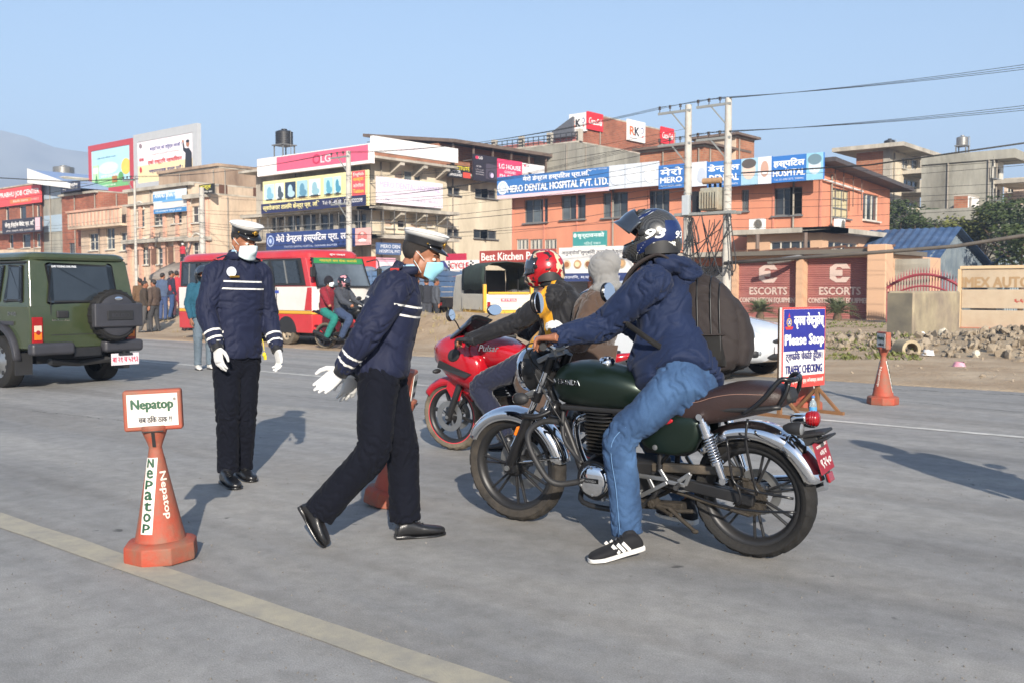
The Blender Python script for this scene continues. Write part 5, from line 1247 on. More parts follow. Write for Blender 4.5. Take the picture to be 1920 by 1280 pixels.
 fused('trousers',b,trousers,root,voxel if hi else .018,5 if hi else 2,.5,[(J['hl'],J['kl']),(J['kl'],J['al']),(J['hr'],J['kr']),(J['kr'],J['ar']),(P-base,J['neck'])],tfold or fold,{'mask1': [lambda co,i,t,d: np.full(len(co),-1.0)]},seed+5,1.5)
 if shoes is not None:
  for s in 'lr':
   if 'heel'+s in J: shoe(root,J['a'+s],J['heel'+s],J['toe'+s],m=shoes,**shoe_kw)
 if gloves:
  for s,kw in gloves.items():
   b = MB(); hand_mesh(b,J['w'+s],size=1.06,**kw); f = nrm(kw['fwd'])
   b.tube([J['w'+s]-f*.045,J['w'+s]+f*.012],[.037,.032],14)
   fused('glove',b,M_GLOVE,root,.0036,3,.45)
 if hair: hair_cap(root,H)
 if mask: surgical_mask(root,H,mask)
 return root,J,H
# ------------------------------------------------------------------ traffic officers
CR = Vector((math.cos(YAW),math.sin(YAW),0)); CF = Vector((-math.sin(YAW),math.cos(YAW),0))
def CD(x,z,y=0): return CR*x + CF*z + Vector((0,0,y))
def HP(fwd,th,side):
 side = -side
 return {'fwd': fwd,'palm': Vector(th).cross(Vector(fwd))*side,'side': side}
C = atZ
def chest_bands(P,N,*hs):
 P,N = np.array(P),np.array(N); d = N-P; l = np.linalg.norm(d); d = d/l
 out = []
 for h in hs:
  out.append(lambda co,idx,t,dd,h=h: np.where((idx == 4) | (dd > .088),.0052-np.abs(((co-P) @ d)-(l-h)),-1.0))
 return out
def officer(label,J,look,gloves,mask,tilt=.12,seed=1,up=(0,0,1),hem=-.03,pad=.03,leg=(.098,.082,.075,.074),arm=(.086,.074,.062,.047)):
 J = {k: Vector(v) for k,v in J.items()}; P = (J['hl']+J['hr'])/2; base = Vector((P.x,P.y,0))
 fl,fr_ = (J['wl']-J['el']).length,(J['wr']-J['er']).length
 m1 = chest_bands(P-base,J['neck']-base,.155,.205) + [band(1,fl-.115,fl-.101),band(1,fl-.065,fl-.051),band(3,fr_-.115,fr_-.101),band(3,fr_-.065,fr_-.051)]
 root,Jl,H = person(label,J,look=look,gloves=gloves,jacket=M_NAVY,trousers=M_NAVYT,shoes=M_LEATHER,masks={'mask1': m1},mask=mask,seed=seed,up=up,hem=hem,
                         leg=leg,arm=arm,fold=.0075,tfold=.008,build=.98,padj=pad)
 peaked_cap(root,H,tilt)
 # shirt collar, ribbed cuffs, belt line
 q = MB(); fw = (nrm(look)-Vector((0,0,nrm(look).z))).normalized(); la = Vector((0,0,1)).cross(fw); rows = []; upn = (Jl['head']-Jl['neck']).normalized()
 for k in range(25):
  a = math.pi + (-1+2*k/24)*2.85; r0 = fw*math.cos(a)+la*math.sin(a); c = Jl['neck']+upn*.01; rows.append([c+r0*.070,c+r0*.066+upn*.045,c+r0*.064+upn*.062,c+r0*.074+upn*.04])
 q.loft(rows,caps=False,closed_ring=False); o = q.build('shirt_collar',M_SHIRT,root,smooth=180); md = o.modifiers.new('s','SOLIDIFY'); md.thickness = .003
 for s in 'lr':
  d = (Jl['w'+s]-Jl['e'+s]).normalized(); q = MB(); q.tube([Jl['w'+s]-d*.03,Jl['w'+s]-d*.005,Jl['w'+s]+d*.022],[.046,.043,.04],18); q.build('cuff',M_CAPBAND,root,smooth=60)
 lat = nrm(Jl['hl']-Jl['hr'])
 c = Jl['hl'].lerp(Jl['hr'],.5); n_ = Jl['neck']-c; sp = n_.normalized(); fwp = lat.cross(sp)
 for s,sd in (('l',1),('r',-1)):
  p = Jl['s'+s]; d = (p-Jl['neck']).normalized(); q = MB()
  a_,b_ = Jl['neck'].lerp(p,.55)+Vector((0,0,.078)),Jl['neck'].lerp(p,1.0)+Vector((0,0,.098)); q.bar(a_,b_,.045,.008); q.build('epaulette',M_NAVY,root,bevel=.003)
  q = MB(); q.bar(b_+d*.001,b_+d*.012,.046,.009); q.build('epaulette_stripe',ink('#b03a34'),root)
 return root,Jl,H
D1 = 7.0
J1 = dict(neck=C(447,486,D1),head=C(458,453,D1-.03),sr=C(405,512,6.9),sl=C(487,514,7.1),er=C(387,583,6.83),wr=C(407,650,6.75),el=C(503,590,7.12),wl=C(519,654,7.0),
          hr=C(424,664,6.95),hl=C(462,664,7.07),kr=C(427,778,6.93),kl=C(459,780,7.05),ar=C(428,884,6.98),al=C(454,878,7.15),heelr=G(418,905),toer=G(446,918),heell=G(447,893),toel=G(476,904))
look1 = CD(.78,-.58,-.26)
off1,JL1,H1 = officer('traffic officer in navy standing still, white gloved hands hanging at his sides',J1,look1,
 {'r': HP(CD(.14,-.1,-1),CD(.75,-.55,-.2),-1) | {'curl': .28,'spread': .1},'l': HP(CD(.25,-.1,-1),CD(.6,-.7,0),1) | {'curl': .42,'spread': .1}},M_MASKW,tilt=.06,seed=3)
# round white badge, name bar and whistle
fw1 = CD(.6,-.75); la1 = Vector((0,0,1)).cross(fw1); pb = JL1['neck']
q = MB(); q.disc((0,0,0),.034,'y',24,.006); R_ = Matrix.Rotation(math.atan2(fw1.y,fw1.x)+math.pi/2,4,'Z'); bp_ = C(434,510,6.83)-off1.location; q.xf(Matrix.Translation(bp_) @ R_); q.build('round_badge',ink('#dfe3ea'),off1,smooth=60)
q = MB(); q.box((0,0,0),(.07,.006,.014)); q.xf(Matrix.Translation(C(440,519,6.84)-off1.location) @ R_); q.build('name_bar',M_GOLD,off1,bevel=.002)
q = MB(); p0 = C(492,636,7.0)-off1.location; q.tube([p0,p0+Vector((.01,0,-.03)),p0+Vector((.02,0,-.08))],.0025,5); q.sph(p0+Vector((.02,0,-.105)),(.014,.014,.018),10,8); q.box(p0+Vector((.03,0,-.125)),(.014,.014,.03)); q.build('whistle',ink('#d8c22c'),off1,smooth=60)
D2 = 5.3
J2 = dict(neck=C(757,514,D2),head=C(790,480,D2),mid=C(729,608,D2),sr=C(741,540,5.15),sl=C(752,536,5.47),er=C(690,622,5.04),wr=C(641,694,5.1),el=C(706,624,5.55),wl=C(663,702,5.36),
          hr=C(711,700,5.21),hl=C(722,700,5.4),kr=C(699,846,5.16),kl=C(754,838,5.42),ar=C(598,962,5.2),al=C(760,975,5.42),heelr=C(560,950,5.2),toer=G(607,1026),heell=G(742,1010),toel=G(834,1001))
look2 = CD(.95,-.08,-.27)
off2,JL2,H2 = officer('traffic officer in navy striding past the cone, both gloved hands swung behind him',J2,look2,
 {'r': HP(CD(-.75,-.05,-.62),CD(-.5,0,.7),-1) | {'curl': .3,'spread': .04},'l': HP(CD(-.3,.05,-.9),CD(-.8,-.5,.3),1) | {'curl': .3,'spread': .12}},M_MASKC,tilt=.02,seed=9,hem=.0,pad=.04,leg=(.106,.092,.086,.088),arm=(.094,.08,.066,.048))
q = MB(); c_ = (JL2['hl']+JL2['hr'])/2; q.loft(torso_rings(JL2,((-.02,.160,.130,0),(.035,.160,.130,0))),caps=False); o = q.build('waistband',mat('elastic_band','#1b1b1d',.8),off2,smooth=180); md = o.modifiers.new('s','SOLIDIFY'); md.thickness = -.008
# ------------------------------------------------------------------ motorcycles
M_TYRE = mat('dusty_tyre','#1f1d1b',.85,col2='#2e2a26',vs=9,mix=(.35,.7),bump=.3,bs=60,dirt=.35,dcol='#5f564a',ds=5)
M_TYRED = mat('dark_tyre','#121110',.8,col2='#1d1b19',vs=8,mix=(.4,.75),bump=.3,bs=60)
M_TYREDUST = mat('mud_dusted_tyre','#4a4339',.9,col2='#6b6152',vs=7,mix=(.3,.7),bump=.3,bs=50)
M_BLK = mat('gloss_black_metal',(.008,.008,.009),.28,var=.1,spec=.5,dirt=.12,dcol='#3a3630',ds=6)
M_BLKM = mat('satin_black_metal',(.014,.014,.015),.45,var=.2,dirt=.1,dcol='#3d3831',ds=6)
M_BLKP = mat('matt_black_plastic',(.018,.018,.019),.6,var=.15)
M_CHROME = mat('chrome',(.82,.83,.85),.06,metal=1,var=.03,vs=4)
M_ALU = mat('cast_aluminium','#a5a6a6',.38,metal=.85,var=.1,vs=14)
M_ENG = mat('engine_casting','#2c2a27',.5,metal=.5,var=.25,vs=14,dirt=.25,dcol='#5a5042',ds=7)
M_GRIME = mat('oily_grime','#352f27',.75,metal=.2,var=.35,vs=22,bump=.5,bs=50)
M_TANK = mat('dark_green_metallic_paint','#1a2820',.34,metal=.55,var=.08,vs=2,coat=.25,spec=.5)
M_TANK.node_tree.nodes['Principled BSDF'].inputs['Coat Roughness'].default_value = .2
M_SEAT = mat('brown_leather','#2c1d1a',.48,var=.15,vs=10,bump=.2,bs=120)
M_LAMP = mat('red_lamp','#8e0f15',.12,var=.1,coat=.6,spec=.7)
M_AMBER = mat('amber_lamp','#d8701c',.2,var=.1,coat=.5)
M_LENS = mat('clear_lens','#8d9092',.08,metal=.4,var=.1)
M_MIRR = mat('mirror_glass',(.85,.87,.9),.02,metal=1,var=0)
M_REDP = mat('red_gloss_paint','#a3121f',.18,var=.06,coat=.7,spec=.6)
M_DRED = mat('maroon_plate','#8a1f2c',.5,var=.08)
def wheel(parent,c,r,w,tyre,rimm,spoke=10,style='y',accent=None,name='wheel'):
 """wheel turning about local y; tyre, rim, spokes and hub"""
 root = bpy.data.objects.new(name,None); link(root,parent); root.location = c
 q = MB(); N = 150; rings = []; ti = r*.775
 prof = [(-.30,ti),(-.40,ti+.008),(-.48,ti+(r-ti)*.35),(-.50,ti+(r-ti)*.55),(-.46,r-.030),(-.40,r-.018),(-.28,r-.008),(-.12,r-.001),(0,r),(.12,r-.001),(.28,r-.008),(.40,r-.018),(.46,r-.030),(.50,ti+(r-ti)*.55),(.48,ti+(r-ti)*.35),(.40,ti+.008),(.30,ti)]
 for k in range(N):
  t = 2*math.pi*k/N; row = []
  for j,(y,rr) in enumerate(prof):
   if 4 <= j <= 12:
    jj = abs(j-8)
    if (k + jj) % 6 < 2 and jj >= 1: rr -= .009
    if jj == 0 and k % 25 < 2: rr -= .004
   row.append((rr*math.cos(t),y*w,rr*math.sin(t)))
  rings.append(row)
 q.loft(rings,caps=False,closed_ring=False,loop=True); q.build('tyre',tyre,root,smooth=38)
 q = MB(); q.lathe([(ti+.004,-.30*w),(ti+.010,-.34*w),(ti-.006,-.36*w),(ti-.018,-.30*w),(ti-.030,-.16*w),(ti-.034,0),(ti-.030,.16*w),(ti-.018,.30*w),(ti-.006,.36*w),(ti+.010,.34*w),(ti+.004,.30*w)],axis='y',n=72); q.build('rim',rimm,root,smooth=45)
 if accent:
  for s in (-1,1):
   q = MB(); q.lathe([(ti-.001,s*.368*w),(ti+.008,s*.372*w),(ti+.008,s*.36*w),(ti-.001,s*.355*w)],axis='y',n=72); q.build('rim_stripe',accent,root,smooth=60)
 q = MB(); q.lathe([(0,-.075),(.03,-.075),(.055,-.05),(.06,0),(.055,.05),(.03,.075),(0,.075)],axis='y',n=24); q.build('hub',rimm,root,smooth=40)
 for k in range(spoke):
  t = 2*math.pi*k/spoke + .1; q = MB()
  if style == 'y':
   for dt in (-.085,.085):
    a = Vector((.05*math.cos(t+dt*.6),dt*.15,.05*math.sin(t+dt*.6))); e = Vector(((ti-.028)*math.cos(t+dt*1.1),dt*.1,(ti-.028)*math.sin(t+dt*1.1))); q.bar(a,e,.011,.02,up=(0,1,0))
  else:
   a = Vector((.05*math.cos(t),0,.05*math.sin(t))); e = Vector(((ti-.028)*math.cos(t+.12),0,(ti-.028)*math.sin(t+.12))); q.bar(a,a.lerp(e,.6),.022,.026,up=(0,1,0)); q.bar(a.lerp(e,.58),e,.03,.024,up=(0,1,0))
  q.build('spoke',rimm,root,bevel=.003,smooth=50)
 return root
def disc_brake(parent,y,r,m=None):
 q = MB(); n = 40
 q.lathe([(r*.62,y-.002),(r,y-.002),(r,y+.002),(r*.62,y+.002),(r*.62,y-.002)],axis='y',n=n)
 for k in range(5): t = k*1.2566; q.bar((.03*math.cos(t),y,.03*math.sin(t)),(r*.66*math.cos(t+.5),y,r*.66*math.sin(t+.5)),.012,.004,up=(0,1,0))
 q.build('brake_disc',m or M_ALU,parent,smooth=30)
def fender(parent,c,r,w,a0,a1,m,flare=.0,name='fender',th=.012):
 q = MB(); rows = []; n = 30
 for k in range(n+1):
  t = R(a0+(a1-a0)*k/n); e = math.sin(math.pi*k/n)**.25 if k not in (0,n) else .35; ww = w*(.6+.4*e)
  rows.append([(c[0]+(r-dr)*math.cos(t),s*ww/2,c[2]+(r-dr)*math.sin(t)) for s,dr in ((-1,.07),(-.95,.02),(-.6,.0),(0,-.006),(.6,0),(.95,.02),(1,.07))])
 q.loft(rows,caps=False,closed_ring=False); o = q.build(name,m,parent,smooth=180); md = o.modifiers.new('s','SOLIDIFY'); md.thickness = .003
 return o
def spring(q,p,e,r,wire,turns,n=10):
 p,e = Vector(p),Vector(e); a,b_ = frame_of(e-p); N = int(turns*n)
 q.tube([p.lerp(e,k/N)+a*r*math.cos(2*math.pi*k/n)+b_*r*math.sin(2*math.pi*k/n) for k in range(N+1)],wire,6)
def mirror_part(parent,stalk,c,nrm_,rx,rz,m=M_BLK):
 q = MB(); q.tube(curve_pts(stalk,4),.0055,8); o = q.build('mirror_stalk',m,parent,smooth=180)
 d = nrm(nrm_); a,b_ = frame_of(d); Mx = Matrix(((a.x,d.x,b_.x,c[0]),(a.y,d.y,b_.y,c[1]),(a.z,d.z,b_.z,c[2]),(0,0,0,1)))
 q = MB(); q.sph((0,-.012,0),(rx,.022,rz),20,10); q.xf(Mx); h = q.build('mirror_housing',m,parent,smooth=180)
 q = MB(); q.lathe([(0,.0105),(.93,.0105),(.98,.007),(.93,.004)],axis='y',n=28); q.v = [(x*rx,y,z*rz) for x,y,z in q.v]; q.xf(Mx); q.build('mirror_glass',M_MIRR,h)
def make_roadster(label,group=None):
 o = thing('motorcycle',label,'motorcycle',(0,0,0),0,group)
 WB = 1.441
 rw = wheel(o,(0,0,.32),.32,.135,M_TYRED,M_BLKM,7,'y'); disc_brake(rw,-.07,.12)
 q = MB(); n = 42; q.lathe([(.03,.062),(.088,.062),(.088,.068),(.03,.068),(.03,.062)],axis='y',n=n)
 for k in range(n): t = 2*math.pi*k/n; q.box((.092*math.cos(t),.065,.092*math.sin(t)),(.007,.005,.008),(0,-t,0))
 q.build('sprocket',M_GRIME,rw)
 fw = wheel(o,(WB,0,.33),.33,.108,M_TYRE,M_BLKM,7,'y'); disc_brake(fw,-.06,.155)
 # chain
 q = MB(); pts = []
 q.tube([(0,.066,.412),(.2,.066,.425),(.52,.066,.40)],.009,6); q.tube([(0,.066,.23),(.25,.066,.275),(.52,.066,.33)],.009,6); q.build('chain',M_GRIME,o)
 # forks
 for s in (-1,1):
  y = s*.088; A = Vector((WB-.01,y,.345)); d = Vector((-.435,0,.90)).normalized()
  q = MB(); q.tube([A-d*.03,A,A+d*.16,A+d*.33],[.026,.030,.031,.030],16); q.box(A+Vector((-.005,0,-.005)),(.06,.045,.06)); f = q.build('fork_leg',M_BLK,o,smooth=45,bevel=.004)
  q = MB(); q.cyl(A+d*.32,A+d*.70,.0195,n=16); q.build('fork_tube',M_CHROME,o,smooth=60)
  q = MB(); q.cyl(A+d*.325,A+d*.345,.033,n=16); q.build('dust_seal',M_BLKP,o,smooth=60)
  q = MB(); q.cyl(A+d*.63,A+d*.72,.027,n=16); q.build('fork_clamp',M_BLK,o,smooth=50); q = MB(); q.cyl(A+d*.44,A+d*.50,.028,n=16); q.build('fork_clamp',M_BLK,o,smooth=50)
  q = MB(); q.box(A+d*.24+Vector((.034,s*.012,0)),(.018,.03,.055),(0,-.45,0)); q.build('side_reflector',M_AMBER,o,bevel=.005)
  q = MB(); q.cyl((WB-.01,s*.075,.34),(WB-.01,s*.125,.34),.016,n=12); q.build('axle_nut',M_ALU,o,smooth=50)
  # turn signals
  q = MB(); p = A+d*.47+Vector((.02,s*.05,0)); q.tube([A+d*.47,p+Vector((.01,s*.02,0))],.009,8); q.sph(p+Vector((.02,s*.055,.0)),(.05,.032,.034),16,10); i_ = q.build('turn_signal',M_BLKP,o,smooth=180)
  q = MB(); q.lathe([(0,.012),(.02,.010),(.030,0)],(0,0,0),'x',18); q.xf(Matrix.Translation(p+Vector((.055,s*.055,0)))); q.build('lens',M_LENS,i_,smooth=60)
 q = MB(); q.box((1.165,0,.985),(.09,.22,.03),(0,.42,0)); q.build('triple_clamp',M_ALU,o,bevel=.008,smooth=40); q = MB(); q.box((1.26,0,.78),(.08,.22,.035),(0,.42,0)); q.build('triple_clamp',M_ALU,o,bevel=.008,smooth=40)
 # headlight and gauge
 hl = bpy.data.objects.new('headlight',None); link(hl,o); hl.location = (1.285,0,.905); hl.rotation_euler = (0,R(4),0); hl.scale = (1.18,1.18,1.18)
 q = MB(); q.lathe([(0,-.125),(.035,-.12),(.07,-.10),(.092,-.06),(.099,-.01),(.099,.02)],axis='x',n=36); q.build('bucket',M_BLKM,hl,smooth=60)
 q = MB(); q.lathe([(.097,.012),(.106,.012),(.108,.03),(.102,.046),(.092,.05),(.088,.04)],axis='x',n=36); q.build('chrome_ring',M_CHROME,hl,smooth=60)
 q = MB(); q.lathe([(.091,.040),(.07,.056),(.04,.066),(0,.07)],axis='x',n=32); q.build('lens',M_LENS,hl,smooth=180)
 q = MB(); q.sph((.03,0,0),(.012,.02,.02),10,8); q.build('bulb',M_MIRR,hl,smooth=180)
 g = bpy.data.objects.new('speedometer',None); link(g,o); g.location = (1.20,.03,1.055); g.rotation_euler = (0,R(-32),0)
 q = MB(); q.lathe([(0,-.05),(.04,-.048),(.06,-.03),(.064,0)],n=28); q.build('case',M_BLKM,g,smooth=60)
 q = MB(); q.lathe([(.063,-.008),(.068,-.002),(.068,.010),(.060,.016),(.055,.012)],n=28); q.build('chrome_ring',M_CHROME,g,smooth=60)
 q = MB(); q.disc((0,0,.006),.057,'z',28,.004); q.build('dial',mat('dial_glass',(.03,.035,.04),.08),g)
 q = MB()
 for k in range(12): t = R(-50+k*25); q.bar((.042*math.cos(t),.042*math.sin(t),.0095),(.051*math.cos(t),.051*math.sin(t),.0095),.003,.001)
 q.bar((0,0,.0095),(-.03,.02,.0095),.003,.001); q.build('dial_marks',ink('#d8d8d8'),g)
 # handlebar
 for s in (-1,1):
  q = MB(); q.tube(curve_pts([(1.13,0,1.035),(1.12,s*.08,1.04),(1.10,s*.18,1.08),(1.05,s*.27,1.115),(1.0,s*.36,1.10)],5),.0112,12); hb = q.build('handlebar',M_CHROME if s > 0 else M_CHROME,o,smooth=180)
  q = MB(); q.tube([(1.03,s*.31,1.108),(.98,s*.395,1.093)],[.0175,.0175],14); q.cyl((.978,s*.398,1.092),(.968,s*.415,1.09),.02,.019,n=14); q.build('grip',M_BLKP,hb,smooth=50)
  q = MB(); q.box((1.055,s*.27,1.105),(.05,.045,.05),(0,0,s*-.5)); q.build('switch_gear',M_BLKP,hb,bevel=.008)
  q = MB(); q.tube(curve_pts([(1.075,s*.285,1.105),(1.075,s*.33,1.095),(1.035,s*.41,1.083)],4),[.006]*9,8,flat=.6); q.build('lever',M_ALU,hb,smooth=180)
  q = MB(); q.tube(curve_pts([(1.08,s*.28,1.10),(1.2,s*.22,1.06),(1.2,s*.1,.92),(1.06,s*.05,.80)],5),.0045,6); q.tube(curve_pts([(1.09,s*.27,1.09),(1.22,s*.16,1.0),(1.16,s*.12,.8),(1.05,s*.1,.62)],5),.004,6); q.build('cable',M_BLKP,o,smooth=180)
  mirror_part(o,[(1.05,s*.27,1.12),(1.04,s*.31,1.19),(1.02,s*.37,1.25)],(1.01,s*.385,1.315),(-.85,s*-.12,.05),.058,.058)
 q = MB(); q.cyl((1.13,-.05,1.03),(1.13,.05,1.03),.02,n=12); q.box((1.135,.04,1.02),(.03,.025,.05)); q.box((1.135,-.04,1.02),(.03,.025,.05)); q.build('bar_clamp',M_ALU,o,bevel=.004)
 # front fender
 fender(o,(WB,0,.33),.352,.15,28,172,M_CHROME,name='front_fender')
 q = MB()
 for s in (-1,1):
  q.tube([(WB-.11,s*.07,.62),(WB-.02,s*.078,.46)],.006,6); q.tube([(WB-.34,s*.07,.42),(WB-.05,s*.078,.37)],.005,6)
 q.build('fender_stay',M_CHROME,o)
 # frame
 q = MB(); q.tube([(1.19,0,.96),(1.235,0,.82)],.032,12); q.tube(curve_pts([(1.19,0,.90),(.9,0,.87),(.6,0,.78),(.45,0,.70)],4),.025,10)
 q.tube(curve_pts([(1.21,0,.84),(1.10,0,.60),(1.02,0,.40),(.98,0,.26)],4),.021,10)
 for s in (-1,1):
  q.tube(curve_pts([(.98,s*.03,.27),(.93,s*.12,.20),(.7,s*.13,.19),(.52,s*.12,.26),(.47,s*.11,.40),(.46,s*.11,.70)],4),.015,8)
  q.tube(curve_pts([(.55,s*.10,.74),(.3,s*.13,.76),(.0,s*.13,.78),(-.18,s*.11,.80)],4),.013,8); q.tube([(.47,s*.11,.45),(.22,s*.125,.75)],.011,8)
 q.build('frame',M_BLKM,o,smooth=180)
 # tank
 q = MB(); rings = []
 for x,z,hw,hu,hd in ((1.135,.835,.02,.02,.04),(1.128,.838,.07,.062,.085),(1.09,.848,.108,.098,.120),(1.0,.856,.138,.118,.140),(.9,.855,.150,.122,.146),(.8,.848,.150,.116,.142),(.7,.836,.138,.104,.13),(.62,.822,.114,.084,.108),(.555,.81,.08,.06,.08),(.53,.805,.03,.03,.04)):
  ring = []
  for k in range(28):
   t = 2*math.pi*k/28; ct,st = math.cos(t),math.sin(t); yy = hw*math.copysign(abs(ct)**.72,ct); zz = (hu if st > 0 else hd)*math.copysign(abs(st)**.82,st)
   if st < 0: yy *= 1-.12*(-st)
   ring.append((x,yy,z+zz))
  rings.append(ring)
 q.loft(rings); tk = q.build('fuel_tank',M_TANK,o,smooth=180,sub=1)
 q = MB(); q.lathe([(0,.012),(.035,.011),(.04,.004),(.045,-.004),(.045,-.02)],n=28); q.lathe([(.018,.012),(.02,.018),(0,.02)],n=16); q.xf(Matrix.Translation((.82,0,.978)) @ Matrix.Rotation(-.08,4,'Y')); q.build('filler_cap',M_CHROME,tk,smooth=50)
 for s in (-1,1):
  rot = Matrix.Rotation(math.pi-.17,3,'Z') if s > 0 else Matrix.Rotation(.17,3,'Z')
  text(tk,'HONDA',(.985,s*.1415,.868),M_CHROME,.15,.028,.002,rot=rot,name='tank_emblem',thick=.003)
  for k in range(2): q = MB(); q.bar((1.095-.03*k,s*(.112+.006*k),.876-.002*k),(1.08-.03*k,s*(.117+.006*k),.861),.004,.01); q.build('wing_mark',M_CHROME,tk)
 q = MB(); q.box((.83,0,.715),(.5,.18,.03)); q.build('tank_tunnel',M_BLKM,o,bevel=.01)
 # seat
 q = MB(); rings = []
 for x,zt,zb,hw in ((.60,.80,.715,.06),(.57,.825,.70,.095),(.48,.822,.678,.130),(.36,.818,.668,.150),(.24,.840,.672,.155),(.14,.885,.69,.150),(.04,.905,.72,.142),(-.08,.905,.75,.13),(-.16,.89,.78,.114),(-.2,.855,.805,.07)):
  rings.append([Vector((x,hw*math.copysign(abs(math.cos(t))**.6,math.cos(t)),(zt+zb)/2+(zt-zb)/2*math.copysign(abs(math.sin(t))**.7,math.sin(t)))) for t in [2*math.pi*k/24 for k in range(24)]])
 q.loft(rings); st_ = q.build('seat',M_SEAT,o,smooth=180,sub=1)
 for s in (-1,1):
  q = MB(); q.tube(curve_pts([(.5,s*.122,.785),(.36,s*.145,.79),(.24,s*.149,.805),(.15,s*.144,.835),(.04,s*.136,.855),(-.1,s*.121,.858)],4),.0018,5); q.build('seam',ink('#8a6a5c'),st_)
  q = MB(); q.tube(curve_pts([(.0,s*.132,.76),(-.06,s*.132,.80),(-.12,s*.124,.86),(-.175,s*.1,.93),(-.215,s*.075,.928),(-.225,0,.925)],5),.0125,10); q.tube(curve_pts([(-.215,s*.085,.922),(-.2,s*.1,.86),(-.165,s*.1,.80)],4),.0115,10); q.build('grab_rail',M_BLK,o,smooth=180)
 q = MB(); q.box((-.17,0,.84),(.09,.12,.07),(0,.3,0)); q.build('seat_tail',M_BLKP,o,bevel=.02)
 # side panels
 for s in (-1,1):
  q = MB(); rings = []
  for y,k in ((.09,1.0),(.125,1.0),(.146,.93),(.155,.78),(.158,.4)):
   out = [(.60,.70),(.52,.735),(.36,.735),(.25,.73),(.215,.70),(.225,.62),(.27,.545),(.36,.515),(.47,.515),(.55,.55),(.60,.62)]
   cx,cz = .41,.63; rings.append([Vector((cx+(x-cx)*k,s*y,cz+(z-cz)*k)) for x,z in out])
  q.loft(rings); sp_ = q.build('side_panel',M_TANK,o,smooth=50,bevel=0)
  q = MB(); q.sph((.41,s*.159,.695),(.048,.006,.016),14,8,Matrix.Rotation(.2,3,'Y')); q.build('panel_badge',M_REDP,sp_,smooth=180)
  text(sp_,'CB',(.41,s*.166,.695),M_CHROME,.04,.016,.001,rot=Matrix.Rotation(math.pi,3,'Z') if s > 0 else Matrix.Identity(3),name='badge_lettering')
  q = MB(); q.lathe([(0,.01),(.014,.008),(.016,0)],(.47,s*.15,.555),'y',14); q.build('panel_bolt',M_ALU,sp_)
 # engine
 e = bpy.data.objects.new('engine',None); link(e,o)
 q = MB(); q.cyl((.84,0,.44),(.86,0,.72),.055,n=20); q.build('cylinder_barrel',M_ENG,e,smooth=50)
 for k in range(13):
  z = .475+k*.0195; q = MB(); hw = .092 if k < 9 else .085-.004*(k-9); x = .842+.02*(z-.44)/.28
  ring = [Vector((x+.10*math.copysign(abs(math.cos(t))**.7,math.cos(t)),hw*math.copysign(abs(math.sin(t))**.7,math.sin(t)),0)) for t in [2*math.pi*i/24 for i in range(24)]]
  q.loft([[p+Vector((0,0,z-.0028)) for p in ring],[p+Vector((0,0,z+.0028)) for p in ring]]); q.build('cooling_fin',M_ENG if k < 9 else M_BLKM,e)
 q = MB(); q.box((.86,0,.735),(.14,.12,.03)); q.box((.93,.0,.70),(.05,.06,.06)); q.build('cylinder_head',M_BLKM,e,bevel=.012,smooth=50)
 q = MB(); q.sph((.80,0,.345),(.18,.11,.135),20,14); q.box((.62,0,.37),(.26,.19,.18)); q.sph((.86,0,.28),(.11,.10,.07),16,10); q.build('crankcase',M_BLKM,e,smooth=180,bevel=.02)
 for s in (-1,1):
  q = MB(); q.lathe([(0,.030),(.07,.028),(.083,.02),(.088,.006),(.095,-.004),(.098,-.05)],axis='y',n=36)
  if s < 0: q.v = [(x,-y,z) for x,y,z in q.v]
  q.xf(Matrix.Translation((.845,s*.14,.335))); cv = q.build('engine_cover',M_CHROME,e,smooth=40)
  q = MB(); q.lathe([(.088,-.002),(.108,-.004),(.116,-.02),(.116,-.07)],axis='y',n=36)
  if s < 0: q.v = [(x,-y,z) for x,y,z in q.v]
  q.xf(Matrix.Translation((.845,s*.14,.335))); q.build('cover_ring',M_BLK,e,smooth=40)
  q = MB(); q.box((.845,s*.171,.34),(.085,.004,.026)); q.build('cover_plate',M_BLK,cv,bevel=.008)
  text(cv,'HONDA',(.845,s*.1745,.34),M_CHROME,.064,.013,.0008,rot=Matrix.Rotation(math.pi,3,'Z') if s > 0 else Matrix.Identity(3),name='cover_lettering')
  for t in (90,200,340,270):
   q = MB(); q.lathe([(0,.016),(.007,.014),(.008,0)],(.845+.075*math.cos(R(t)),s*.155,.335+.075*math.sin(R(t))),'y',8); q.build('bolt',M_ALU,cv)
 q = MB(); q.tube(curve_pts([(.93,-.02,.66),(1.06,-.06,.60),(1.07,-.12,.40),(.95,-.15,.24),(.6,-.17,.24),(.2,-.2,.30)],5),.021,12); q.tube([(.3,-.2,.285),(.2,-.205,.30),(-.25,-.215,.36),(-.3,-.215,.368)],[.025,.045,.048,.04],16); q.build('exhaust',M_CHROME,o,smooth=60)
 q = MB(); q.tube(curve_pts([(.76,.05,.70),(.68,.05,.71),(.62,.04,.68)],4),.03,12); q.box((.66,0,.66),(.09,.1,.10)); q.build('carburettor',M_ENG,o,bevel=.01)
 q = MB(); q.box((.45,0,.60),(.26,.17,.2)); q.build('airbox',M_BLKP,o,bevel=.02)
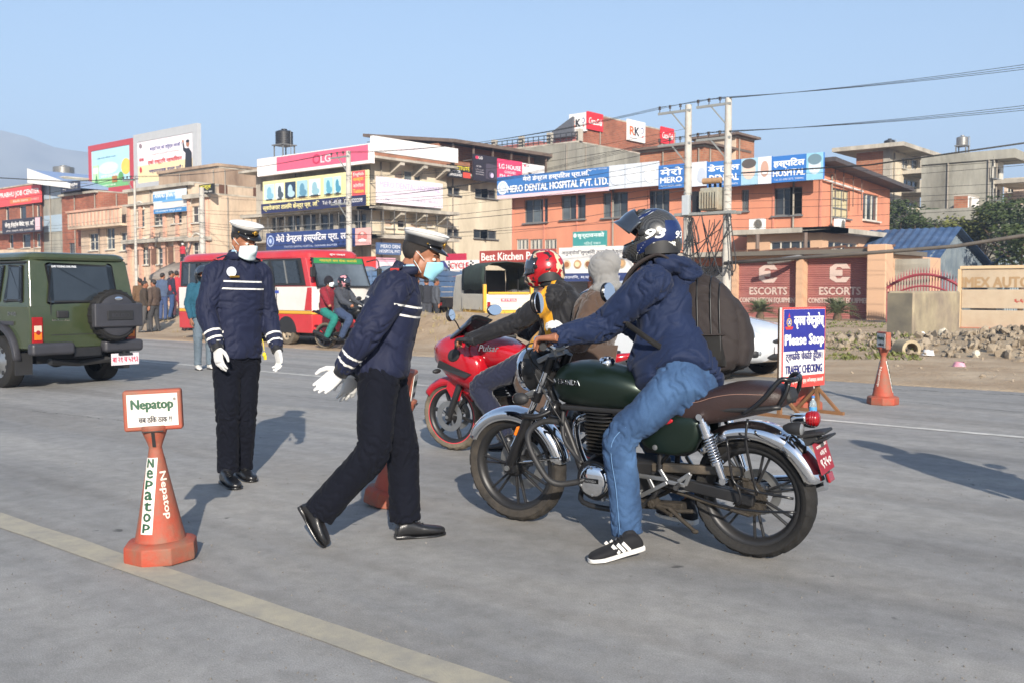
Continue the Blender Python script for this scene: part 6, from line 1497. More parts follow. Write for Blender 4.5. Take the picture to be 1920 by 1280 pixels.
 # swingarm, guard, pegs
 for s in (-1,1):
  q = MB(); q.bar((.52,s*.10,.385),(-.04,s*.10,.32),.035,.06); q.build('swingarm',M_BLKM,o,bevel=.008)
  q = MB(); T0,T1 = Vector((.215,s*.155,.735)),Vector((.095,s*.135,.385)); dd = (T1-T0).normalized()
  q.cyl(T0,T0+dd*.05,.016,n=12); q.cyl(T0+dd*.03,T0+dd*.10,.026,n=18); sh = q.build('shock_absorber',M_CHROME,o,smooth=50)
  q = MB(); q.cyl(T0+dd*.09,T1-dd*.10,.013,n=12); q.cyl(T1-dd*.14,T1-dd*.02,.022,.02,n=16); q.cyl(T1-dd*.03+Vector((0,-.02,0)),T1-dd*.03+Vector((0,.02,0)),.018,n=14); q.cyl(T0+Vector((0,-.022,0)),T0+Vector((0,.022,0)),.017,n=14); q.build('damper_body',M_CHROME,sh,smooth=50)
  q = MB(); spring(q,T0+dd*.10,T1-dd*.115,.0285,.0048,11); q.build('coil_spring',M_CHROME,sh,smooth=180)
  for k in (0,1): q = MB(); z_ = T0+dd*(.10 if k == 0 else .245); q.cyl(z_-dd*.006,z_+dd*.006,.033,n=18); q.build('spring_seat',M_CHROME,sh,smooth=50)
  # peg bracket
  q = MB(); y = s*.165
  for a_,c_ in (((.60,y,.40),(.40,y,.395)),((.60,y,.40),(.555,y,.29)),((.555,y,.29),(.40,y,.38)),((.51,y,.40),(.475,y,.335)),((.40,y,.385),(.30,y,.375)),((.30,y,.375),(.27,y,.44)),((.27,y,.44),(.34,y,.39)),((.40,y,.385),(.44,y,.445)),((.60,y,.41),(.62,y,.35))): q.bar(a_,c_,.016,.022)
  q.build('peg_bracket',M_ALU,o,bevel=.005,smooth=40)
  q = MB(); q.cyl((.575,s*.16,.30),(.575,s*.27,.305),.016,n=12)
  for k in range(5): q.cyl((.575,s*(.19+k*.017),.303),(.575,s*(.196+k*.017),.303),.0185,n=12)
  q.build('foot_peg',M_BLKP,o,smooth=40)
  q = MB(); q.cyl((.335,s*.17,.375),(.315,s*.25,.38),.013,n=10); q.build('pillion_peg',M_BLKP,o,smooth=40)
 q = MB(); q.box((.27,.085,.445),(.50,.035,.045),(0,.05,0)); q.build('chain_guard',mat('dusty_black_plate','#2a2825',.6,var=.2,dirt=.6,dcol='#8d7d68',ds=4),o,bevel=.006)
 q = MB(); q.tube([(.5,.12,.24),(.42,.14,.215),(.38,.17,.21)],.011,8); q.tube([(.40,.15,.24),(.33,.17,.20),(.25,.18,.15)],[.012,.011,.010],8); q.sph((.245,.181,.146),(.02,.014,.012),10,6); q.build('side_stand',M_GRIME,o,smooth=60)
 q = MB(); q.tube(curve_pts([(.60,.19,.27),(.66,.2,.25),(.75,.2,.26)],4),.006,8); q.cyl((.75,.18,.26),(.75,.225,.26),.009,n=8); q.tube([(.60,.185,.27),(.55,.15,.32)],.006,6); q.build('gear_lever',M_ALU,o,smooth=60)
 q = MB(); q.box((.46,.09,.235),(.24,.06,.04),(0,.06,0)); q.cyl((.50,.08,.25),(.50,.16,.25),.022,n=12); q.tube([(.58,.12,.25),(.36,.13,.225),(.28,.12,.23)],.012,8); q.build('linkage',M_GRIME,o,bevel=.006)
 # rear fender, lamp, plate
 fender(o,(0,0,.325),.372,.19,38,128,M_CHROME,name='rear_fender')
 q = MB(); c = (0,0,.325)
 rf = fender(o,(0,0,.325),.374,.185,120,163,M_CHROME,name='rear_fender_tip')
 tl = bpy.data.objects.new('tail_light',None); link(tl,o); tl.location = (-.272,0,.735); tl.scale = (.85,.88,.85)
 q = MB(); q.box((.04,0,-.005),(.10,.085,.055),(0,.1,0)); q.build('lamp_housing',M_CHROME,tl,bevel=.02,smooth=50)
 q = MB(); q.lathe([(.034,-.0),(.041,-.010),(.044,-.045),(.040,-.066),(.02,-.075),(0,-.076)],axis='x',n=24); q.build('red_lens',M_LAMP,tl,smooth=60)
 q = MB()
 for k in range(3): q.lathe([(.0435,-.025-k*.014),(.0465,-.029-k*.014),(.0435,-.033-k*.014)],axis='x',n=24)
 q.build('lens_ridge',M_LAMP,tl,smooth=180)
 for s in (-1,1):
  q = MB(); p = Vector((-.235,s*.075,.70)); q.tube([(-.22,s*.02,.70),p],.010,8); q.tube([p+Vector((.045,s*.02,0)),p+Vector((.02,s*.025,0)),p+Vector((-.02,s*.03,0)),p+Vector((-.045,s*.032,0))],[.012,.026,.034,.033],18); ts = q.build('turn_signal',M_BLKP,o,smooth=60)
  q = MB(); q.lathe([(.030,0),(.022,-.007),(0,-.010)],p+Vector((-.0455,s*.032,0)),'x',18); q.build('lens',M_LENS,ts,smooth=60)
 q = MB(); q.box((-.31,0,.665),(.14,.13,.016),(0,.22,0)); q.box((-.30,0,.64),(.07,.08,.06),(0,.3,0)); q.box((-.36,0,.645),(.07,.15,.012),(0,.35,0)); q.build('tail_bracket',M_BLKP,o,bevel=.006)
 pl = bpy.data.objects.new('number_plate',None); link(pl,o); pl.location = (-.352,0,.555); pl.rotation_euler = (0,R(17),0)
 q = MB(); q.box((0,0,0),(.006,.20,.155)); q.build('plate',M_DRED,pl,bevel=.004)
 rt = Matrix.Rotation(-math.pi/2,3,'Z')
 for s_,z_,w_,h_ in (('बागमती प्रदेश',.052,.15,.022),('०२६ प',.018,.09,.024),('९२५०',-.03,.15,.046)): text(pl,s_,(-.0045,0,z_),ink('#e0d8d4'),w_,h_,.0022,rot=rt)
 q = MB(); q.tube([(-.33,0,.66),(-.345,0,.60)],.012,6); q.build('plate_stay',M_BLKP,o)
 q = MB(); q.box((-.385,0,.455),(.012,.075,.045),(0,.3,0)); q.build('rear_reflector',M_LAMP,o,bevel=.004)
 q = MB(); q.box((-.372,0,.465),(.02,.04,.07),(0,.3,0)); q.build('reflector_stay',M_BLKP,o,bevel=.004)
 # sari guard rods (left) and crash bar
 q = MB(); y = .175
 for P_ in ([(-.02,.15,.66),(-.03,y,.60),(-.07,y,.42),(-.1,y,.38)],[(.07,y,.64),(.05,y,.47),(.02,y,.41),(-.06,y,.39),(-.26,y,.375)],[(.07,y,.645),(-.01,y,.655),(-.05,y,.64)],[(-.03,.15,.74),(-.03,y,.62),(-.08,y,.37)],[(.3,.16,.335),(.1,y+.01,.30),(-.1,y+.01,.295),(-.27,y,.31)],[(.02,y,.41),(0,y,.34),(.02,y,.31)]): q.tube(curve_pts(P_,4),.0065,8)
 q.build('sari_guard',M_BLK,o,smooth=180)
 for s in (-1,1):
  q = MB(); q.tube(curve_pts([(1.10,s*.04,.62),(1.15,s*.16,.64),(1.17,s*.27,.60),(1.14,s*.31,.52),(1.06,s*.30,.38),(1.0,s*.28,.335),(.95,s*.2,.325),(.94,s*.05,.31)],5),.0165,12); q.build('crash_bar',M_BLKP,o,smooth=180)
 q = MB(); q.tube(curve_pts([(1.10,.03,.72),(1.2,.11,.66),(1.30,.14,.66)],4),.016,10); q.build('guard_stay',M_BLK,o,smooth=180)
 q = MB(); q.tube(curve_pts([(1.08,.05,.70),(1.06,.09,.55),(.99,.1,.46),(.93,.12,.42)],5),.012,8); q.build('clutch_cable',M_BLKP,o,smooth=180)
 q = MB(); q.sph((1.12,.06,.70),(.03,.045,.045),14,8); q.build('horn',M_BLK,o,smooth=180)
 return o
def place_bike(o,pr,pf,lean):
 a,c = G(*pr),G(*pf); d = c-a; o.rotation_mode = 'QUATERNION'
 h = Vector((d.x,d.y,0)).normalized(); l = Vector((0,0,1)).cross(h); L_ = (l*math.cos(R(lean))-Vector((0,0,1))*math.sin(R(lean))); U = h.cross(L_)
 Mx = Matrix(((h.x,L_.x,U.x),(h.y,L_.y,U.y),(h.z,L_.z,U.z))); o.rotation_quaternion = Mx.to_quaternion(); o.location = a
 return Matrix.Translation(a) @ Mx.to_4x4()
bike1 = make_roadster('dark green roadster motorcycle with brown seat and chrome rear fender')
BK1 = place_bike(bike1,(1415,1042),(972,974),4)
# ------------------------------------------------------------------ helmets
def helmet_mat(name,base,c1=None,c2=None,carbon=False,camo=None,rough=.25):
 m,n,L,b = node_mat(name); tc = n.new('ShaderNodeTexCoord'); out = None
 rgb = n.new('ShaderNodeRGB'); rgb.outputs[0].default_value = (*lin(base),1); out = rgb.outputs[0]
 def mixin(fac,col,out):
  mx = n.new('ShaderNodeMix'); mx.data_type = 'RGBA'; L.new(fac,mx.inputs[0]); L.new(out,mx.inputs[6]); mx.inputs[7].default_value = (*lin(col),1); return mx.outputs[2]
 if carbon:
  w = n.new('ShaderNodeTexChecker'); w.inputs['Scale'].default_value = 190; mp = n.new('ShaderNodeMapping'); mp.inputs['Rotation'].default_value = (.6,.7,.5); L.new(tc.outputs['Object'],mp.inputs[0]); L.new(mp.outputs[0],w.inputs['Vector'])
  w.inputs['Color1'].default_value = (.012,.012,.013,1); w.inputs['Color2'].default_value = (.07,.07,.068,1); out = w.outputs[0]
 if camo:
  for i,c in enumerate(camo):
   x = n.new('ShaderNodeTexNoise'); x.inputs['Scale'].default_value = 11+3*i; x.inputs['Detail'].default_value = 2; mp = n.new('ShaderNodeMapping'); mp.inputs['Location'].default_value = (i*3.1,i*1.7,0); L.new(tc.outputs['Object'],mp.inputs[0]); L.new(mp.outputs[0],x.inputs['Vector'])
   g = n.new('ShaderNodeMath'); g.operation = 'GREATER_THAN'; g.inputs[1].default_value = .56+.03*i; L.new(x.outputs[0],g.inputs[0]); out = mixin(g.outputs[0],c,out)
 for nm,cc in (('mask1',c1),('mask2',c2)):
  if cc:
   a = n.new('ShaderNodeAttribute'); a.attribute_name = nm; g = n.new('ShaderNodeMath'); g.operation = 'GREATER_THAN'; g.inputs[1].default_value = 0; L.new(a.outputs['Fac'],g.inputs[0]); out = mixin(g.outputs[0],cc,out)
 L.new(out,b.inputs['Base Color']); b.inputs['Roughness'].default_value = rough; b.inputs['Coat Weight'].default_value = .5; b.inputs['Coat Roughness'].default_value = .08
 return m
def helm_pt(th,ph,k=1.0,dims=(.152,.130,.150)):
 c = math.cos(ph); d = Vector((c*math.cos(th)*dims[0],c*math.sin(th)*dims[1],math.sin(ph)*dims[2]))
 fr = max(0,math.cos(th)); lo = max(0,min(1,(-ph-.12)/.5))
 d.x += .055*fr**1.5*lo; d.x -= .02*max(0,-math.cos(th))*lo; d.y *= 1-.08*lo
 return Vector((.0,0,.012)) + d*k
M_VISOR = mat('smoked_visor',(.02,.025,.035),.04,spec=.8,var=0,coat=1)
def helmet(root,H,m,visor_up=0,m1=None,m2=None,port=True,name='helmet',visor=None):
 """full-face shell with eye port, chin bar, lining and hinged visor; worn by root"""
 h = bpy.data.objects.new(name,None); link(h,root); N,Mv = 84,56
 p0,p1 = R(-64),R(90); rows = []
 n1 = []; n2 = []
 vs = []
 for j in range(Mv+1):
  ph = p0+(p1-p0)*j/Mv
  for i in range(N):
   th = -math.pi+2*math.pi*i/N; vs.append(helm_pt(th,ph)); n1.append(m1(th,ph) if m1 else -1); n2.append(m2(th,ph) if m2 else -1)
 fs = []
 for j in range(Mv):
  for i in range(N):
   th = -math.pi+2*math.pi*(i+.5)/N; ph = p0+(p1-p0)*(j+.5)/Mv
   a = abs(th)/R(66); lo = R(-17)+R(6)*a*a; hi_ = R(27)-R(9)*a**3
   if port and a < 1 and lo < ph < hi_: continue
   fs.append((j*N+i,j*N+(i+1) % N,(j+1)*N+(i+1) % N,(j+1)*N+i))
 me = bpy.data.meshes.new('shell'); me.from_pydata([tuple(H @ v) for v in vs],[],fs)
 for nm,val in (('mask1',n1),('mask2',n2)):
  at = me.attributes.new(nm,'FLOAT','POINT'); at.data.foreach_set('value',val)
 me.materials.append(m); me.polygons.foreach_set('use_smooth',[True]*len(fs)); me.update()
 o = bpy.data.objects.new('shell',me); link(o,h); md = o.modifiers.new('s','SOLIDIFY'); md.thickness = .014; md.offset = -1
 # rubber edge and lining
 for nm,th_a in (('port_trim',1),):
  pts = []
  for k in range(40):
   a = 2*math.pi*k/40; th = R(66)*math.copysign(abs(math.cos(a))**.6,math.cos(a)); aa = abs(th)/R(66); lo = R(-17)+R(6)*aa*aa; hi_ = R(27)-R(9)*aa**3; ph = (lo+hi_)/2+(hi_-lo)/2*math.copysign(abs(math.sin(a))**.6,math.sin(a)); pts.append(H @ helm_pt(th,ph,.995))
  q = MB(); q.tube(pts,.005,6,closed=True); q.build('port_trim',M_BLKP,h,smooth=180)
 q = MB(); q.tube([H @ helm_pt(2*math.pi*k/48,p0,.99) for k in range(48)],.007,6,closed=True); q.build('bottom_trim',M_BLKP,h,smooth=180)
 q2 = MB()
 q2.lathe([(.118,-.06),(.122,0),(.118,.05)],(-.02,0,-.03),'z',28,R(60),R(300)); q2.xf(H); q2.build('lining',M_BLKP,h,smooth=180)
 # visor pivots at the sides
 rows = []
 for i in range(29):
  th = R(-72)+R(144)*i/28; a = abs(th)/R(72); row = []
  for j in range(9):
   ph = R(-20)+R(8)*a+(R(50)-R(16)*a)*j/8; row.append(helm_pt(th,ph,1.075))
  rows.append(row)
 q = MB(); q.loft(rows,caps=False,closed_ring=False); T = H @ Matrix.Translation((.03+.05*min(1,visor_up),0,.02+.02*min(1,visor_up))) @ Matrix.Rotation(-visor_up,4,'Y') @ Matrix.Translation((-.03,0,-.02)); q.xf(T)
 o = q.build('visor',visor or M_VISOR,h,smooth=180); md = o.modifiers.new('s','SOLIDIFY'); md.thickness = .003
 for s in (-1,1):
  q = MB(); q.lathe([(0,.012),(.016,.010),(.019,0)],axis='y',n=18)
  if s < 0: q.v = [(x,-y,z) for x,y,z in q.v]
  p = helm_pt(s*R(72),R(6),1.03); q.xf(H @ Matrix.Translation(p)); q.build('pivot',M_BLK,h,smooth=50)
 # vents
 for s in (-1,1):
  q = MB(); q.tube([H @ helm_pt(s*R(20),R(52),1.01),H @ helm_pt(s*R(24),R(62),1.03),H @ helm_pt(s*R(30),R(74),1.01)],[.006,.012,.005],8); q.build('vent',M_BLKP,h,smooth=180)
 q = MB(); q.tube([H @ helm_pt(R(a),R(-42),1.012) for a in (-24,-12,0,12,24)],[.005,.009,.010,.009,.005],8); q.build('chin_vent',M_BLKP,h,smooth=180)
 return h
def helm_text(h,H,body,th0,ph0,w,hgt,m,bold=.001,slant=0,k=1.012):
 b = text_mesh(body,w,hgt,bold,slant); sgn = 1 if th0 > 0 else -1; out = []
 for x,y,z in b.v:
  th = th0 + sgn*x/.14*1.0; ph = ph0+z/.145; out.append(tuple(H @ helm_pt(th,ph,k-y*.6)))
 me = bpy.data.meshes.new('lettering'); me.from_pydata(out,[],b.f); me.materials.append(m); o = bpy.data.objects.new('lettering',me); link(o,h)
# ------------------------------------------------------------------ main rider on the green roadster
B1 = lambda x,y,z: BK1 @ Vector((x,y,z))
def worldJ(d): return {k: Vector(v) for k,v in d.items()}
JR = dict(hl=B1(.36,.095,.885),hr=B1(.36,-.095,.885),neck=C(1240,507,5.42),sl=C(1222,532,5.23),sr=C(1250,528,5.62),head=C(1226,447,5.44),mid=C(1264,615,5.4),
          el=C(1130,612,5.33),wl=B1(.925,.375,1.135),er=B1(.70,-.40,1.03),wr=B1(.925,-.37,1.14),kl=C(1163,824,5.07),al=C(1177,1000,5.05),kr=B1(.78,-.34,.60),ar=B1(.52,-.34,.16),
          toel=G(1106,1056),heell=C(1204,1030,4.98),toer=B1(.72,-.36,.03),heelr=B1(.47,-.34,.01))
lookR = CD(-.96,.26,-.06)
M_SNK = cloth_mat('black_sneaker','#17171a',.8,sheen=.03); M_SOLEW = mat('white_rubber','#d6d4cf',.6,var=.05,dirt=.3,dcol='#8c857a',ds=8)
def seam_mask(co,idx,t,d): return np.full(len(co),-1.0)
rider,JLR,HR = person('motorcyclist in blue hooded jacket and jeans astride the green roadster',JR,look=lookR,jacket=M_RIDERJ,trousers=M_JEANS,shoes=M_SNK,hair=False,mask=M_MASKC,padj=.042,build=1.12,bulge=.075,
 leg=(.110,.090,.078,.082),arm=(.102,.082,.066,.046),fold=.012,tfold=.0085,seed=17,hem=-.03,collar=False,shoe_kw={'sole': M_SOLEW,'stripes': M_SOLEW,'width': .05},
 hands={'l': HP((B1(1.03,.37,1.125)-B1(.925,.375,1.135)).normalized(),B1(0,-1,-.2)-B1(0,0,0),1) | {'curls': [.75,.8,.85,.9],'thumb': .9},'r': HP((B1(1.03,-.37,1.125)-B1(.925,-.37,1.14)).normalized(),B1(0,1,-.2)-B1(0,0,0),-1) | {'curls': [.75,.8,.85,.9]}},voxel=.008)
def panel1(th,ph):
 s = abs(th)
 a = .12-abs((ph-R(40))-.55*(s-1.0))   # diagonal blue sweep
 b_ = .20-abs(ph+R(22)-.35*(s-1.4)) if 1.0 < s < 2.9 else -1
 c = .30-abs(ph-R(12)) if s > 2.1 else -1
 return max(a,b_*.6,c)
def panel2(th,ph):
 s = abs(th); a = .12-abs((ph-R(40))-.55*(s-1.0)); r1 = .016-abs(a-.01) if ph > R(15) and s < 1.8 else -1
 r2 = .018-abs(ph+R(40)-1.25*(s-1.0)) if .72 < s < 1.55 else -1
 return max(r1,r2)
hm = helmet(rider,HR,helmet_mat('carbon_helmet','#1a1a1c','#15244f','#d2d2ce',carbon=True),visor_up=R(47),m1=panel1,m2=panel2)
for sg in (1,-1):
 helm_text(hm,HR,'93',sg*R(100),R(2),.10,.047,ink('#e2e2de'),.003,.25); helm_text(hm,HR,'THUNDER',sg*R(118),R(-21),.12,.022,ink('#e2e2de'),.0016,.25)
 helm_text(hm,HR,'93',sg*R(160),R(-2),.07,.036,ink('#e2e2de'),.002,.2)
# hood bunched behind the neck, jacket seam, jeans seams
q = MB(); nk = JLR['neck']; bk = -Vector((lookR.x,lookR.y,0)).normalized(); la = Vector((0,0,1)).cross(bk)
for a_,r_,z_ in ((-1.5,.062,.03),(-1.0,.066,.03),(-.5,.07,.02),(0,.074,.01),(.5,.07,.02),(1.0,.066,.03),(1.5,.062,.03)):
 p = nk+bk*(.09*math.cos(a_)+.02)+la*.10*math.sin(a_)+Vector((0,0,z_)); q.sph(p,(r_,r_,r_*.8),14,10)
for k in range(9):
 t = R(-170+340*k/8); q.sph(nk+bk*.07*math.cos(t)+la*.085*math.sin(t)+Vector((0,0,.01)),.045,12,8)
q.sph(nk+bk*.15+Vector((0,0,-.03)),(.075,.1,.07),14,10)
fused('hood',q,M_RIDERJ,rider,.008,6,.6,[(nk-Vector((0,0,.05)),nk+bk*.2)],.012,{'mask1': [seam_mask]},4)
# ------------------------------------------------------------------ backpack on his back
M_PACK = cloth_mat('dark_taupe_nylon','#2a2423',.8,sheen=.02,var=.12); M_PACKD = cloth_mat('black_mesh','#141312',.85,sheen=.05); M_ZIP = mat('zip',(.01,.01,.01),.4,var=0)
p_bot,p_top = C(1303,702,5.36),C(1297,512,5.44)
upP = (p_top-p_bot).normalized(); latP = (JR['sl']-JR['sr']).normalized(); latP = (latP-upP*latP.dot(upP)).normalized(); bkP = upP.cross(latP); bkP = bkP if bkP.dot(CD(1,0)) > 0 else -bkP
hP = (p_top-p_bot).length
pack = thing('backpack','dark brown backpack worn by the motorcyclist in the blue jacket','backpack',p_bot)
def PP(u, v, w): return latP*u+bkP*v+upP*w       # across, outwards, up
def pack_rings(prof,p=3.4,n=28):
 return [[PP(hw*math.copysign(abs(math.cos(t))**(2/p),math.cos(t)),v0+(v1-v0)*(.5+.5*math.copysign(abs(math.sin(t))**(2/p),math.sin(t))),w) for t in [2*math.pi*k/n for k in range(n)]] for w,hw,v0,v1 in prof]
PROF = ((.0,.10,-.02,.16),(.015,.145,-.045,.22),(.06,.16,-.05,.26),(.16,.165,-.05,.275),(.28,.165,-.05,.27),(.38,.158,-.05,.24),(.46,.14,-.045,.19),(.515,.105,-.035,.13),(.54,.05,-.02,.07))
q = MB(); q.loft(pack_rings(PROF))
fused('main_compartment',q,M_PACK,pack,.009,5,.5,[(PP(0,.08,0),PP(0,.06,.5))],.008,{'mask1': [seam_mask]},21,.6)
q = MB(); q.loft(pack_rings(((.02,.09,.16,.23),(.04,.115,.17,.285),(.12,.122,.18,.315),(.22,.122,.18,.315),(.32,.112,.16,.288),(.39,.09,.14,.245),(.42,.05,.13,.21)))); fused('front_pocket',q,M_PACK,pack,.008,4,.5,[(PP(0,.2,0),PP(0,.2,.4))],.006,{'mask1': [seam_mask]},23,.6)
for s in (-1,1):
 q = MB(); q.loft([[PP(s*(.150+d),v,w) for d,v in ((0,-.01),(.028,.03),(.034,.09),(.026,.16),(0,.19))] for w,k in ((.03,1),(.08,1),(.14,1),(.19,1))],caps=False,closed_ring=False); o = q.build('side_pocket',M_PACKD,pack,smooth=180); md = o.modifiers.new('s','SOLIDIFY'); md.thickness = .006
 q = MB(); q.tube([PP(s*.153,-.012,.19),PP(s*.184,.03,.192),PP(s*.19,.09,.193),PP(s*.182,.16,.192),PP(s*.15,.192,.19)],.005,6); q.build('pocket_hem',M_PACK,pack,smooth=180)
 # shoulder strap and lower strap
 sh = JR['s'+('l' if s > 0 else 'r')]-p_bot; nkk = JR['neck']-p_bot; st = nkk.lerp(sh,.62); fwd = -bkP
 path = [PP(s*.07,-.02,hP*.93),st+upP*.10+bkP*.07,st+upP*.118+fwd*.01,st+fwd*.125+upP*.05,st+fwd*.185-upP*.08,st+fwd*.15-upP*.24+latP*s*.09]
 q = MB(); P_ = curve_pts(path,5); rows = []
 for i,p in enumerate(P_):
  w_ = .032 if i < len(P_)*.75 else .03-.018*(i/len(P_)-.75)*4; rows.append([p-latP*w_,p+latP*w_])
 q.loft(rows,caps=False,closed_ring=False); o = q.build('shoulder_strap',M_PACK,pack,smooth=180); md = o.modifiers.new('s','SOLIDIFY'); md.thickness = .014; md.offset = 0
 q = MB(); a_,c_ = path[-1],PP(s*.15,-.02,.06); mid_ = a_.lerp(c_,.5)+latP*s*.125; rows = []
 for p in curve_pts([a_,mid_,c_],6): rows.append([p-upP*.017,p+upP*.017])
 q.loft(rows,caps=False,closed_ring=False); o = q.build('lower_strap',M_PACKD,pack,smooth=180); md = o.modifiers.new('s','SOLIDIFY'); md.thickness = .005
def surf_u(w,v):
 for (w0,h0,a0,b0_),(w1,h1,a1,b1_) in zip(PROF,PROF[1:]):
  if w0 <= w <= w1:
   k = (w-w0)/(w1-w0); hw,v0,v1 = h0+(h1-h0)*k,a0+(a1-a0)*k,b0_+(b1_-b0_)*k; x = abs(2*(v-v0)/(v1-v0)-1); return hw*max(0,1-x**3.4)**(1/3.4) if x < 1 else 0
 return 0
for vv,w0 in ((.05,.20),(.12,.07),(.165,.05)):
 ws = [w for w in np.linspace(w0,.535,60) if surf_u(w,vv) > .01]; side_ = [(surf_u(w,vv),w) for w in ws]
 pts = [PP(u_+.006,vv,w) for u_,w in side_]+[PP(0,vv,ws[-1]+.006)]+[PP(-u_-.006,vv,w) for u_,w in reversed(side_)]
 q = MB(); q.tube(pts,.004,6); q.build('zip',M_ZIP,pack,smooth=180)
q = MB(); q.tube(curve_pts([PP(-.035,-.01,.535),PP(-.03,.01,.60),PP(.03,.01,.60),PP(.035,-.01,.535)],5),.013,10,flat=.6); q.build('carry_handle',M_PACK,pack,smooth=180)
# side seams on the jeans
for s in 'lr':
 lat_ = nrm(JLR['hl']-JLR['hr'])*(1 if s == 'l' else -1)
 h_,k_,a_ = JLR['h'+s],JLR['k'+s],JLR['a'+s]; P_ = curve_pts([h_.lerp(k_,.15)+lat_*.114,h_.lerp(k_,.55)+lat_*.102,k_+lat_*.091,k_.lerp(a_,.5)+lat_*.085,k_.lerp(a_,.98)+lat_*.082],6)
 q = MB(); q.tube(P_,.0022,5); q.build('side_seam',mat('denim_seam','#5a7ba0',.9),rider,smooth=180)
# ------------------------------------------------------------------ red sports motorcycle behind
def make_sport(label,paint,accent,group=None,writing='Pulsar'):
 o = thing('motorcycle',label,'motorcycle',(0,0,0),0,group); WB = 1.35; r = .302
 wheel(o,(0,0,r),r,.125,M_TYREDUST,M_BLKM,6,'s',accent); fw = wheel(o,(WB,0,r),r,.10,M_TYREDUST,M_BLKM,6,'s',accent); disc_brake(fw,.06,.13); disc_brake(fw,-.06,.13)
 for s in (-1,1):
  A = Vector((WB-.01,s*.085,r)); d = Vector((-.42,0,.907)).normalized(); q = MB(); q.tube([A-d*.03,A,A+d*.34,A+d*.36,A+d*.72],[.024,.028,.029,.019,.019],14); q.build('fork_leg',M_BLKM,o,smooth=45)
  q = MB(); q.cyl((WB-.01,s*.07,r),(WB-.01,s*.115,r),.015,n=10); q.build('axle_nut',M_ALU,o)
  q = MB(); q.tube(curve_pts([(1.08,0,.95),(1.06,s*.12,.96),(1.0,s*.26,.96),(.93,s*.34,.945)],4),.011,10); hb = q.build('handlebar',M_BLKM,o,smooth=180)
  q = MB(); q.tube([(.985,s*.285,.957),(.925,s*.35,.943)],.017,12); q.build('grip',M_BLKP,hb,smooth=50)
  mirror_part(o,[(1.18,s*.10,1.03),(1.14,s*.2,1.10),(1.12,s*.27,1.14)],(1.11,s*.31,1.17),(-.8,s*-.25,.12),.075,.048,M_BLKP)
  q = MB(); q.sph((1.36,s*.20,.70),(.025,.05,.02),12,8); q.build('turn_signal',M_BLKP,o,smooth=180)
 f = fender(o,(WB,0,r),r+.03,.135,35,150,paint,name='front_fender');
 for s in (-1,1):
  q = MB(); q.prism([(WB-.16,.60),(WB-.02,.62),(WB+.02,.54),(WB-.06,.42),(WB-.12,.44)],'y',s*.062,s*.074); q.build('fender_side',paint,o,bevel=.008)
 # fairing
 q = MB(); rings = []
 for x,zc,hw,hu,hd in ((1.50,.86,.02,.02,.03),(1.48,.86,.07,.05,.08),(1.42,.85,.13,.10,.15),(1.32,.84,.185,.15,.22),(1.2,.82,.21,.17,.27),(1.08,.79,.215,.16,.27),(.98,.75,.205,.14,.22),(.93,.72,.19,.10,.16)):
  rings.append([Vector((x+.10*max(0,-math.sin(t))*0,hw*math.copysign(abs(math.cos(t))**.8,math.cos(t)),zc+(hu if math.sin(t) > 0 else hd)*math.copysign(abs(math.sin(t))**.85,math.sin(t)))) for t in [2*math.pi*k/28 for k in range(28)]])
 q.loft(rings); fa = q.build('fairing',paint,o,smooth=180)
 q = MB(); rows = []
 for i in range(13):
  t = -1+2*i/12; row = []
  for j in range(7):
   v = j/6; x = 1.46-.36*v**.9-.10*t*t*(1-.3*v); z = .90+.25*v-.05*t*t*v; row.append((x,t*(.13+.05*v-.02*v*v),z))
  rows.append(row)
 q.loft(rows,caps=False,closed_ring=False); o2 = q.build('windscreen',mat('black_screen',(.012,.012,.014),.08,spec=.7,var=0),o,smooth=180); md = o2.modifiers.new('s','SOLIDIFY'); md.thickness = .01
 q = MB(); q.box((1.1,0,.97),(.1,.2,.08)); q.build('dash',M_BLKP,o,bevel=.02)
 for s in (-1,1):
  q = MB(); q.sph((1.43,s*.055,.80),(.05,.045,.06),14,8); q.build('headlamp',M_LENS,fa,smooth=180)
  q = MB(); q.add([(1.36,s*.188,.73),(1.05,s*.222,.66),(1.0,s*.214,.69),(1.33,s*.197,.79)],[(0,1,2,3)]); b_ = q.build('stripe',M_BLKP,fa); md = b_.modifiers.new('s','SOLIDIFY'); md.thickness = .012; md.offset = 0
  q = MB(); q.sph((1.17,s*.212,.84),(.065,.014,.05),16,8,Matrix.Rotation(.5,3,'Y')); q.build('vent',M_BLKP,fa,smooth=180)
 # tank, seat, tail
 q = MB(); rings = []
 for x,z,hw,hu,hd in ((1.03,.86,.05,.05,.08),(.99,.88,.12,.09,.14),(.88,.885,.155,.105,.17),(.74,.87,.155,.09,.16),(.6,.83,.12,.06,.12),(.52,.80,.08,.03,.08)):
  rings.append([Vector((x,hw*math.copysign(abs(math.cos(t))**.75,math.cos(t)),z+(hu if math.sin(t) > 0 else hd)*math.copysign(abs(math.sin(t))**.85,math.sin(t)))) for t in [2*math.pi*k/24 for k in range(24)]])
 q.loft(rings); tk = q.build('fuel_tank',paint,o,smooth=180)
 if writing: text(tk,writing,(.86,.158,.90),M_CHROME,.2,.05,.001,.35,rot=Matrix.Rotation(math.pi,3,'Z'),name='tank_lettering')
 q = MB(); rings = []
 for x,zt,zb,hw in ((.58,.80,.74,.08),(.45,.80,.73,.13),(.25,.83,.75,.13),(.1,.88,.80,.11),(-.15,.90,.84,.08),(-.22,.9,.86,.04)):
  rings.append([Vector((x,hw*math.copysign(abs(math.cos(t))**.6,math.cos(t)),(zt+zb)/2+(zt-zb)/2*math.copysign(abs(math.sin(t))**.7,math.sin(t)))) for t in [2*math.pi*k/18 for k in range(18)]])
 q.loft(rings); q.build('seat',M_BLKP,o,smooth=180)
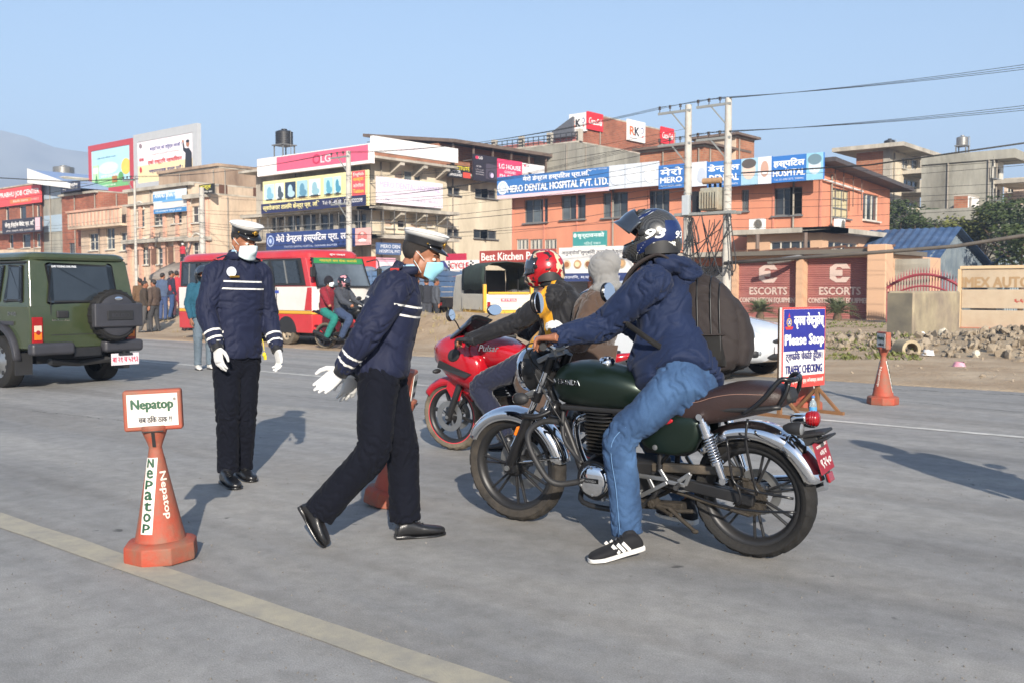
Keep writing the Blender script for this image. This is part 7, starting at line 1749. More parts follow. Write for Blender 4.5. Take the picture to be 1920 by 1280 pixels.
 q = MB(); rings = []
 for x,z,hw,hh in ((.5,.68,.13,.06),(.3,.73,.15,.07),(.05,.78,.13,.06),(-.2,.84,.09,.04),(-.34,.87,.03,.02)):
  rings.append([Vector((x,hw*math.copysign(abs(math.cos(t))**.7,math.cos(t)),z+hh*math.copysign(abs(math.sin(t))**.7,math.sin(t)))) for t in [2*math.pi*k/16 for k in range(16)]])
 q.loft(rings); q.build('tail_fairing',paint,o,smooth=180)
 q = MB(); q.sph((.78,0,.36),(.2,.13,.14),18,12); q.box((.55,0,.40),(.22,.2,.18)); q.build('crankcase',M_ENG,o,smooth=180,bevel=.02)
 for k in range(8): q = MB(); q.box((.9+.01*k,0,.45+.022*k),(.19,.19,.006),(0,-.25,0)); q.build('cooling_fin',M_ENG,o)
 q = MB(); q.tube(curve_pts([(1.02,-.03,.6),(1.06,-.05,.35),(.9,-.1,.22),(.4,-.15,.22),(-.2,-.2,.4)],4),[.02]*8+[.03]*5+[.05]*4,12); q.build('exhaust',M_BLKM,o,smooth=60)
 q = MB(); q.tube(curve_pts([(1.12,0,.95),(1.0,0,.6),(.9,0,.3),(.5,0,.22),(.45,0,.6),(.3,0,.7)],4),.03,10); q.build('frame',M_BLKM,o,smooth=180)
 for s in (-1,1):
  q = MB(); q.bar((.5,s*.1,.38),(0,s*.1,r),.03,.06); q.build('swingarm',M_BLKM,o,bevel=.006)
  q = MB(); spring(q,(.25,s*.13,.68),(.08,s*.12,.38),.028,.006,9); q.cyl((.25,s*.13,.70),(.08,s*.12,.36),.013,n=8); q.build('shock_absorber',M_BLKM,o)
  q = MB(); q.cyl((.5,s*.12,.33),(.5,s*.26,.33),.014,n=8); q.build('foot_peg',M_BLKP,o)
 q = MB(); q.sph((-.34,0,.855),(.03,.06,.025),10,8); q.build('tail_light',M_LAMP,o,smooth=180)
 return o
bike2 = make_sport('red faired sports motorcycle with dusty tyres beyond the green roadster',M_REDP,ink('#c23a44'))
_f = G(853,843); _h = Vector((-.992,-.125,0)).normalized()
def place_front(o,front,heading,lean,wb):
 h = heading; a = front-h*wb; l = Vector((0,0,1)).cross(h); L_ = l*math.cos(R(lean))-Vector((0,0,1))*math.sin(R(lean)); U = h.cross(L_)
 Mx = Matrix(((h.x,L_.x,U.x),(h.y,L_.y,U.y),(h.z,L_.z,U.z))); o.rotation_mode = 'QUATERNION'; o.rotation_quaternion = Mx.to_quaternion(); o.location = a
 return Matrix.Translation(a) @ Mx.to_4x4()
BK2 = place_front(bike2,_f,_h,3,1.35)
B2 = lambda x,y,z: BK2 @ Vector((x,y,z))
def jacket_yellow(J,base):
 nk,sl,el = [np.array(J[k]-base) for k in ('neck','sl','el')]; sr,er = [np.array(J[k]-base) for k in ('sr','er')]
 def f(co,idx,t,d):
  up_ = co[:,2]; out = np.full(len(co),-1.0)
  for i,s_ in ((0,sl),(2,sr)):
   v = co-s_; front = v @ np.array(_h)
   out = np.maximum(out,np.where((idx == i) | (idx == 4),np.minimum(.05-np.abs(front-.075-.15*(co[:,2]-s_[2])),.30-np.abs(co[:,2]-(s_[2]-.13))),-1.0))
  return out
 return f
JQ = dict(hl=B2(.40,.10,.86),hr=B2(.40,-.10,.86),neck=C(1036,535,7.78),sl=C(1040,556,7.58),sr=C(1040,552,7.95),head=C(1023,507,7.8),mid=C(1058,605,7.75),el=C(970,604,7.72),wl=B2(.90,.36,.985),er=B2(.72,-.35,.98),wr=B2(.90,-.36,.985),
          kl=B2(.90,.24,.60),al=B2(.62,.30,.22),kr=B2(.90,-.24,.60),ar=B2(.62,-.3,.22),toel=B2(.80,.32,.10),heell=B2(.53,.30,.12),toer=B2(.80,-.32,.10),heelr=B2(.53,-.3,.12))
_Pq = (JQ['hl']+JQ['hr'])/2
M_YB = cloth_mat('black_yellow_jacket','#17171b',.7,c1='#c8901c',sheen=.1,var=.12)
lookQ = CD(-.95,.28,-.1)
rider2,JLQ,HQ = person('motorcyclist in a black and yellow jacket riding the red sports motorcycle',JQ,look=lookQ,jacket=M_YB,trousers=cloth_mat('navy_trousers','#161b30',.85),shoes=M_LEATHER,hair=False,padj=.045,build=1.05,masks={'mask1': [jacket_yellow(JQ,Vector((_Pq.x,_Pq.y,0)))]},
 gloves=None,hands={'l': HP(_h,CD(0,1),1) | {'curls': [.8,.85,.9,.95]},'r': HP(_h,CD(0,-1),-1) | {'curls': [.8,.85,.9,.95]}},leg=(.105,.088,.075,.07),arm=(.098,.08,.066,.05),fold=.009,seed=31,collar=True,voxel=.009)
for s in 'lr':
 q = MB(); hand_mesh(q,JLQ['w'+s],size=1.14,**(HP(_h,CD(0,1) if s == 'l' else CD(0,-1),1 if s == 'l' else -1) | {'curls': [.8,.85,.9,.95]})); q.tube([JLQ['w'+s]-_h*.06,JLQ['w'+s]+_h*.01],[.044,.036],12); fused('glove',q,M_BLKP,rider2,.0045,2)
helmet(rider2,HQ,helmet_mat('red_camo_helmet','#a3161d',camo=['#c9b595','#2a2422','#8f141a']),visor_up=R(4))
# pillion with grey hood and brown coat
JP = dict(hl=B2(.02,.10,.93),hr=B2(.02,-.10,.93),neck=C(1128,546,7.45),sl=C(1116,572,7.28),sr=C(1150,570,7.66),head=C(1128,512,7.5),el=C(1085,640,7.2),wl=C(1056,622,7.4),er=C(1130,640,7.75),wr=C(1080,640,7.8),
          kl=B2(.42,.27,.70),al=B2(.30,.32,.38),kr=B2(.42,-.27,.70),ar=B2(.30,-.32,.38),toel=B2(.50,.34,.28),heell=B2(.24,.32,.28),toer=B2(.5,-.34,.28),heelr=B2(.24,-.32,.28))
M_BROWNC = cloth_mat('brown_wool_coat','#4a3a30',.95,sheen=.2,var=.15,weave=120)
lookP = CD(-.75,.62,-.15)
pill,JLP,HPn = person('pillion passenger in a grey hood and brown coat on the red motorcycle',JP,look=lookP,jacket=M_BROWNC,trousers=M_BROWNC,shoes=M_LEATHER,hair=False,padj=.05,build=1.0,leg=(.12,.11,.10,.09),arm=(.1,.085,.07,.055),fold=.01,seed=41,collar=False,voxel=.009,hem=-.2,gloves={'l': HP(CD(-.7,.2,.5),CD(0,.6,.6),1) | {'curl': .5}})
q = MB(); q.sph((-.022,0,.03),(.122,.108,.125),24,16); q.sph((-.03,0,-.06),(.105,.098,.09),20,12); q.sph((-.025,0,-.125),(.135,.135,.06),20,12); q.sph((-.07,0,.06),(.1,.085,.1),18,12); q.xf(HPn)
M_GREYH = cloth_mat('grey_jersey','#7f7e7c',.95,sheen=.2,var=.08)
fused('hood',q,M_GREYH,pill,.009,5,.5,[(HPn @ Vector((-.05,0,-.12)),HPn @ Vector((-.03,0,.12)))],.005,{'mask1': [seam_mask]},8)
q = MB(); rows = []
for k in range(13):
 t = k/12; p0 = B2(.20-.5*t,.17,.80); rows.append([p0-pill.location+Vector((0,0,.16)),p0-pill.location+(B2(0,.06,0)-B2(0,0,0))+Vector((0,0,.0)),p0-pill.location+(B2(0,.09,0)-B2(0,0,0))*(1+.2*math.sin(k*1.9))+Vector((0,0,-.18))])
q.loft(rows,caps=False,closed_ring=False); o = q.build('shawl_hem',M_BROWNC,pill,smooth=180); md = o.modifiers.new('s','SOLIDIFY'); md.thickness = .006
# ------------------------------------------------------------------ vehicles
def on_quad(Q,u,v,off=0.0):
 a,b_,c,d = [Vector(p) for p in Q]; n_ = (b_-a).cross(d-a).normalized()
 return a*(1-u)*(1-v)+b_*u*(1-v)+c*u*v+d*(1-u)*v+n_*off
def plate_on(Q,u0,u1,v0,v1,off,th,r=0.0):
 """plate lying on quad Q (a,b,c,d counter-clockwise seen from outside), corners rounded by r (in u/v)"""
 pts = []
 for (u,v,su,sv) in ((u0,v0,1,1),(u1,v0,-1,1),(u1,v1,-1,-1),(u0,v1,1,-1)):
  if r: pts += [(u+su*r*(1-math.sin(a)) if (su*sv > 0) else u+su*r*(1-math.cos(a)),v+sv*r*(1-math.cos(a)) if (su*sv > 0) else v+sv*r*(1-math.sin(a))) for a in (0,.52,1.05,1.571)]
  else: pts.append((u,v))
 q = MB(); n = len(pts); vs = [on_quad(Q,u,v,off) for u,v in pts]+[on_quad(Q,u,v,off+th) for u,v in pts]
 q.add(vs,[tuple(range(n-1,-1,-1)),tuple(range(n,2*n))]+[(i,(i+1) % n,(i+1) % n+n,i+n) for i in range(n)]); return q
def car_wheel(parent,c,r,w,rim_m,holes=7,tyre=None,side=1):
 root = bpy.data.objects.new('wheel',None); link(root,parent); root.location = c
 q = MB(); q.lathe([(r*.62,-w*.5),(r*.9,-w*.5),(r*.97,-w*.44),(r,-w*.3),(r,w*.3),(r*.97,w*.44),(r*.9,w*.5),(r*.62,w*.5)],axis='y',n=40); q.build('tyre',tyre or M_TYRED,root,smooth=40)
 y = side*w*.42; q = MB(); q.lathe([(r*.64,y),(r*.60,y-side*.012),(r*.52,y-side*.04),(r*.25,y-side*.02),(r*.12,y+side*.005),(0,y+side*.008)],axis='y',n=32); q.build('rim',rim_m,root,smooth=50)
 for k in range(holes):
  t = 2*math.pi*k/holes; q = MB(); q.disc((r*.42*math.cos(t),y-side*.026,r*.42*math.sin(t)),r*.085,'y',10,.012); q.build('rim_hole',M_BLKP,root)
 return root
M_OLIVE = mat('olive_green_paint','#353f28',.22,var=.05,vs=1,coat=.6,spec=.5,dirt=.2,dcol='#6f6a55',ds=1.2)
M_CARGL = mat('tinted_car_glass',(.025,.032,.04),.05,spec=.7,var=.2,vs=1.5)
M_BUMP = mat('grey_black_plastic','#35353a',.45,var=.1)
def tail_lamp(o,c,s,w=.15,h=.36):
 r_ = bpy.data.objects.new('tail_light',None); link(r_,o); r_.location = c
 q = MB(); q.box((0,0,0),(.06,w,h)); q.build('red_housing',M_LAMP,r_,bevel=.012)
 q = MB(); q.box((-.033,0,.02),(.012,w*.7,h*.24)); q.build('reverse_lens',mat('pale_lens','#c9b8a4',.15,coat=.5),r_,bevel=.006)
 q = MB(); q.box((-.033,0,-.08),(.012,w*.7,h*.28)); q.build('amber_lens',M_AMBER,r_,bevel=.006)
 q = MB(); q.lathe([(0,-.018),(.03,-.014),(.034,0)],(-.03,0,-.03),'x',16); q.build('round_lens',M_LAMP,r_,smooth=60)
def make_jeep():
 o = thing('jeep','boxy olive green jeep with a spare wheel on its rear door','jeep')
 arch = lambda cx,r,a0,a1: [(cx+r*math.cos(R(a)),.36+r*math.sin(R(a))) for a in np.linspace(a0,a1,11)]
 prof = [(-.80,.56),(-.44,.56)]+[(x,max(z,.5)) for x,z in arch(0,.46,160,20)]+[(.46,.5),(2.2,.5)]+[(x,max(z,.5)) for x,z in arch(2.68,.46,160,20)]+[(3.14,.55),(3.16,.95),(3.05,1.03),(2.0,1.14),(-.80,1.14),(-.82,.9)]
 q = MB(); q.prism(prof,'y',-.80,.80); q.build('body',M_OLIVE,o,bevel=.03,seg=3,smooth=40)
 lo = [(-.80,-.79,1.135),(2.0,-.79,1.135),(2.0,.79,1.135),(-.80,.79,1.135)]; hi = [(-.68,-.73,1.78),(1.35,-.73,1.78),(1.35,.73,1.78),(-.68,.73,1.78)]
 q = MB(); q.add(lo+hi,[(0,1,5,4),(1,2,6,5),(2,3,7,6),(3,0,4,7),(4,5,6,7)]); q.build('cabin',M_OLIVE,o,bevel=.03,seg=3,smooth=40)
 rings = []
 for z,gx,gy in ((1.772,.02,.02),(1.805,.035,.035),(1.85,.01,.0),(1.875,-.06,-.06),(1.882,-.2,-.2)):
  rings.append(sring(Vector((.355,0,z)),Vector((1,0,0)),Vector((0,1,0)),1.05+gx,.745+gy,40,9))
 q = MB(); q.loft(rings); q.build('roof',M_OLIVE,o,smooth=50)
 # rear: glass, door seams, handle
 QR = [lo[3], lo[0], hi[0], hi[3]]   # rear quad, left to right seen from behind
 plate_on(QR,.15,.83,.03,.93,.004,.012,.05).build('rear_window_seal',M_BLKP,o,smooth=30)
 plate_on(QR,.165,.815,.06,.90,.012,.008,.05).build('rear_window',M_CARGL,o)
 text(o,'LIVE YOUNG LIVE FREE',on_quad(QR,.33,.84,.026),ink('#c9ccd0'),.36,.028,.002,rot=Matrix.Rotation(-math.pi/2,3,'Z') @ Matrix.Rotation(-.25,3,'X'))
 q = MB()
 for yy in (.50,-.62): q.box((-.806,yy,1.0),(.01,.012,.5))
 q.box((-.806,-.06,.74),(.01,1.12,.012)); q.build('door_seam',M_BLKP,o)
 q = MB(); q.box((-.815,.34,1.02),(.04,.17,.10)); q.build('door_handle',M_BLKP,o,bevel=.015)
 q = MB(); q.bar((-.81,.52,.90),(-.81,.16,.90),.008,.012); q.build('trim_strip',M_ALU,o)
 text(o,'Mahindra',(-.8155,.36,.93),M_CHROME,.26,.05,.001,rot=Matrix.Rotation(-math.pi/2,3,'Z'),name='maker_badge')
 # spare wheel with cover
 sp = bpy.data.objects.new('spare_wheel',None); link(sp,o); sp.location = (-.96,-.34,1.0)
 q = MB(); q.lathe([(.20,-.10),(.33,-.10),(.355,-.07),(.36,0),(.355,.07),(.33,.10),(.2,.10)],axis='x',n=48); q.build('tyre',M_TYRED,sp,smooth=40)
 for k in range(48):
  t = 2*math.pi*k/48
  if k % 2 == 0: q = MB(); q.box((0,.362*math.cos(t),.362*math.sin(t)),(.13,.024,.012),(t-math.pi/2,0,0)); q.build('tread_block',M_TYRED,sp)
 q = MB(); q.lathe([(0,-.135),(.24,-.13),(.29,-.115),(.30,-.09)],axis='x',n=40); q.build('wheel_cover',M_BUMP,sp,smooth=50)
 q = MB(); rings = []
 for y in np.linspace(-.375,.375,13):
  rings.append([(-.155-.02*(1-(y/.375)**2),y,z) for z in (-.165,.165)]+[(-.06,y,.165),(-.06,y,-.165)])
 q.loft([[Vector(p) for p in r_] for r_ in rings]); q.build('cover_band',M_BUMP,sp,bevel=.02,seg=3,smooth=50)
 q = MB(); q.box((-.182,0,.0),(.012,.40,.13)); q.build('cover_plate',M_BLKP,sp,bevel=.03,seg=3)
 text(sp,'BOLERO',(-.192,0,0),M_BUMP,.27,.055,.002,rot=Matrix.Rotation(-math.pi/2,3,'Z'),name='cover_lettering')
 q = MB(); q.sph((-.142,0,.235),(.008,.062,.03),16,8); q.build('oval_badge',M_CHROME,sp,smooth=180)
 for s in (-1,1):
  tail_lamp(o,(-.80,s*.70,.81),s)
  q = MB(); q.box((-.86,s*.53,.56),(.16,.62,.17)); q.build('bumper',M_BUMP,o,bevel=.05,seg=3,smooth=40)
  q = MB(); q.b2((-.52,s*.62,.20),(-.50,s*.86,.50)); q.build('mud_flap',M_BLKP,o)
  q = MB(); rows = []
  for a in np.linspace(5,175,17):
   c_,s_ = math.cos(R(a)),math.sin(R(a)); rows.append([(x_*c_*1.0,s*y_,.36+x_*s_) for x_,y_ in ((.47,.78),(.47,.87),(.53,.87),(.56,.80))])
  q.loft(rows,caps=False,closed_ring=False); fl = q.build('wheel_flare',M_BUMP,o,smooth=50); md = fl.modifiers.new('s','SOLIDIFY'); md.thickness = .012
  for cx in (0,2.68): car_wheel(o,(cx,s*.72,.36),.36,.22,M_ALU,7,side=s)
  # side windows
  Qs = [lo[0],lo[1],hi[1],hi[0]] if s < 0 else [lo[2],lo[3],hi[3],hi[2]]
  for u0,u1 in ((.06,.25),(.29,.55),(.59,.80)):
   a_,c_ = (u0,u1) if s < 0 else (1-u1,1-u0)
   plate_on(Qs,a_,c_,.07,.88,.003,.01,.03).build('window_seal',M_BLKP,o); plate_on(Qs,a_+.008,c_-.008,.11,.85,.01,.008,.03).build('side_window',M_CARGL,o)
  q = MB(); q.b2((-.40,s*.801,.88),(2.2,s*.82,.93)); q.build('rub_strip',M_BUMP,o)
  Qm = on_quad(Qs,.15 if s < 0 else .85,.95,.012); q = MB(); q.bar(on_quad(Qs,.02,.93,.02),on_quad(Qs,.98,.93,.02),.05,.02); q.build('rain_visor',M_BLKP,o)
  q = MB(); q.box((1.55,s*.95,1.2),(.12,.2,.17)); q.build('door_mirror',M_BLKP,o,bevel=.03)
  text(o,'DI 4WD',(-.35,s*.8035,1.03),M_CHROME,.22,.05,.002,rot=Matrix.Rotation(math.pi if s > 0 else 0,3,'Z'),name='side_badge')
 Qf = [lo[1],lo[2],hi[2],hi[1]]; plate_on(Qf,.08,.92,.08,.9,.004,.01,.04).build('windscreen',M_CARGL,o)
 q = MB(); q.box((-.83,0,.50),(.06,.4,.12)); q.tube([(-.75,-.5,.38),(-.6,0,.33),(-.75,.5,.38)],.05,8); q.build('underbody',M_BLKM,o)
 q = MB(); q.sph((-.02,0,.36),(.13,.13,.12),14,8); q.cyl((-.0,-.65,.36),(0,.65,.36),.05,n=10); q.build('rear_axle',M_GRIME,o,smooth=60)
 q = MB(); q.b2((-.4,-.5,.33),(2.8,.5,.5)); q.build('chassis',M_BLKM,o)
 pl = bpy.data.objects.new('number_plate',None); link(pl,o); pl.location = (-.95,-.52,.37)
 q = MB(); q.box((0,0,0),(.008,.44,.17)); q.build('plate',ink('#d8ccd0'),pl,bevel=.005); text(pl,'बा २१ च ५३९३',(-.006,0,-.01),ink('#c2405a'),.40,.075,.003,rot=Matrix.Rotation(-math.pi/2,3,'Z'))
 q = MB(); q.box((-.01,0,.07),(.03,.22,.03)); q.build('plate_lamp',M_BLKP,pl,bevel=.005)
 q = MB(); q.bar((0,0,.07),(.06,0,.12),.03); q.build('plate_stay',M_BLKP,pl)
 # red scarf and white tissue box seen through the rear glass
 return o
jeep = make_jeep(); jeep.location = (-14.48,6.76,0); jeep.rotation_euler = (0,0,R(-176))
# ---- minibus
M_BUSR = mat('bus_red_paint','#b8262e',.3,var=.06,coat=.4,dirt=.2,dcol='#a07c6a',ds=.8)
M_BUSW = mat('bus_white_paint','#d3cfc8',.35,var=.04,coat=.3,dirt=.3,dcol='#b0a08a',ds=.8)
def make_bus(L_,W_,H_):
 o = thing('minibus','red and white minibus with green windscreen banner','bus'); hw = W_/2
 # side outline (x from 0 rear to L_ front)
 def band_(z0,z1,nose0,nose1,m,nm,g=0.0,rear=0.0,hw0=None,hw1=None):
  a,b_ = hw0 or hw,hw1 or hw; q = MB(); q.add([(rear,-a-g,z0),(nose0+g,-a-g,z0),(nose0+g+.12,-a*.72,z0),(nose0+g+.12,a*.72,z0),(nose0+g,a+g,z0),(rear,a+g,z0),(rear,-b_-g,z1),(nose1+g,-b_-g,z1),(nose1+g+.10,-b_*.72,z1),(nose1+g+.10,b_*.72,z1),(nose1+g,b_+g,z1),(rear,b_+g,z1)],
   [(0,1,7,6),(1,2,8,7),(2,3,9,8),(3,4,10,9),(4,5,11,10),(5,0,6,11),(6,7,8,9,10,11),(5,4,3,2,1,0)]); return q.build(nm,m,o,bevel=.02,smooth=40)
 z = lambda f: .30+(H_-.30)*f
 band_(.30,z(.22),L_,L_,M_BUSR,'lower_panel'); band_(z(.22)+.001,z(.26),L_,L_,ink('#c99a34'),'yellow_stripe',.003); band_(z(.26)+.002,z(.55),L_,L_-.03,M_BUSW,'middle_panel')
 band_(z(.55)+.002,z(.90),L_-.03,L_-.30,M_BUSR,'window_band',0,0,hw,hw*.95)
 rings = []
 for zz,gx in ((z(.90)+.002,0),(z(.95),.0),(z(.985),-.08),(z(1.0),-.25)): rings.append(sring(Vector(((L_-.34)/2,0,zz)),Vector((1,0,0)),Vector((0,1,0)),(L_-.30)/2+.08+gx,hw*.97+gx,40,8))
 q = MB(); q.loft(rings); q.build('roof',M_BUSR,o,smooth=50)
 z0,z1 = z(.55)+.002,z(.90)
 for s in (-1,1):
  Q = [(0,s*hw,z0),(L_-.03,s*hw,z0),(L_-.30,s*hw*.95,z1),(0,s*hw*.95,z1)]
  if s > 0: Q = [Q[1],Q[0],Q[3],Q[2]]
  plate_on(Q,.02,.97,.03,.97,.003,.008).build('window_surround',M_BLKP,o)
  for u0,u1 in ((.03,.16),(.18,.36),(.38,.56),(.58,.735),(.755,.945)):
   a_,c_ = (u0,u1) if s < 0 else (1-u1,1-u0)
   plate_on(Q,a_,c_,.10,.90,.011,.008,.012).build('side_window',random.choice([M_CARGL,mat('bus_glass',(.07,.085,.09),.08,spec=.6,var=.5,vs=1.2)]),o)
   plate_on(Q,(a_+c_)/2-.004,(a_+c_)/2+.004,.10,.90,.02,.01).build('window_bar',M_FRAMED,o)
  q = MB(); q.b2((.5,s*hw,z(.47)),(L_*.78,s*(hw+.006),z(.505))); q.build('blue_stripe',ink('#3a4c9c'),o)
  text(o,'Kanti' if s < 0 else 'Kanti',(L_*.60,s*(hw+.006),z(.41)),ink('#4a4ca0'),.28,.07,.004,rot=Matrix.Rotation(math.pi if s > 0 else 0,3,'Z'))
  q = MB(); q.prism([(L_-.28,z(.27)),(L_-.005,z(.27)),(L_-.02,z(.54)),(L_-.16,z(.54))],'y',s*(hw-.02),s*(hw+.006)); q.build('red_flash',M_BUSR,o)
  q = MB(); q.b2((L_*.76,s*hw,.36),(L_*.765,s*(hw+.004),z(.54))); q.b2((L_*.60,s*hw,.36),(L_*.605,s*(hw+.004),z(.54))); q.build('door_seam',M_BLKP,o)
  q = MB(); q.b2((L_*.74,s*(hw+.002),z(.50)),(L_*.755,s*(hw+.03),z(.56))); q.build('door_handle',M_BLKP,o)
  for cx in (L_*.20,L_*.83):
   q = MB(); n = 18; q.prism([(cx+.40*math.cos(R(a)),.30+.40*math.sin(R(a))) for a in np.linspace(0,180,n)],'y',s*(hw-.3),s*(hw+.004)); q.build('wheel_arch',M_BLKP,o)
   car_wheel(o,(cx,s*(hw-.10),.30),.30,.20,mat('dusty_steel_rim','#9a8c78',.7,var=.2),6,M_TYREDUST,s)
  q = MB(); q.box((L_+.11,s*hw*.72,z(.33)),(.06,.26,.13)); hl = q.build('headlight',M_BLKP,o,bevel=.02); q = MB(); q.sph((L_+.14,s*hw*.70,z(.33)),(.02,.08,.055),12,8); q.build('lens',M_CHROME,hl,smooth=180)
  q = MB(); q.tube(curve_pts([(L_-.1,s*hw*.95,z(.86)),(L_+.16,s*(hw+.08),z(.88)),(L_+.2,s*(hw+.12),z(.78))],4),.018,6); mm = q.build('mirror_arm',M_BLKP,o); q = MB(); q.box((L_+.2,s*(hw+.12),z(.72)),(.06,.14,.24)); q.build('mirror',M_BLKP,mm,bevel=.02)
 Qf = [(L_+.09,-hw*.70,z0),(L_+.09,hw*.70,z0),(L_-.20,hw*.67,z1),(L_-.20,-hw*.67,z1)]
 plate_on(Qf,-.16,1.16,-.05,1.0,.008,.01,.03).build('windscreen_seal',M_BLKP,o); plate_on(Qf,-.12,1.12,.0,.80,.02,.008,.03).build('windscreen',mat('bus_screen',(.09,.11,.13),.06,spec=.7,var=.5,vs=.9),o)
 plate_on(Qf,-.12,1.12,.78,.97,.022,.01).build('green_banner',ink('#2e7a44'),o)
 Rm = Matrix.Rotation(math.pi/2,3,'Z') @ Matrix.Rotation(-.25,3,'X')
 text(o,'माइक्रो बस सेवा कलंकी',on_quad(Qf,.5,.875,.036),ink('#b8a83a'),1.2,.09,.003,rot=Rm); text(o,'शुभ यात्रा',on_quad(Qf,.5,1.07,.06),ink('#d8d8d4'),.5,.05,.002,rot=Rm)
 q = MB(); q.b2((L_+.112,-hw*.45,z(.28)),(L_+.13,hw*.45,z(.38))); q.build('grille',M_BLKP,o,bevel=.01)
 q = MB(); q.box((L_+.10,0,.36),(.18,W_*.96,.16)); q.build('front_bumper',M_BUSR,o,bevel=.04,smooth=40)
 q = MB(); q.b2((.2,-hw*.8,.22),(L_-.2,hw*.8,.32)); q.build('chassis',M_BLKM,o)
 # steering wheel, dashboard and seats seen through the glass
 return o
bus = make_bus(5.9,1.9,2.36); bus.location = (-25.25,15.3+.95,.01)
# ---- blue cargo truck and yellow pickup beyond the dirt bank
M_BLUEP = mat('faded_blue_paint','#4d6a8e',.6,var=.15,vs=1.5,dirt=.5,dcol='#7a7468',ds=1.0)
def make_truck():
 o = thing('cargo_truck','faded blue cargo truck parked behind the dirt bank','truck'); L_,W_ = 4.6,2.1
 for k in range(5):
  for s in (-1,1):
   q = MB(); q.b2((0,s*W_/2-.03,1.0+k*.20),(L_,s*W_/2+.03,1.18+k*.20)); q.build('side_board',M_BLUEP,o,bevel=.01)
  q = MB(); q.b2((-.04,-W_/2+.04,1.0+k*.20),(.02,W_/2-.04,1.18+k*.20)); q.build('tail_board',M_BLUEP,o,bevel=.01)
 for k in range(6):
  for s in (-1,1): q = MB(); q.b2((k*L_/5-.04,s*(W_/2+.03),.92),(k*L_/5+.04,s*(W_/2+.07),2.04)); q.build('stake',M_BLUEP,o)
 q = MB(); q.b2((-.02,-W_/2,.86),(L_,W_/2,.98)); q.build('bed',M_BLKM,o); q = MB(); q.b2((-.1,-.45,.62),(L_+1.8,.45,.86)); q.build('chassis',M_BLKM,o)
 q = MB(); q.prism([(L_+.15,.7),(L_+1.75,.7),(L_+1.75,1.5),(L_+1.55,2.3),(L_+.15,2.3)],'y',-1.0,1.0); cb = q.build('cab',mat('cab_orange','#b06a34',.5,var=.1),o,bevel=.06,smooth=40)
 q = MB(); q.prism([(L_+.35,1.5),(L_+1.5,1.5),(L_+1.4,2.15),(L_+.35,2.15)],'y',-1.01,1.01); q.build('cab_window',M_CARGL,cb)
 for s in (-1,1):
  for cx in (.9,L_+1.0): car_wheel(o,(cx,s*.85,.46),.46,.28,M_GRIME,6,M_TYRE,s)
  q = MB(); q.b2((.35,s*.7,.2),(.38,s*1.05,.8)); q.build('mud_flap',M_BLKP,o); q = MB(); q.box((-.06,s*.8,.74),(.06,.2,.12)); q.build('tail_light',M_LAMP,o,bevel=.01)
 q = MB()
 for k in range(18): q.sph((random.uniform(.3,L_-.3),random.uniform(-.7,.7),1.95+random.uniform(-.05,.12)),(random.uniform(.25,.5),random.uniform(.2,.35),.16),10,6)
 fused('covered_load',q,mat('grey_tarp','#64707e',.8,var=.2),o,.07,3)
 return o
truck = make_truck(); _t = atZ(905,600,37.5); truck.location = (_t.x-1.5,_t.y-.3,.1); truck.rotation_euler = (0,0,R(197))
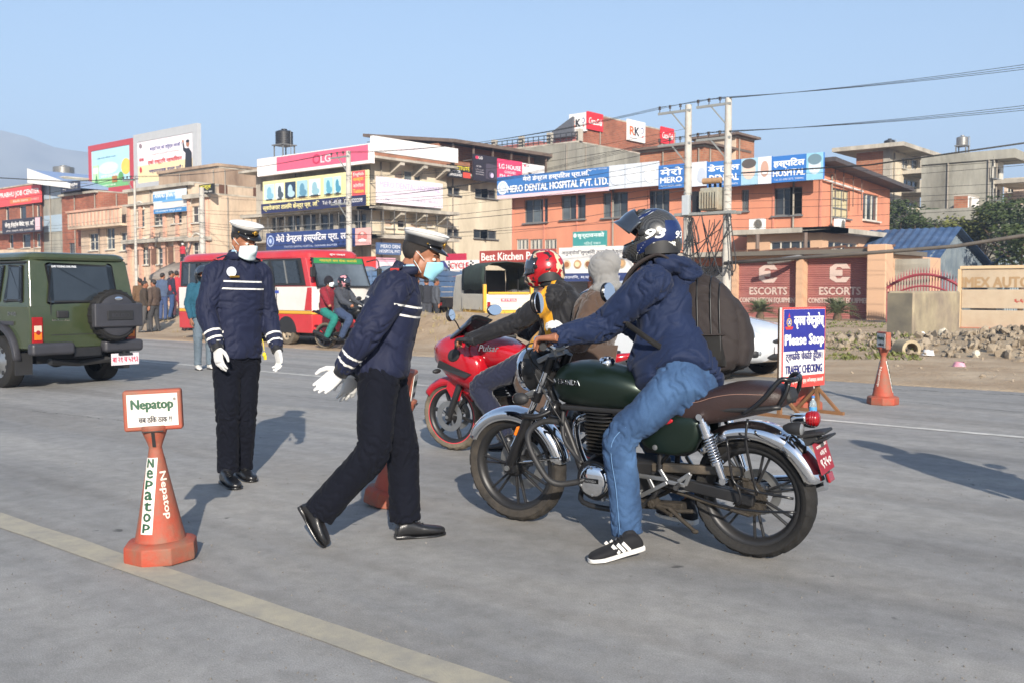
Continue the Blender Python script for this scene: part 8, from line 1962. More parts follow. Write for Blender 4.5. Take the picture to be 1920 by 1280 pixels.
def make_pickup():
 o = thing('pickup_truck','small white pickup with yellow posts and a dark canvas hood','truck'); W_ = 1.55; L_ = 2.3; YM = mat('yellow_paint','#d8a42c',.45,var=.08,dirt=.3)
 M_CRM = mat('cream_paint','#d6cfbd',.45,var=.05,dirt=.25)
 q = MB(); q.b2((-.03,-W_/2+.02,.62),(.03,W_/2-.02,1.12)); tg = q.build('tailgate',M_CRM,o,bevel=.015)
 for k in range(3): q = MB(); q.b2((-.045,-W_/2+.12,.70+k*.14),(-.031,W_/2-.12,.74+k*.14)); q.build('rib',M_CRM,tg)
 q = MB(); q.b2((-.052,-.26,.88),(-.046,.26,.98)); q.build('number_plate',ink('#c9566a'),tg); text(tg,'बा २ च ५८६',(-.056,0,.93),ink('#e6dcd8'),.44,.06,.002,rot=Matrix.Rotation(-math.pi/2,3,'Z'))
 for s in (-1,1):
  q = MB(); q.b2((-.06,s*W_/2-.05,.58),(.05,s*W_/2+.05,1.42)); q.build('corner_post',YM,o,bevel=.012)
  q = MB(); q.b2((.05,s*W_/2-.03,.62),(L_,s*W_/2+.03,1.12)); q.build('side_board',M_CRM,o,bevel=.01)
  q = MB(); q.box((-.07,s*.66,.78),(.03,.1,.2)); q.build('tail_light',M_LAMP,o,bevel=.01)
  for cx in (.45,L_+.75): car_wheel(o,(cx,s*.62,.27),.27,.17,M_GRIME,6,M_TYRE,s)
  for k in range(3): q = MB(); q.tube([(.05+k*L_/2.1,s*.74,1.1),(.05+k*L_/2.1,s*.74,1.95)],.02,6); q.build('hood_rod',M_BLKM,o)
 q = MB(); q.b2((-.04,-W_/2,.50),(L_,W_/2,.61)); q.build('bed',YM,o); q = MB(); q.b2((-.08,-W_/2+.1,1.12),(-.02,W_/2-.1,1.18)); q.build('top_rail',YM,o)
 rings = [[Vector((x,y*(1-.0),z+.03*math.sin(x*5))) for y,z in ((-.78,1.25),(-.79,1.6),(-.76,1.95),(-.5,2.08),(0,2.12),(.5,2.08),(.76,1.95),(.79,1.6),(.78,1.25))] for x in np.linspace(.06,L_+.1,9)]
 q = MB(); q.loft(rings,caps=False,closed_ring=False); cv = q.build('canvas_hood',mat('dark_green_canvas','#2e3a34',.9,var=.2),o,smooth=180); md = cv.modifiers.new('s','SOLIDIFY'); md.thickness = .02
 q = MB(); q.prism([(L_+.12,.5),(L_+1.35,.5),(L_+1.3,1.1),(L_+.95,1.75),(L_+.12,1.78)],'y',-.74,.74); q.build('cab',M_CRM,o,bevel=.05,smooth=40)
 q = MB(); q.b2((L_+.115,-.55,1.25),(L_+.119,.55,1.65)); q.build('rear_window',M_CARGL,o)
 q = MB(); q.b2((L_-.02,-.7,.62),(L_+.02,.7,1.9)); q.build('headboard',M_BLKM,o)
 return o
pickup = make_pickup(); _t = atZ(953,585,31); pickup.location = (_t.x,_t.y,.12); pickup.rotation_euler = (0,0,R(150))
# ---- white hatchback
def make_car():
 o = thing('hatchback_car','silver white hatchback car driving past behind the checkpoint sign','car'); WP = mat('pearl_white_paint','#c6c9cc',.2,var=.02,coat=.8)
 # rings along x: x, half width, z_bottom, z_belt, z_top, top half width
 S = [(-.72,.62,.42,.80,.86,.52),(-.66,.76,.30,.86,1.0,.56),(-.45,.83,.24,.90,1.28,.60),(-.1,.845,.22,.92,1.46,.60),(.5,.85,.2,.92,1.52,.61),(1.1,.85,.2,.92,1.50,.61),(1.5,.85,.2,.92,1.40,.59),(1.9,.85,.2,.915,1.14,.60),(2.15,.845,.2,.90,.965,.66),(2.5,.83,.22,.86,.90,.62),(2.85,.79,.24,.80,.83,.58),(3.02,.72,.26,.70,.74,.5),(3.10,.60,.30,.60,.63,.42)]
 rings = []
 for x,hw,zb,zl,zt,tw in S:
  r_ = [(-hw*.86,zb),(-hw*.98,zb+.10),(-hw,(zb+zl)/2+.05),(-hw*.985,zl-.04),(-hw*.95,zl),(-(hw*.95+tw)/2,(zl+zt)/2),(-tw,zt-.03),(-tw*.6,zt+.015),(0,zt+.03)]
  r_ += [(-y,z) for y,z in reversed(r_[:-1])]; rings.append([Vector((x,y,z)) for y,z in r_])
 q = MB(); n = len(rings[0]); vs = [p for r_ in rings for p in r_]; fs = []; mi = []
 for i in range(len(rings)-1):
  for j in range(n):
   j2 = (j+1) % n; f = (i*n+j,i*n+j2,(i+1)*n+j2,(i+1)*n+j); fs.append(f)
   glass = (j in (4,5,10,11) and 1 <= i <= 6) or (j in (6,7,8,9) and i in (6,7)) or (j in (5,6,7,8,9,10) and i in (1,))
   mi.append(1 if glass else 0)
 q.v = [tuple(v) for v in vs]; q.f = fs+[tuple(range(n-1,-1,-1)),tuple((len(rings)-1)*n+j for j in range(n))]; q.mi = mi+[0,0]
 q.build('body',[WP,M_CARGL],o,smooth=35,sub=1)
 for s in (-1,1):
  for cx in (0,2.43):
   q = MB(); q.prism([(cx+.36*math.cos(R(a)),.29+.36*math.sin(R(a))) for a in np.linspace(-20,200,22)],'y',s*.55,s*.856); q.build('wheel_arch',M_BLKP,o)
   car_wheel(o,(cx,s*.765,.29),.29,.19,M_ALU,8,None,s)
  q = MB(); q.sph((2.80,s*.66,.72),(.24,.10,.075),18,10,Matrix.Rotation(s*.25,3,'Z') @ Matrix.Rotation(.25,3,'Y')); hl = q.build('headlight',mat('headlight_glass','#9aa2a8',.05,metal=.5),o,smooth=180)
  q = MB(); q.sph((2.9,s*.66,.70),(.1,.085,.045),12,8); q.build('reflector',M_CHROME,hl,smooth=180)
  q = MB(); q.sph((2.97,s*.60,.42),(.09,.13,.085),16,10); fg = q.build('fog_light_bezel',M_BLKP,o,smooth=180); q = MB(); q.sph((3.04,s*.60,.42),(.03,.05,.045),12,8); q.build('fog_lens',M_LENS,fg,smooth=180)
  q = MB(); q.box((1.62,s*.96,.98),(.1,.17,.12)); q.build('door_mirror',WP,o,bevel=.03)
  for x_ in (.35,1.35): q = MB(); q.box((x_,s*.853,.62),(.012,.006,.55)); q.build('door_seam',M_BLKP,o)
 q = MB(); q.sph((3.035,0,.575),(.07,.42,.065),20,10); q.build('upper_grille',M_BLKP,o,smooth=180); q = MB(); q.sph((3.03,0,.36),(.09,.46,.07),20,10); q.build('lower_grille',M_BLKP,o,smooth=180)
 q = MB(); q.sph((3.09,0,.60),(.02,.05,.04),12,8); q.build('badge',M_CHROME,o,smooth=180)
 q = MB(); q.box((3.12,0,.46),(.012,.46,.11)); q.build('number_plate',ink('#c8c2c4'),o)
 return o
car = make_car(); _g = G(1402,716); car.location = (_g.x-2.95,_g.y+.78,.0)
# ------------------------------------------------------------------ cones and checkpoint sign
M_CONE = mat('faded_orange_plastic','#a3432e',.7,var=.12,vs=6,col2='#93503c',mix=(.35,.7),bump=.25,bs=30,dirt=.95,dcol='#75604f',ds=7)
M_STRIPW = mat('dirty_white_sticker','#d2cec6',.6,var=.05,dirt=.4,dcol='#8d857a',ds=7)
M_GREENI = mat('green_print','#17492f',.6,var=.1,dirt=.3,dcol='#7a8a7c',ds=8)
def make_cone():
 o = thing('traffic_cone','','cone')
 def octo(r,z,n=8,rot=math.pi/8): return [Vector((r*math.cos(2*math.pi*k/n+rot),r*math.sin(2*math.pi*k/n+rot),z)) for k in range(n)]
 q = MB(); q.loft([octo(.195,0),octo(.20,.02),octo(.197,.085),octo(.175,.10),octo(.14,.105)]); q.build('base',M_CONE,o,bevel=.006,smooth=35)
 q = MB(); q.lathe([(.136,.10),(.130,.12),(.118,.17),(.036,.555),(.034,.57),(.045,.60),(.062,.64),(.072,.67),(.07,.68),(0,.68)],n=36); c = q.build('cone_body',M_CONE,o,smooth=40)
 q = MB(); q.b2((-.152,-.035,.655),(.152,.035,.86)); bx_ = q.build('top_box',M_CONE,o,bevel=.014,seg=3,smooth=40)
 for s in (-1,1):
  rot = Matrix.Identity(3) if s < 0 else Matrix.Rotation(math.pi,3,'Z')
  q = MB(); q.b2((-.13,s*.0352,.678),(.132,s*.039,.84)); q.build('sticker',M_STRIPW,bx_)
  text(bx_,'Nepatop',(0.0,s*.0405,.782),M_GREENI,.215,.062,.0035,rot=rot); text(bx_,'सब ठिक ठाक !!',(.012*-s,s*.0405,.715),ink('#2a2a34'),.17,.034,.0012,rot=rot); text(bx_,'®',(.117*-s,s*.0405,.81),ink('#2a2a34'),.014,.014,.0003,rot=rot)
 def cone_pt(z,a,k=.0015):
  r = .118+(.036-.118)*(z-.17)/(.555-.17)+k; return Vector((r*math.cos(a),r*math.sin(a),z))
 # white strip with upright letters on one side, running letters on the next
 for a0 in (R(-118),R(62)):
  rows = []
  for k in range(15):
   z = .15+(.52-.15)*k/14; r = .118+(.036-.118)*(z-.17)/(.385); w = .036; rows.append([cone_pt(z,a0+d/r,.002) for d in (-w,-w/2,0,w/2,w)])
  q = MB(); q.loft(rows,caps=False,closed_ring=False); q.build('white_strip',M_STRIPW,c,smooth=180)
  for i,ch in enumerate('Nepatop'):
   zc = .495-i*.0525; tb = text_mesh(ch,.034 if zc > .4 else .042,.04,.003); r = .118+(.036-.118)*(zc-.17)/(.385); out = [tuple(cone_pt(zc+z_,a0+x_/r,.0036-y_)) for x_,y_,z_ in tb.v]
   me = bpy.data.meshes.new('letter'); me.from_pydata(out,[],tb.f); me.materials.append(M_GREENI); link(bpy.data.objects.new('letter',me),c)
 for a0 in (R(-58),R(122)):
  tb = text_mesh('Nepatop',.23,.045,.0016); out = []
  for x_,y_,z_ in tb.v:
   z = .335-x_; r = .118+(.036-.118)*(z-.17)/(.385); out.append(tuple(cone_pt(z,a0+z_/r,.0025-y_)))
  me = bpy.data.meshes.new('running_lettering'); me.from_pydata(out,[],tb.f); me.materials.append(ink('#d8c8bc')); link(bpy.data.objects.new('running_lettering',me),c)
 for sy in (-1,1):
  q = MB(); q.bar((-.055,sy*.067,.655),(.055,sy*.067,.655),.004,.018,up=(0,1,0)); q.bar((0,sy*.0655,.65),(0,sy*.040,.575),.004,.018,up=(1,0,0)); q.build('dark_tape',M_BLKP,c)
 return o
cone0 = make_cone()
for i,(px,py,rz,lb,sc) in enumerate(((303,1046,12,'dusty orange cone with a lettered sign box, nearest on the yellow line',1.0),(733,944,86,'orange cone half hidden behind the striding officer',1.0),(1655,757,92,'orange cone standing alone on the far lane to the right of the sign',1.0),(1512,766,85,'orange cone tucked directly behind the checkpoint sign',.98),(1340,744,80,'orange cone barely showing between the backpack and the seat',1.0))):
 o = cone0 if i == 0 else copy_tree(cone0)
 o.location = G(px,py); o.rotation_euler = (0,R(-2) if i == 0 else 0,YAW + R(rz)); o.scale = (sc*.92,sc*.92,sc); o['label'] = lb
 if i == 1: o.rotation_euler = (R(9),0,YAW+R(90))
 o['group'] = 'orange traffic cones at the checkpoint'
# checkpoint sign, square to the traffic
sg = G(1505,778)
sgn = thing('checkpoint_sign','blue white and red Please Stop traffic checking board on wooden legs','sign',(sg.x,sg.y,0),R(80))
W_,H_,Z0 = .80,.86,.31
q = MB(); q.b2((-W_/2,0,Z0),(W_/2,.03,Z0+H_)); q.build('board',ink('#d8d4cc'),sgn)
def fld(x0,x1,z0,z1,c,y=-.004,nm='painted_field'): q = MB(); q.b2((x0,y-.003,z0),(x1,y,z1)); return q.build(nm,ink(c),sgn)
fld(-W_/2,W_/2,Z0,Z0+H_,'#cc4a44',-.001,'red_border'); fld(-W_/2+.02,W_/2-.02,Z0+.13,Z0+H_-.02,'#dcd8d2',-.005); fld(-W_/2+.022,W_/2-.022,Z0+H_*.46,Z0+H_-.022,'#2a2f86',-.009); fld(-W_/2+.02,W_/2-.02,Z0+.015,Z0+.125,'#cf463f',-.005)
y_ = -.0145
q = MB(); q.lathe([(.035,0),(.045,0),(.045,.003),(.035,.003),(.035,0)],(-.29,y_,Z0+.70),'y',24); q.build('emblem_ring',ink('#c9a23c'),sgn); q = MB(); q.disc((-.29,y_+.001,Z0+.70),.034,'y',24,.003); q.build('emblem_disc',ink('#3a4aa0'),sgn)
q = MB(); q.prism([(-.36,Z0+.655),(-.22,Z0+.655),(-.235,Z0+.625),(-.345,Z0+.625)],'y',y_,y_+.003); q.build('emblem_scroll',ink('#c23a38'),sgn); q = MB(); q.prism([(-.305,Z0+.755),(-.275,Z0+.755),(-.29,Z0+.80)],'y',y_,y_+.003); q.build('emblem_tip',ink('#c23a38'),sgn)
q = MB(); q.bar((-.31,y_-.002,Z0+.68),(-.27,y_-.002,Z0+.72),.008,.002,up=(0,1,0)); q.bar((-.27,y_-.003,Z0+.68),(-.31,y_-.003,Z0+.72),.008,.002,up=(0,1,0)); q.build('emblem_cross',ink('#d8d0b8'),sgn)
text(sgn,'कृपया रोक्नुहोस्',(.08,y_,Z0+.715),ink('#dedede'),.56,.17,.006); text(sgn,'Please Stop',(.0,y_,Z0+.50),ink('#dedede'),.72,.14,.009)
text(sgn,'ट्राफिक चेकिङ हुँदैछ।',(.0,y_+.004,Z0+.335),ink('#26296a'),.68,.12,.004); text(sgn,'TRAFFIC CHECKING',(.0,y_+.004,Z0+.20),ink('#26296a'),.68,.088,.005); text(sgn,'महानगरीय ट्राफिक प्रहरी वृत्त, नयाँ बसपार्क, काठमाडौं',(.0,y_+.004,Z0+.07),ink('#e6d8d0'),.72,.06,.0016)
M_LEGW = mat('raw_wood','#7a5738',.75,var=.2,vs=8)
for x_ in (-W_/2+.05,W_/2-.05):
 q = MB(); q.b2((x_-.022,.032,0.03),(x_+.022,.072,Z0+H_)); q.build('leg',M_LEGW,sgn)
 q = MB(); q.b2((x_-.02,-.28,0),(x_+.02,.36,.035)); q.build('foot',M_LEGW,sgn)
 q = MB(); q.bar((x_,.05,.28),(x_,.30,.03),.03); q.build('brace',M_LEGW,sgn)
 q = MB(); q.bar((x_,.05,.28),(x_,-.22,.03),.03); q.build('brace',M_LEGW,sgn)
# bottle by the cone behind the sign
bt = G(1524,788); o = thing('plastic_bottle','clear plastic bottle with a blue label standing under the checkpoint sign','bottle',bt)
q = MB(); q.lathe([(0,0),(.035,0),(.038,.01),(.038,.17),(.03,.20),(.014,.225),(.014,.245),(0,.245)],n=18); q.build('bottle_body',mat('clear_plastic','#c4d4dc',.1,trans=.7,ior=1.3,var=0),o,smooth=50); q = MB(); q.lathe([(.039,.07),(.0395,.075),(.0395,.14),(.039,.145)],n=18); q.build('label_wrap',ink('#4a8fc4'),o); q = MB(); q.lathe([(0,.262),(.016,.262),(.017,.243),(0,.243)],n=14); q.build('cap',ink('#3a74b8'),o)
# ------------------------------------------------------------------ utility poles and wires
M_POLE = mat('pale_concrete_pole','#b4b0a8',.85,var=.1,vs=4,bump=.2,bs=20,dirt=.4,dcol='#7d7466',ds=1.5)
M_GALV = mat('galvanised_steel','#a3a39c',.45,metal=.5,var=.1)
M_WIRE = mat('black_cable',(.02,.02,.021),.6,var=0)
YP = 38.0
INS = {}
def pole(px,ytop,label,key,arms=((.25,1),(1.65,1)),dia=.175,side=-1,group='concrete utility poles along the row'):
 p = onY(px,ytop,YP); o = thing('utility_pole',label,'utility pole',(p.x,YP,0),0,group); h = p.z
 q = MB(); q.tube([(0,0,-.1),(0,0,h*.5),(0,0,h)],[dia*1.15,dia,dia*.8],14); q.build('shaft',M_POLE,o,smooth=60)
 INS[key] = []
 for dz,n in arms:
  q = MB(); q.bar((.15*-side,-.1,h-dz),(side*1.45,-.1,h-dz),.08,.10); a = q.build('cross_arm',M_GALV,o)
  q = MB(); q.bar((0,-.1,h-dz-.9),(side*.75,-.1,h-dz-.05),.05); q.build('arm_brace',M_GALV,a)
  row = []
  for k in range(3):
   x_ = side*(1.38-.52*k); q = MB(); q.lathe([(.018,0),(.018,.12),(.055,.13),(.06,.17),(.04,.2),(.06,.22),(.05,.27),(0,.28)],(x_,-.1,h-dz+.05),'z',12); q.build('insulator',mat('brown_porcelain','#2c2320',.25),a,smooth=50); row.append(Vector((p.x+x_,YP-.1,h-dz+.30)))
  INS[key].append(row)
 for k in range(4): q = MB(); z_ = h*(.35+.12*k); q.lathe([(dia*1.08,z_),(dia*1.08,z_+.05)],n=14); q.build('clamp_band',M_GALV,o)
 return o,p.x,h
pA,xA,hA = pole(1366,184,'pale concrete pole carrying the right side of the transformer platform','A')
pB,xB,hB = pole(1291,197,'pale concrete pole carrying the left side of the transformer platform','B')
pC,xC,hC = pole(653,284,'concrete pole with cross arms in front of the corner building','C',arms=((.3,1),(3.0,1)))
pD,xD,hD = pole(252,330,'slim pale pole in front of the ornate cream building','D',arms=((.3,1),),dia=.10)
pE,xE,hE_ = pole(378,352,'thick grey pole with coiled cables by the corner tower','E',arms=(),dia=.2)
# transformer platform between the twin poles
tr = thing('transformer','grey rust-streaked transformer on a platform between the twin poles','transformer',((xA+xB)/2,YP,onY(1335,398,YP).z))
q = MB(); q.b2((xB-(xA+xB)/2-.5,-.3,-.12),(xA-(xA+xB)/2+.5,-.18,0)); q.b2((xB-(xA+xB)/2-.5,.18,-.12),(xA-(xA+xB)/2+.5,.3,0)); q.build('platform_beam',M_GALV,tr)
M_TRF = mat('grey_transformer_paint','#9a988a',.5,var=.1,dirt=.6,dcol='#8a6a44',ds=2)
q = MB(); q.b2((-.15,-.38,.05),(.72,.38,1.0)); tb_ = q.build('tank',M_TRF,tr,bevel=.03)
for k in range(7): q = MB(); q.b2((-.1+k*.125,-.52,.12),(-.06+k*.125,-.382,.85)); q.build('cooling_fin',M_TRF,tb_)
q = MB(); q.cyl((-.2,0,1.32),(.65,0,1.32),.13,n=16); q.build('conservator',mat('rusty_cylinder','#a5825e',.6,var=.2),tr,smooth=50)
for k in range(3): q = MB(); q.lathe([(.05,0),(.05,.08),(.075,.1),(.05,.14),(.075,.17),(.04,.22),(.02,.36)],(.0+k*.25,.22,1.0),'z',10); q.build('bushing',mat('brown_porcelain','#2c2320',.25),tr,smooth=50)
q = MB(); q.b2((-1.05,-.35,-.1),(-.72,-.05,.75)); q.build('switch_box',ink('#a9b0b4'),tr,bevel=.02); q = MB(); q.b2((-.60,-.25,.0),(-.35,.1,.9)); q.build('fuse_frame',M_BLKM,tr)
bndl = MB()
for k in range(26):
 x0_,x1_ = random.uniform(xB-.4,xA+.3),random.uniform(xB-.6,xA+.5); z0_,z1_ = tr.location.z-random.uniform(.1,.6),tr.location.z-random.uniform(.6,3.4)
 m_ = Vector(((x0_+x1_)/2+random.uniform(-.6,.6),YP-.3+random.uniform(-.2,.2),min(z0_,z1_)-random.uniform(0,.7))); bndl.tube(curve_pts([(x0_,YP-.25,z0_),m_,(x1_,YP-.25,z1_)],6),random.uniform(.012,.03),5)
tag(bndl.build('cable_tangle',M_WIRE,smooth=180),'dense tangle of black cables hanging below the transformer platform','cable',kind='stuff')
def wire(a,c,sag,label,r=.016,group='overhead wires',n=14,extra=None):
 a,c = Vector(a),Vector(c); pts = [a.lerp(c,k/n)-Vector((0,0,sag*4*(k/n)*(1-k/n))) for k in range(n+1)]; q = MB(); q.tube(pts,r,5); tag(q.build('overhead_wire',M_WIRE,smooth=180),label,'wire',group)
WL = 'short black power line bridging the tops'
for i in range(2):
 for k in range(3):
  a,b_ = INS['A'][i][k],INS['B'][i][k]; wire(a,b_,.03,WL+' of the transformer pair',.009,'power lines between the twin poles')
  wire(b_,INS['C'][min(i,1)][k],.5,('upper','lower')[i]+' power line from the twin poles to the corner building pole',.009,'power lines towards the corner building'); wire(a,a+Vector((30,0,.6-.2*k)),.6,('upper','lower')[i]+' power line leaving the twin poles towards the upper right sky',.01,'power lines across the right sky')
for k in range(3): wire(INS['C'][0][k],INS['D'][0][k],.4,'power line from the corner building pole to the slim pale pole',.009,'power lines before the ornate building'); wire(INS['D'][0][k],INS['D'][0][k]+Vector((-40,0,0)),.5,'power line leaving the slim pale pole over the brick houses',.009,'power lines over the brick houses')
TL = 'low black telephone cable sagging'
for k in range(11):
 z_ = 4.2+k*.36+random.uniform(-.1,.1); a = Vector((xB,YP-.2,z_+.4)); b_ = Vector((xC,YP-.2,z_+random.uniform(-.4,.5))); wire(a,b_,random.uniform(.2,.7),TL+' between hospital and corner building',random.choice([.008,.011,.015]),'cables before the hospital')
 if k < 9: wire(b_,Vector((xE,YP-.2,z_+random.uniform(-.3,.6))),random.uniform(.2,.5),TL+' by the bus roof',.010,'cables before the brown house'); wire(Vector((xE,YP-.2,z_+.1)),Vector((xE-34,YP-.2,z_+random.uniform(-.3,.3))),.5,TL+' at the far left',.010,'cables before the left houses')
 if k < 7: wire(Vector((xA,YP-.2,z_-.2)),Vector((xA+30,YP-.2+random.uniform(-1,1),z_+random.uniform(-.2,.5))),random.uniform(.2,.6),TL+' right of the twin poles',random.choice([.008,.012]),'cables before the shutter block')
p0,p1 = onY(1640,474,YP),onY(1960,436,YP); q = MB(); q.tube([(xA,YP-.2,p0.z-.3),p0,p0.lerp(p1,.5)-Vector((0,0,.12)),p1,p1+Vector((6,0,.5))],.07,8); tag(q.build('cable_bundle',mat('dusty_cable_bundle','#5f5850',.8,var=.2,vs=3),smooth=180),'thick dusty cable bundle crossing in front of the tin shed','cable')
p0,p1 = atZ(1390,325,30),atZ(1925,268,24); q = MB(); q.tube([p0,p0.lerp(p1,.5)-Vector((0,0,.15)),p1],.022,6); tag(q.build('overhead_wire',M_WIRE,smooth=180),'single heavier black cable rising across the right sky','wire')
p0,p1 = atZ(-20,333,60),atZ(260,336,62); q = MB(); q.tube([p0,p0.lerp(p1,.5)-Vector((0,0,.2)),p1],.03,6); tag(q.build('overhead_wire',M_WIRE,smooth=180),'dark cable above the job centre roof','wire')
# ------------------------------------------------------------------ plants
def leaf_mat(name,c1,c2):
 m = mat(name,c1,.6,col2=c2,vs=2.2,mix=(.3,.7),spec=.3); m.node_tree.nodes['Principled BSDF'].inputs['Transmission Weight'].default_value = 0
 return m
M_LEAFD = leaf_mat('dark_leaves','#29351e','#44502a'); M_LEAFY = leaf_mat('olive_leaves','#4a5228','#6f7038'); M_LEAFG = leaf_mat('weed_leaves','#56612f','#7c7c48'); M_BARK = mat('bark','#5b4a3a',.9,var=.3,vs=5,bump=.6,bs=12); M_DRY = leaf_mat('dry_grass','#8a7c50','#a3946a')
def leaves(q,c,rad,n,size,flat=1.0,clumps=9):
 cs = []
 for k in range(clumps):
  v = Vector((random.gauss(0,1),random.gauss(0,1),random.gauss(0,1))).normalized(); cs.append((Vector((c[0]+v.x*rad[0]*.62,c[1]+v.y*rad[1]*.62,c[2]+v.z*rad[2]*.55)),random.uniform(.36,.6)))
 for k in range(n):
  cc,f = random.choice(cs); v = Vector((random.gauss(0,1),random.gauss(0,1),random.gauss(0,1))).normalized()*random.uniform(.55,1.05)
  p = cc+Vector((v.x*rad[0]*f,v.y*rad[1]*f,v.z*rad[2]*f)); s = size*random.uniform(.6,1.3); d = (v+Vector((random.uniform(-.8,.8),random.uniform(-.8,.8),random.uniform(-.6,.6)))).normalized(); a,b_ = frame_of(d)
  q.add([p-a*s*.5,p-b_*s*.28+a*.05*s,p+a*s*.5,p+b_*s*.28+a*.05*s],[(0,1,2,3)])
def tree(name,label,c,rad,n,size,m,trunk_h,cat='tree',group=None,branch=5):
 base = Vector((c[0],c[1],c[2]-rad[2]-trunk_h)); o = thing(name,label,cat,base,0,group); cl = Vector(c)-base
 q = MB(); q.tube([(0,0,-.3),(.05,.03,(cl.z)*.4),(0,0,cl.z*.8)],[.16,.11,.05],8)
 for k in range(branch):
  t = 2*math.pi*k/branch; q.tube([(0,0,cl.z*(.4+.06*k)),(math.cos(t)*rad[0]*.4,math.sin(t)*rad[1]*.4,cl.z*(.7+.05*k)),(math.cos(t)*rad[0]*.7,math.sin(t)*rad[1]*.7,cl.z*1.0)],[.07,.045,.02],6)
 q.build('trunk',M_BARK,o,smooth=180); q = MB(); leaves(q,cl,rad,n,size); q.build('crown',m,o); return o
for (px,py,Z,rx,rz,n,m,lb) in ((1690,412,74,1.7,1.7,1500,M_LEAFD,'dark rounded tree beside the hospital roof edge'),(1716,424,70,1.3,1.3,1000,M_LEAFD,'small dark bushy tree below the brick apartment'),(1790,424,68,1.6,1.1,1100,M_LEAFY,'low olive bush between the palm and the tall bushes'),(1838,418,66,1.9,1.6,1700,M_LEAFY,'sunlit olive green tree above the large tin shed'),
                                      (1880,416,64,1.8,1.7,1700,M_LEAFD,'dark green tree right of the olive tree'),(1925,428,60,1.9,1.9,1600,M_LEAFD,'large dark tree cut by the right picture edge'),(1915,460,52,1.5,1.3,1000,M_LEAFD,'shaded bush below the tree at the right edge')):
 p = atZ(px,py,Z); tree('broadleaf_tree',lb,p,(rx*1.15,rx*1.15,rz),n,.26,m,max(.4,p.z-rz),group='trees behind the tin sheds')
# thin palm-like tree
p = atZ(1743,395,72); o = thing('palm_tree','thin small palm between the rounded trees','palm',(p.x,p.y,0)); q = MB(); q.tube([(0,0,0),(.1,0,p.z*.5),(0,0,p.z)],[.16,.12,.1],8); q.build('trunk',M_BARK,o,smooth=180)
for k in range(13):
 t = 2*math.pi*k/13+random.uniform(-.2,.2); L_ = random.uniform(1.0,1.5); q = MB(); up0 = random.uniform(.2,.9); pts = [Vector((math.cos(t)*L_*s,math.sin(t)*L_*s,p.z+up0*s-1.1*s*s)) for s in np.linspace(0,1,7)]; sd = Vector((-math.sin(t),math.cos(t),0))
 for i in range(1,7):
  for s in (-1,1): q.add([pts[i-1],pts[i],pts[i]+sd*s*.25-Vector((0,0,.12)),pts[i-1]+sd*s*.22-Vector((0,0,.1))],[(0,1,2,3)])
 q.build('frond',M_LEAFD,o)
# cycads in front of the shutters
for (px,py,sz,lb) in ((1425,601,1.0,'spiky grey green cycad at the foot of the left shutter'),(1570,603,1.15,'larger spiky cycad in front of the right shutter')):
 p = onY(px,py,41.3); o = thing('cycad_plant',lb,'plant',(p.x,41.3,.06)); q = MB(); q.lathe([(0,-.1),(.16,-.1),(.19,.15),(.12,.32),(0,.36)],n=12); q.build('trunk',M_BARK,o,smooth=60)
 for k in range(30):
  t = 2.4*k; el_ = .25+1.15*((k % 10)/10); L_ = sz*random.uniform(.8,1.1); dirv = Vector((math.cos(t)*math.cos(el_),math.sin(t)*math.cos(el_),math.sin(el_))); pts = [Vector((0,0,.3))+dirv*L_*s-Vector((0,0,.45*s*s*L_)) for s in np.linspace(0,1,11)]; sd = Vector((-math.sin(t),math.cos(t),0)); q = MB(); q.tube(pts,[.012]*8+[.008,.006,.004],4)
  for i in range(1,11):
   l_ = .26*sz*math.sin(math.pi*(i+1)/13)
   for s in (-1,1): q.add([pts[i],pts[i]+sd*s*l_+dirv*.10+Vector((0,0,.05)),pts[i]+dirv*.045],[(0,1,2)])
  q.build('frond',mat('cycad_leaf','#5d6548',.6,var=.2,vs=4),o)
# ------------------------------------------------------------------ rubble, weeds and litter on the verge
def rock(q,c,s):
 k = len(q.v); q.add([(0,0,1),(.9,0,.3),(.28,.85,.3),(-.72,.53,.3),(-.72,-.53,.3),(.28,-.85,.3),(.72,.53,-.4),(-.28,.85,-.4),(-.9,0,-.4),(-.28,-.85,-.4),(.72,-.53,-.4)],[(0,1,2),(0,2,3),(0,3,4),(0,4,5),(0,5,1),(1,6,2),(2,6,7),(2,7,3),(3,7,8),(3,8,4),(4,8,9),(4,9,5),(5,9,10),(5,10,1),(1,10,6),(6,10,9,8,7)])
 M_ = Matrix.Translation(c) @ Euler((random.uniform(0,6),random.uniform(0,6),random.uniform(0,6))).to_matrix().to_4x4() @ Matrix.Diagonal((s*random.uniform(.6,1.4),s*random.uniform(.5,1.2),s*random.uniform(.35,.9),1)); q.v[k:] = [tuple(M_ @ (Vector(v)*random.uniform(.85,1.15))) for v in q.v[k:]]
M_RUB = mat('rubble','#9c8f7c',.9,var=.35,vs=3,col2='#6f6252',mix=(.3,.75),bump=.5,bs=25)
q = MB()
pc = G(1840,668); mound = lambda x,y: .5*math.exp(-((x-pc.x-1.2)/3.4)**2-((y-pc.y-1.0)/1.5)**2)+.22*math.exp(-((x-pc.x+3.5)/1.6)**2-((y-pc.y-.2)/1.0)**2)
rows = []
gx = np.linspace(pc.x-7.5,pc.x+9,70); gy = np.linspace(pc.y-3.2,pc.y+5,36)
qm = MB(); qm.add([(x,y,mound(x,y)+height(x,y)-.03+.06*noise.noise(Vector((x*2,y*2,4)))*min(1,mound(x,y)*8)) for y in gy for x in gx],[(j*70+i,j*70+i+1,(j+1)*70+i+1,(j+1)*70+i) for j in range(35) for i in range(69)])
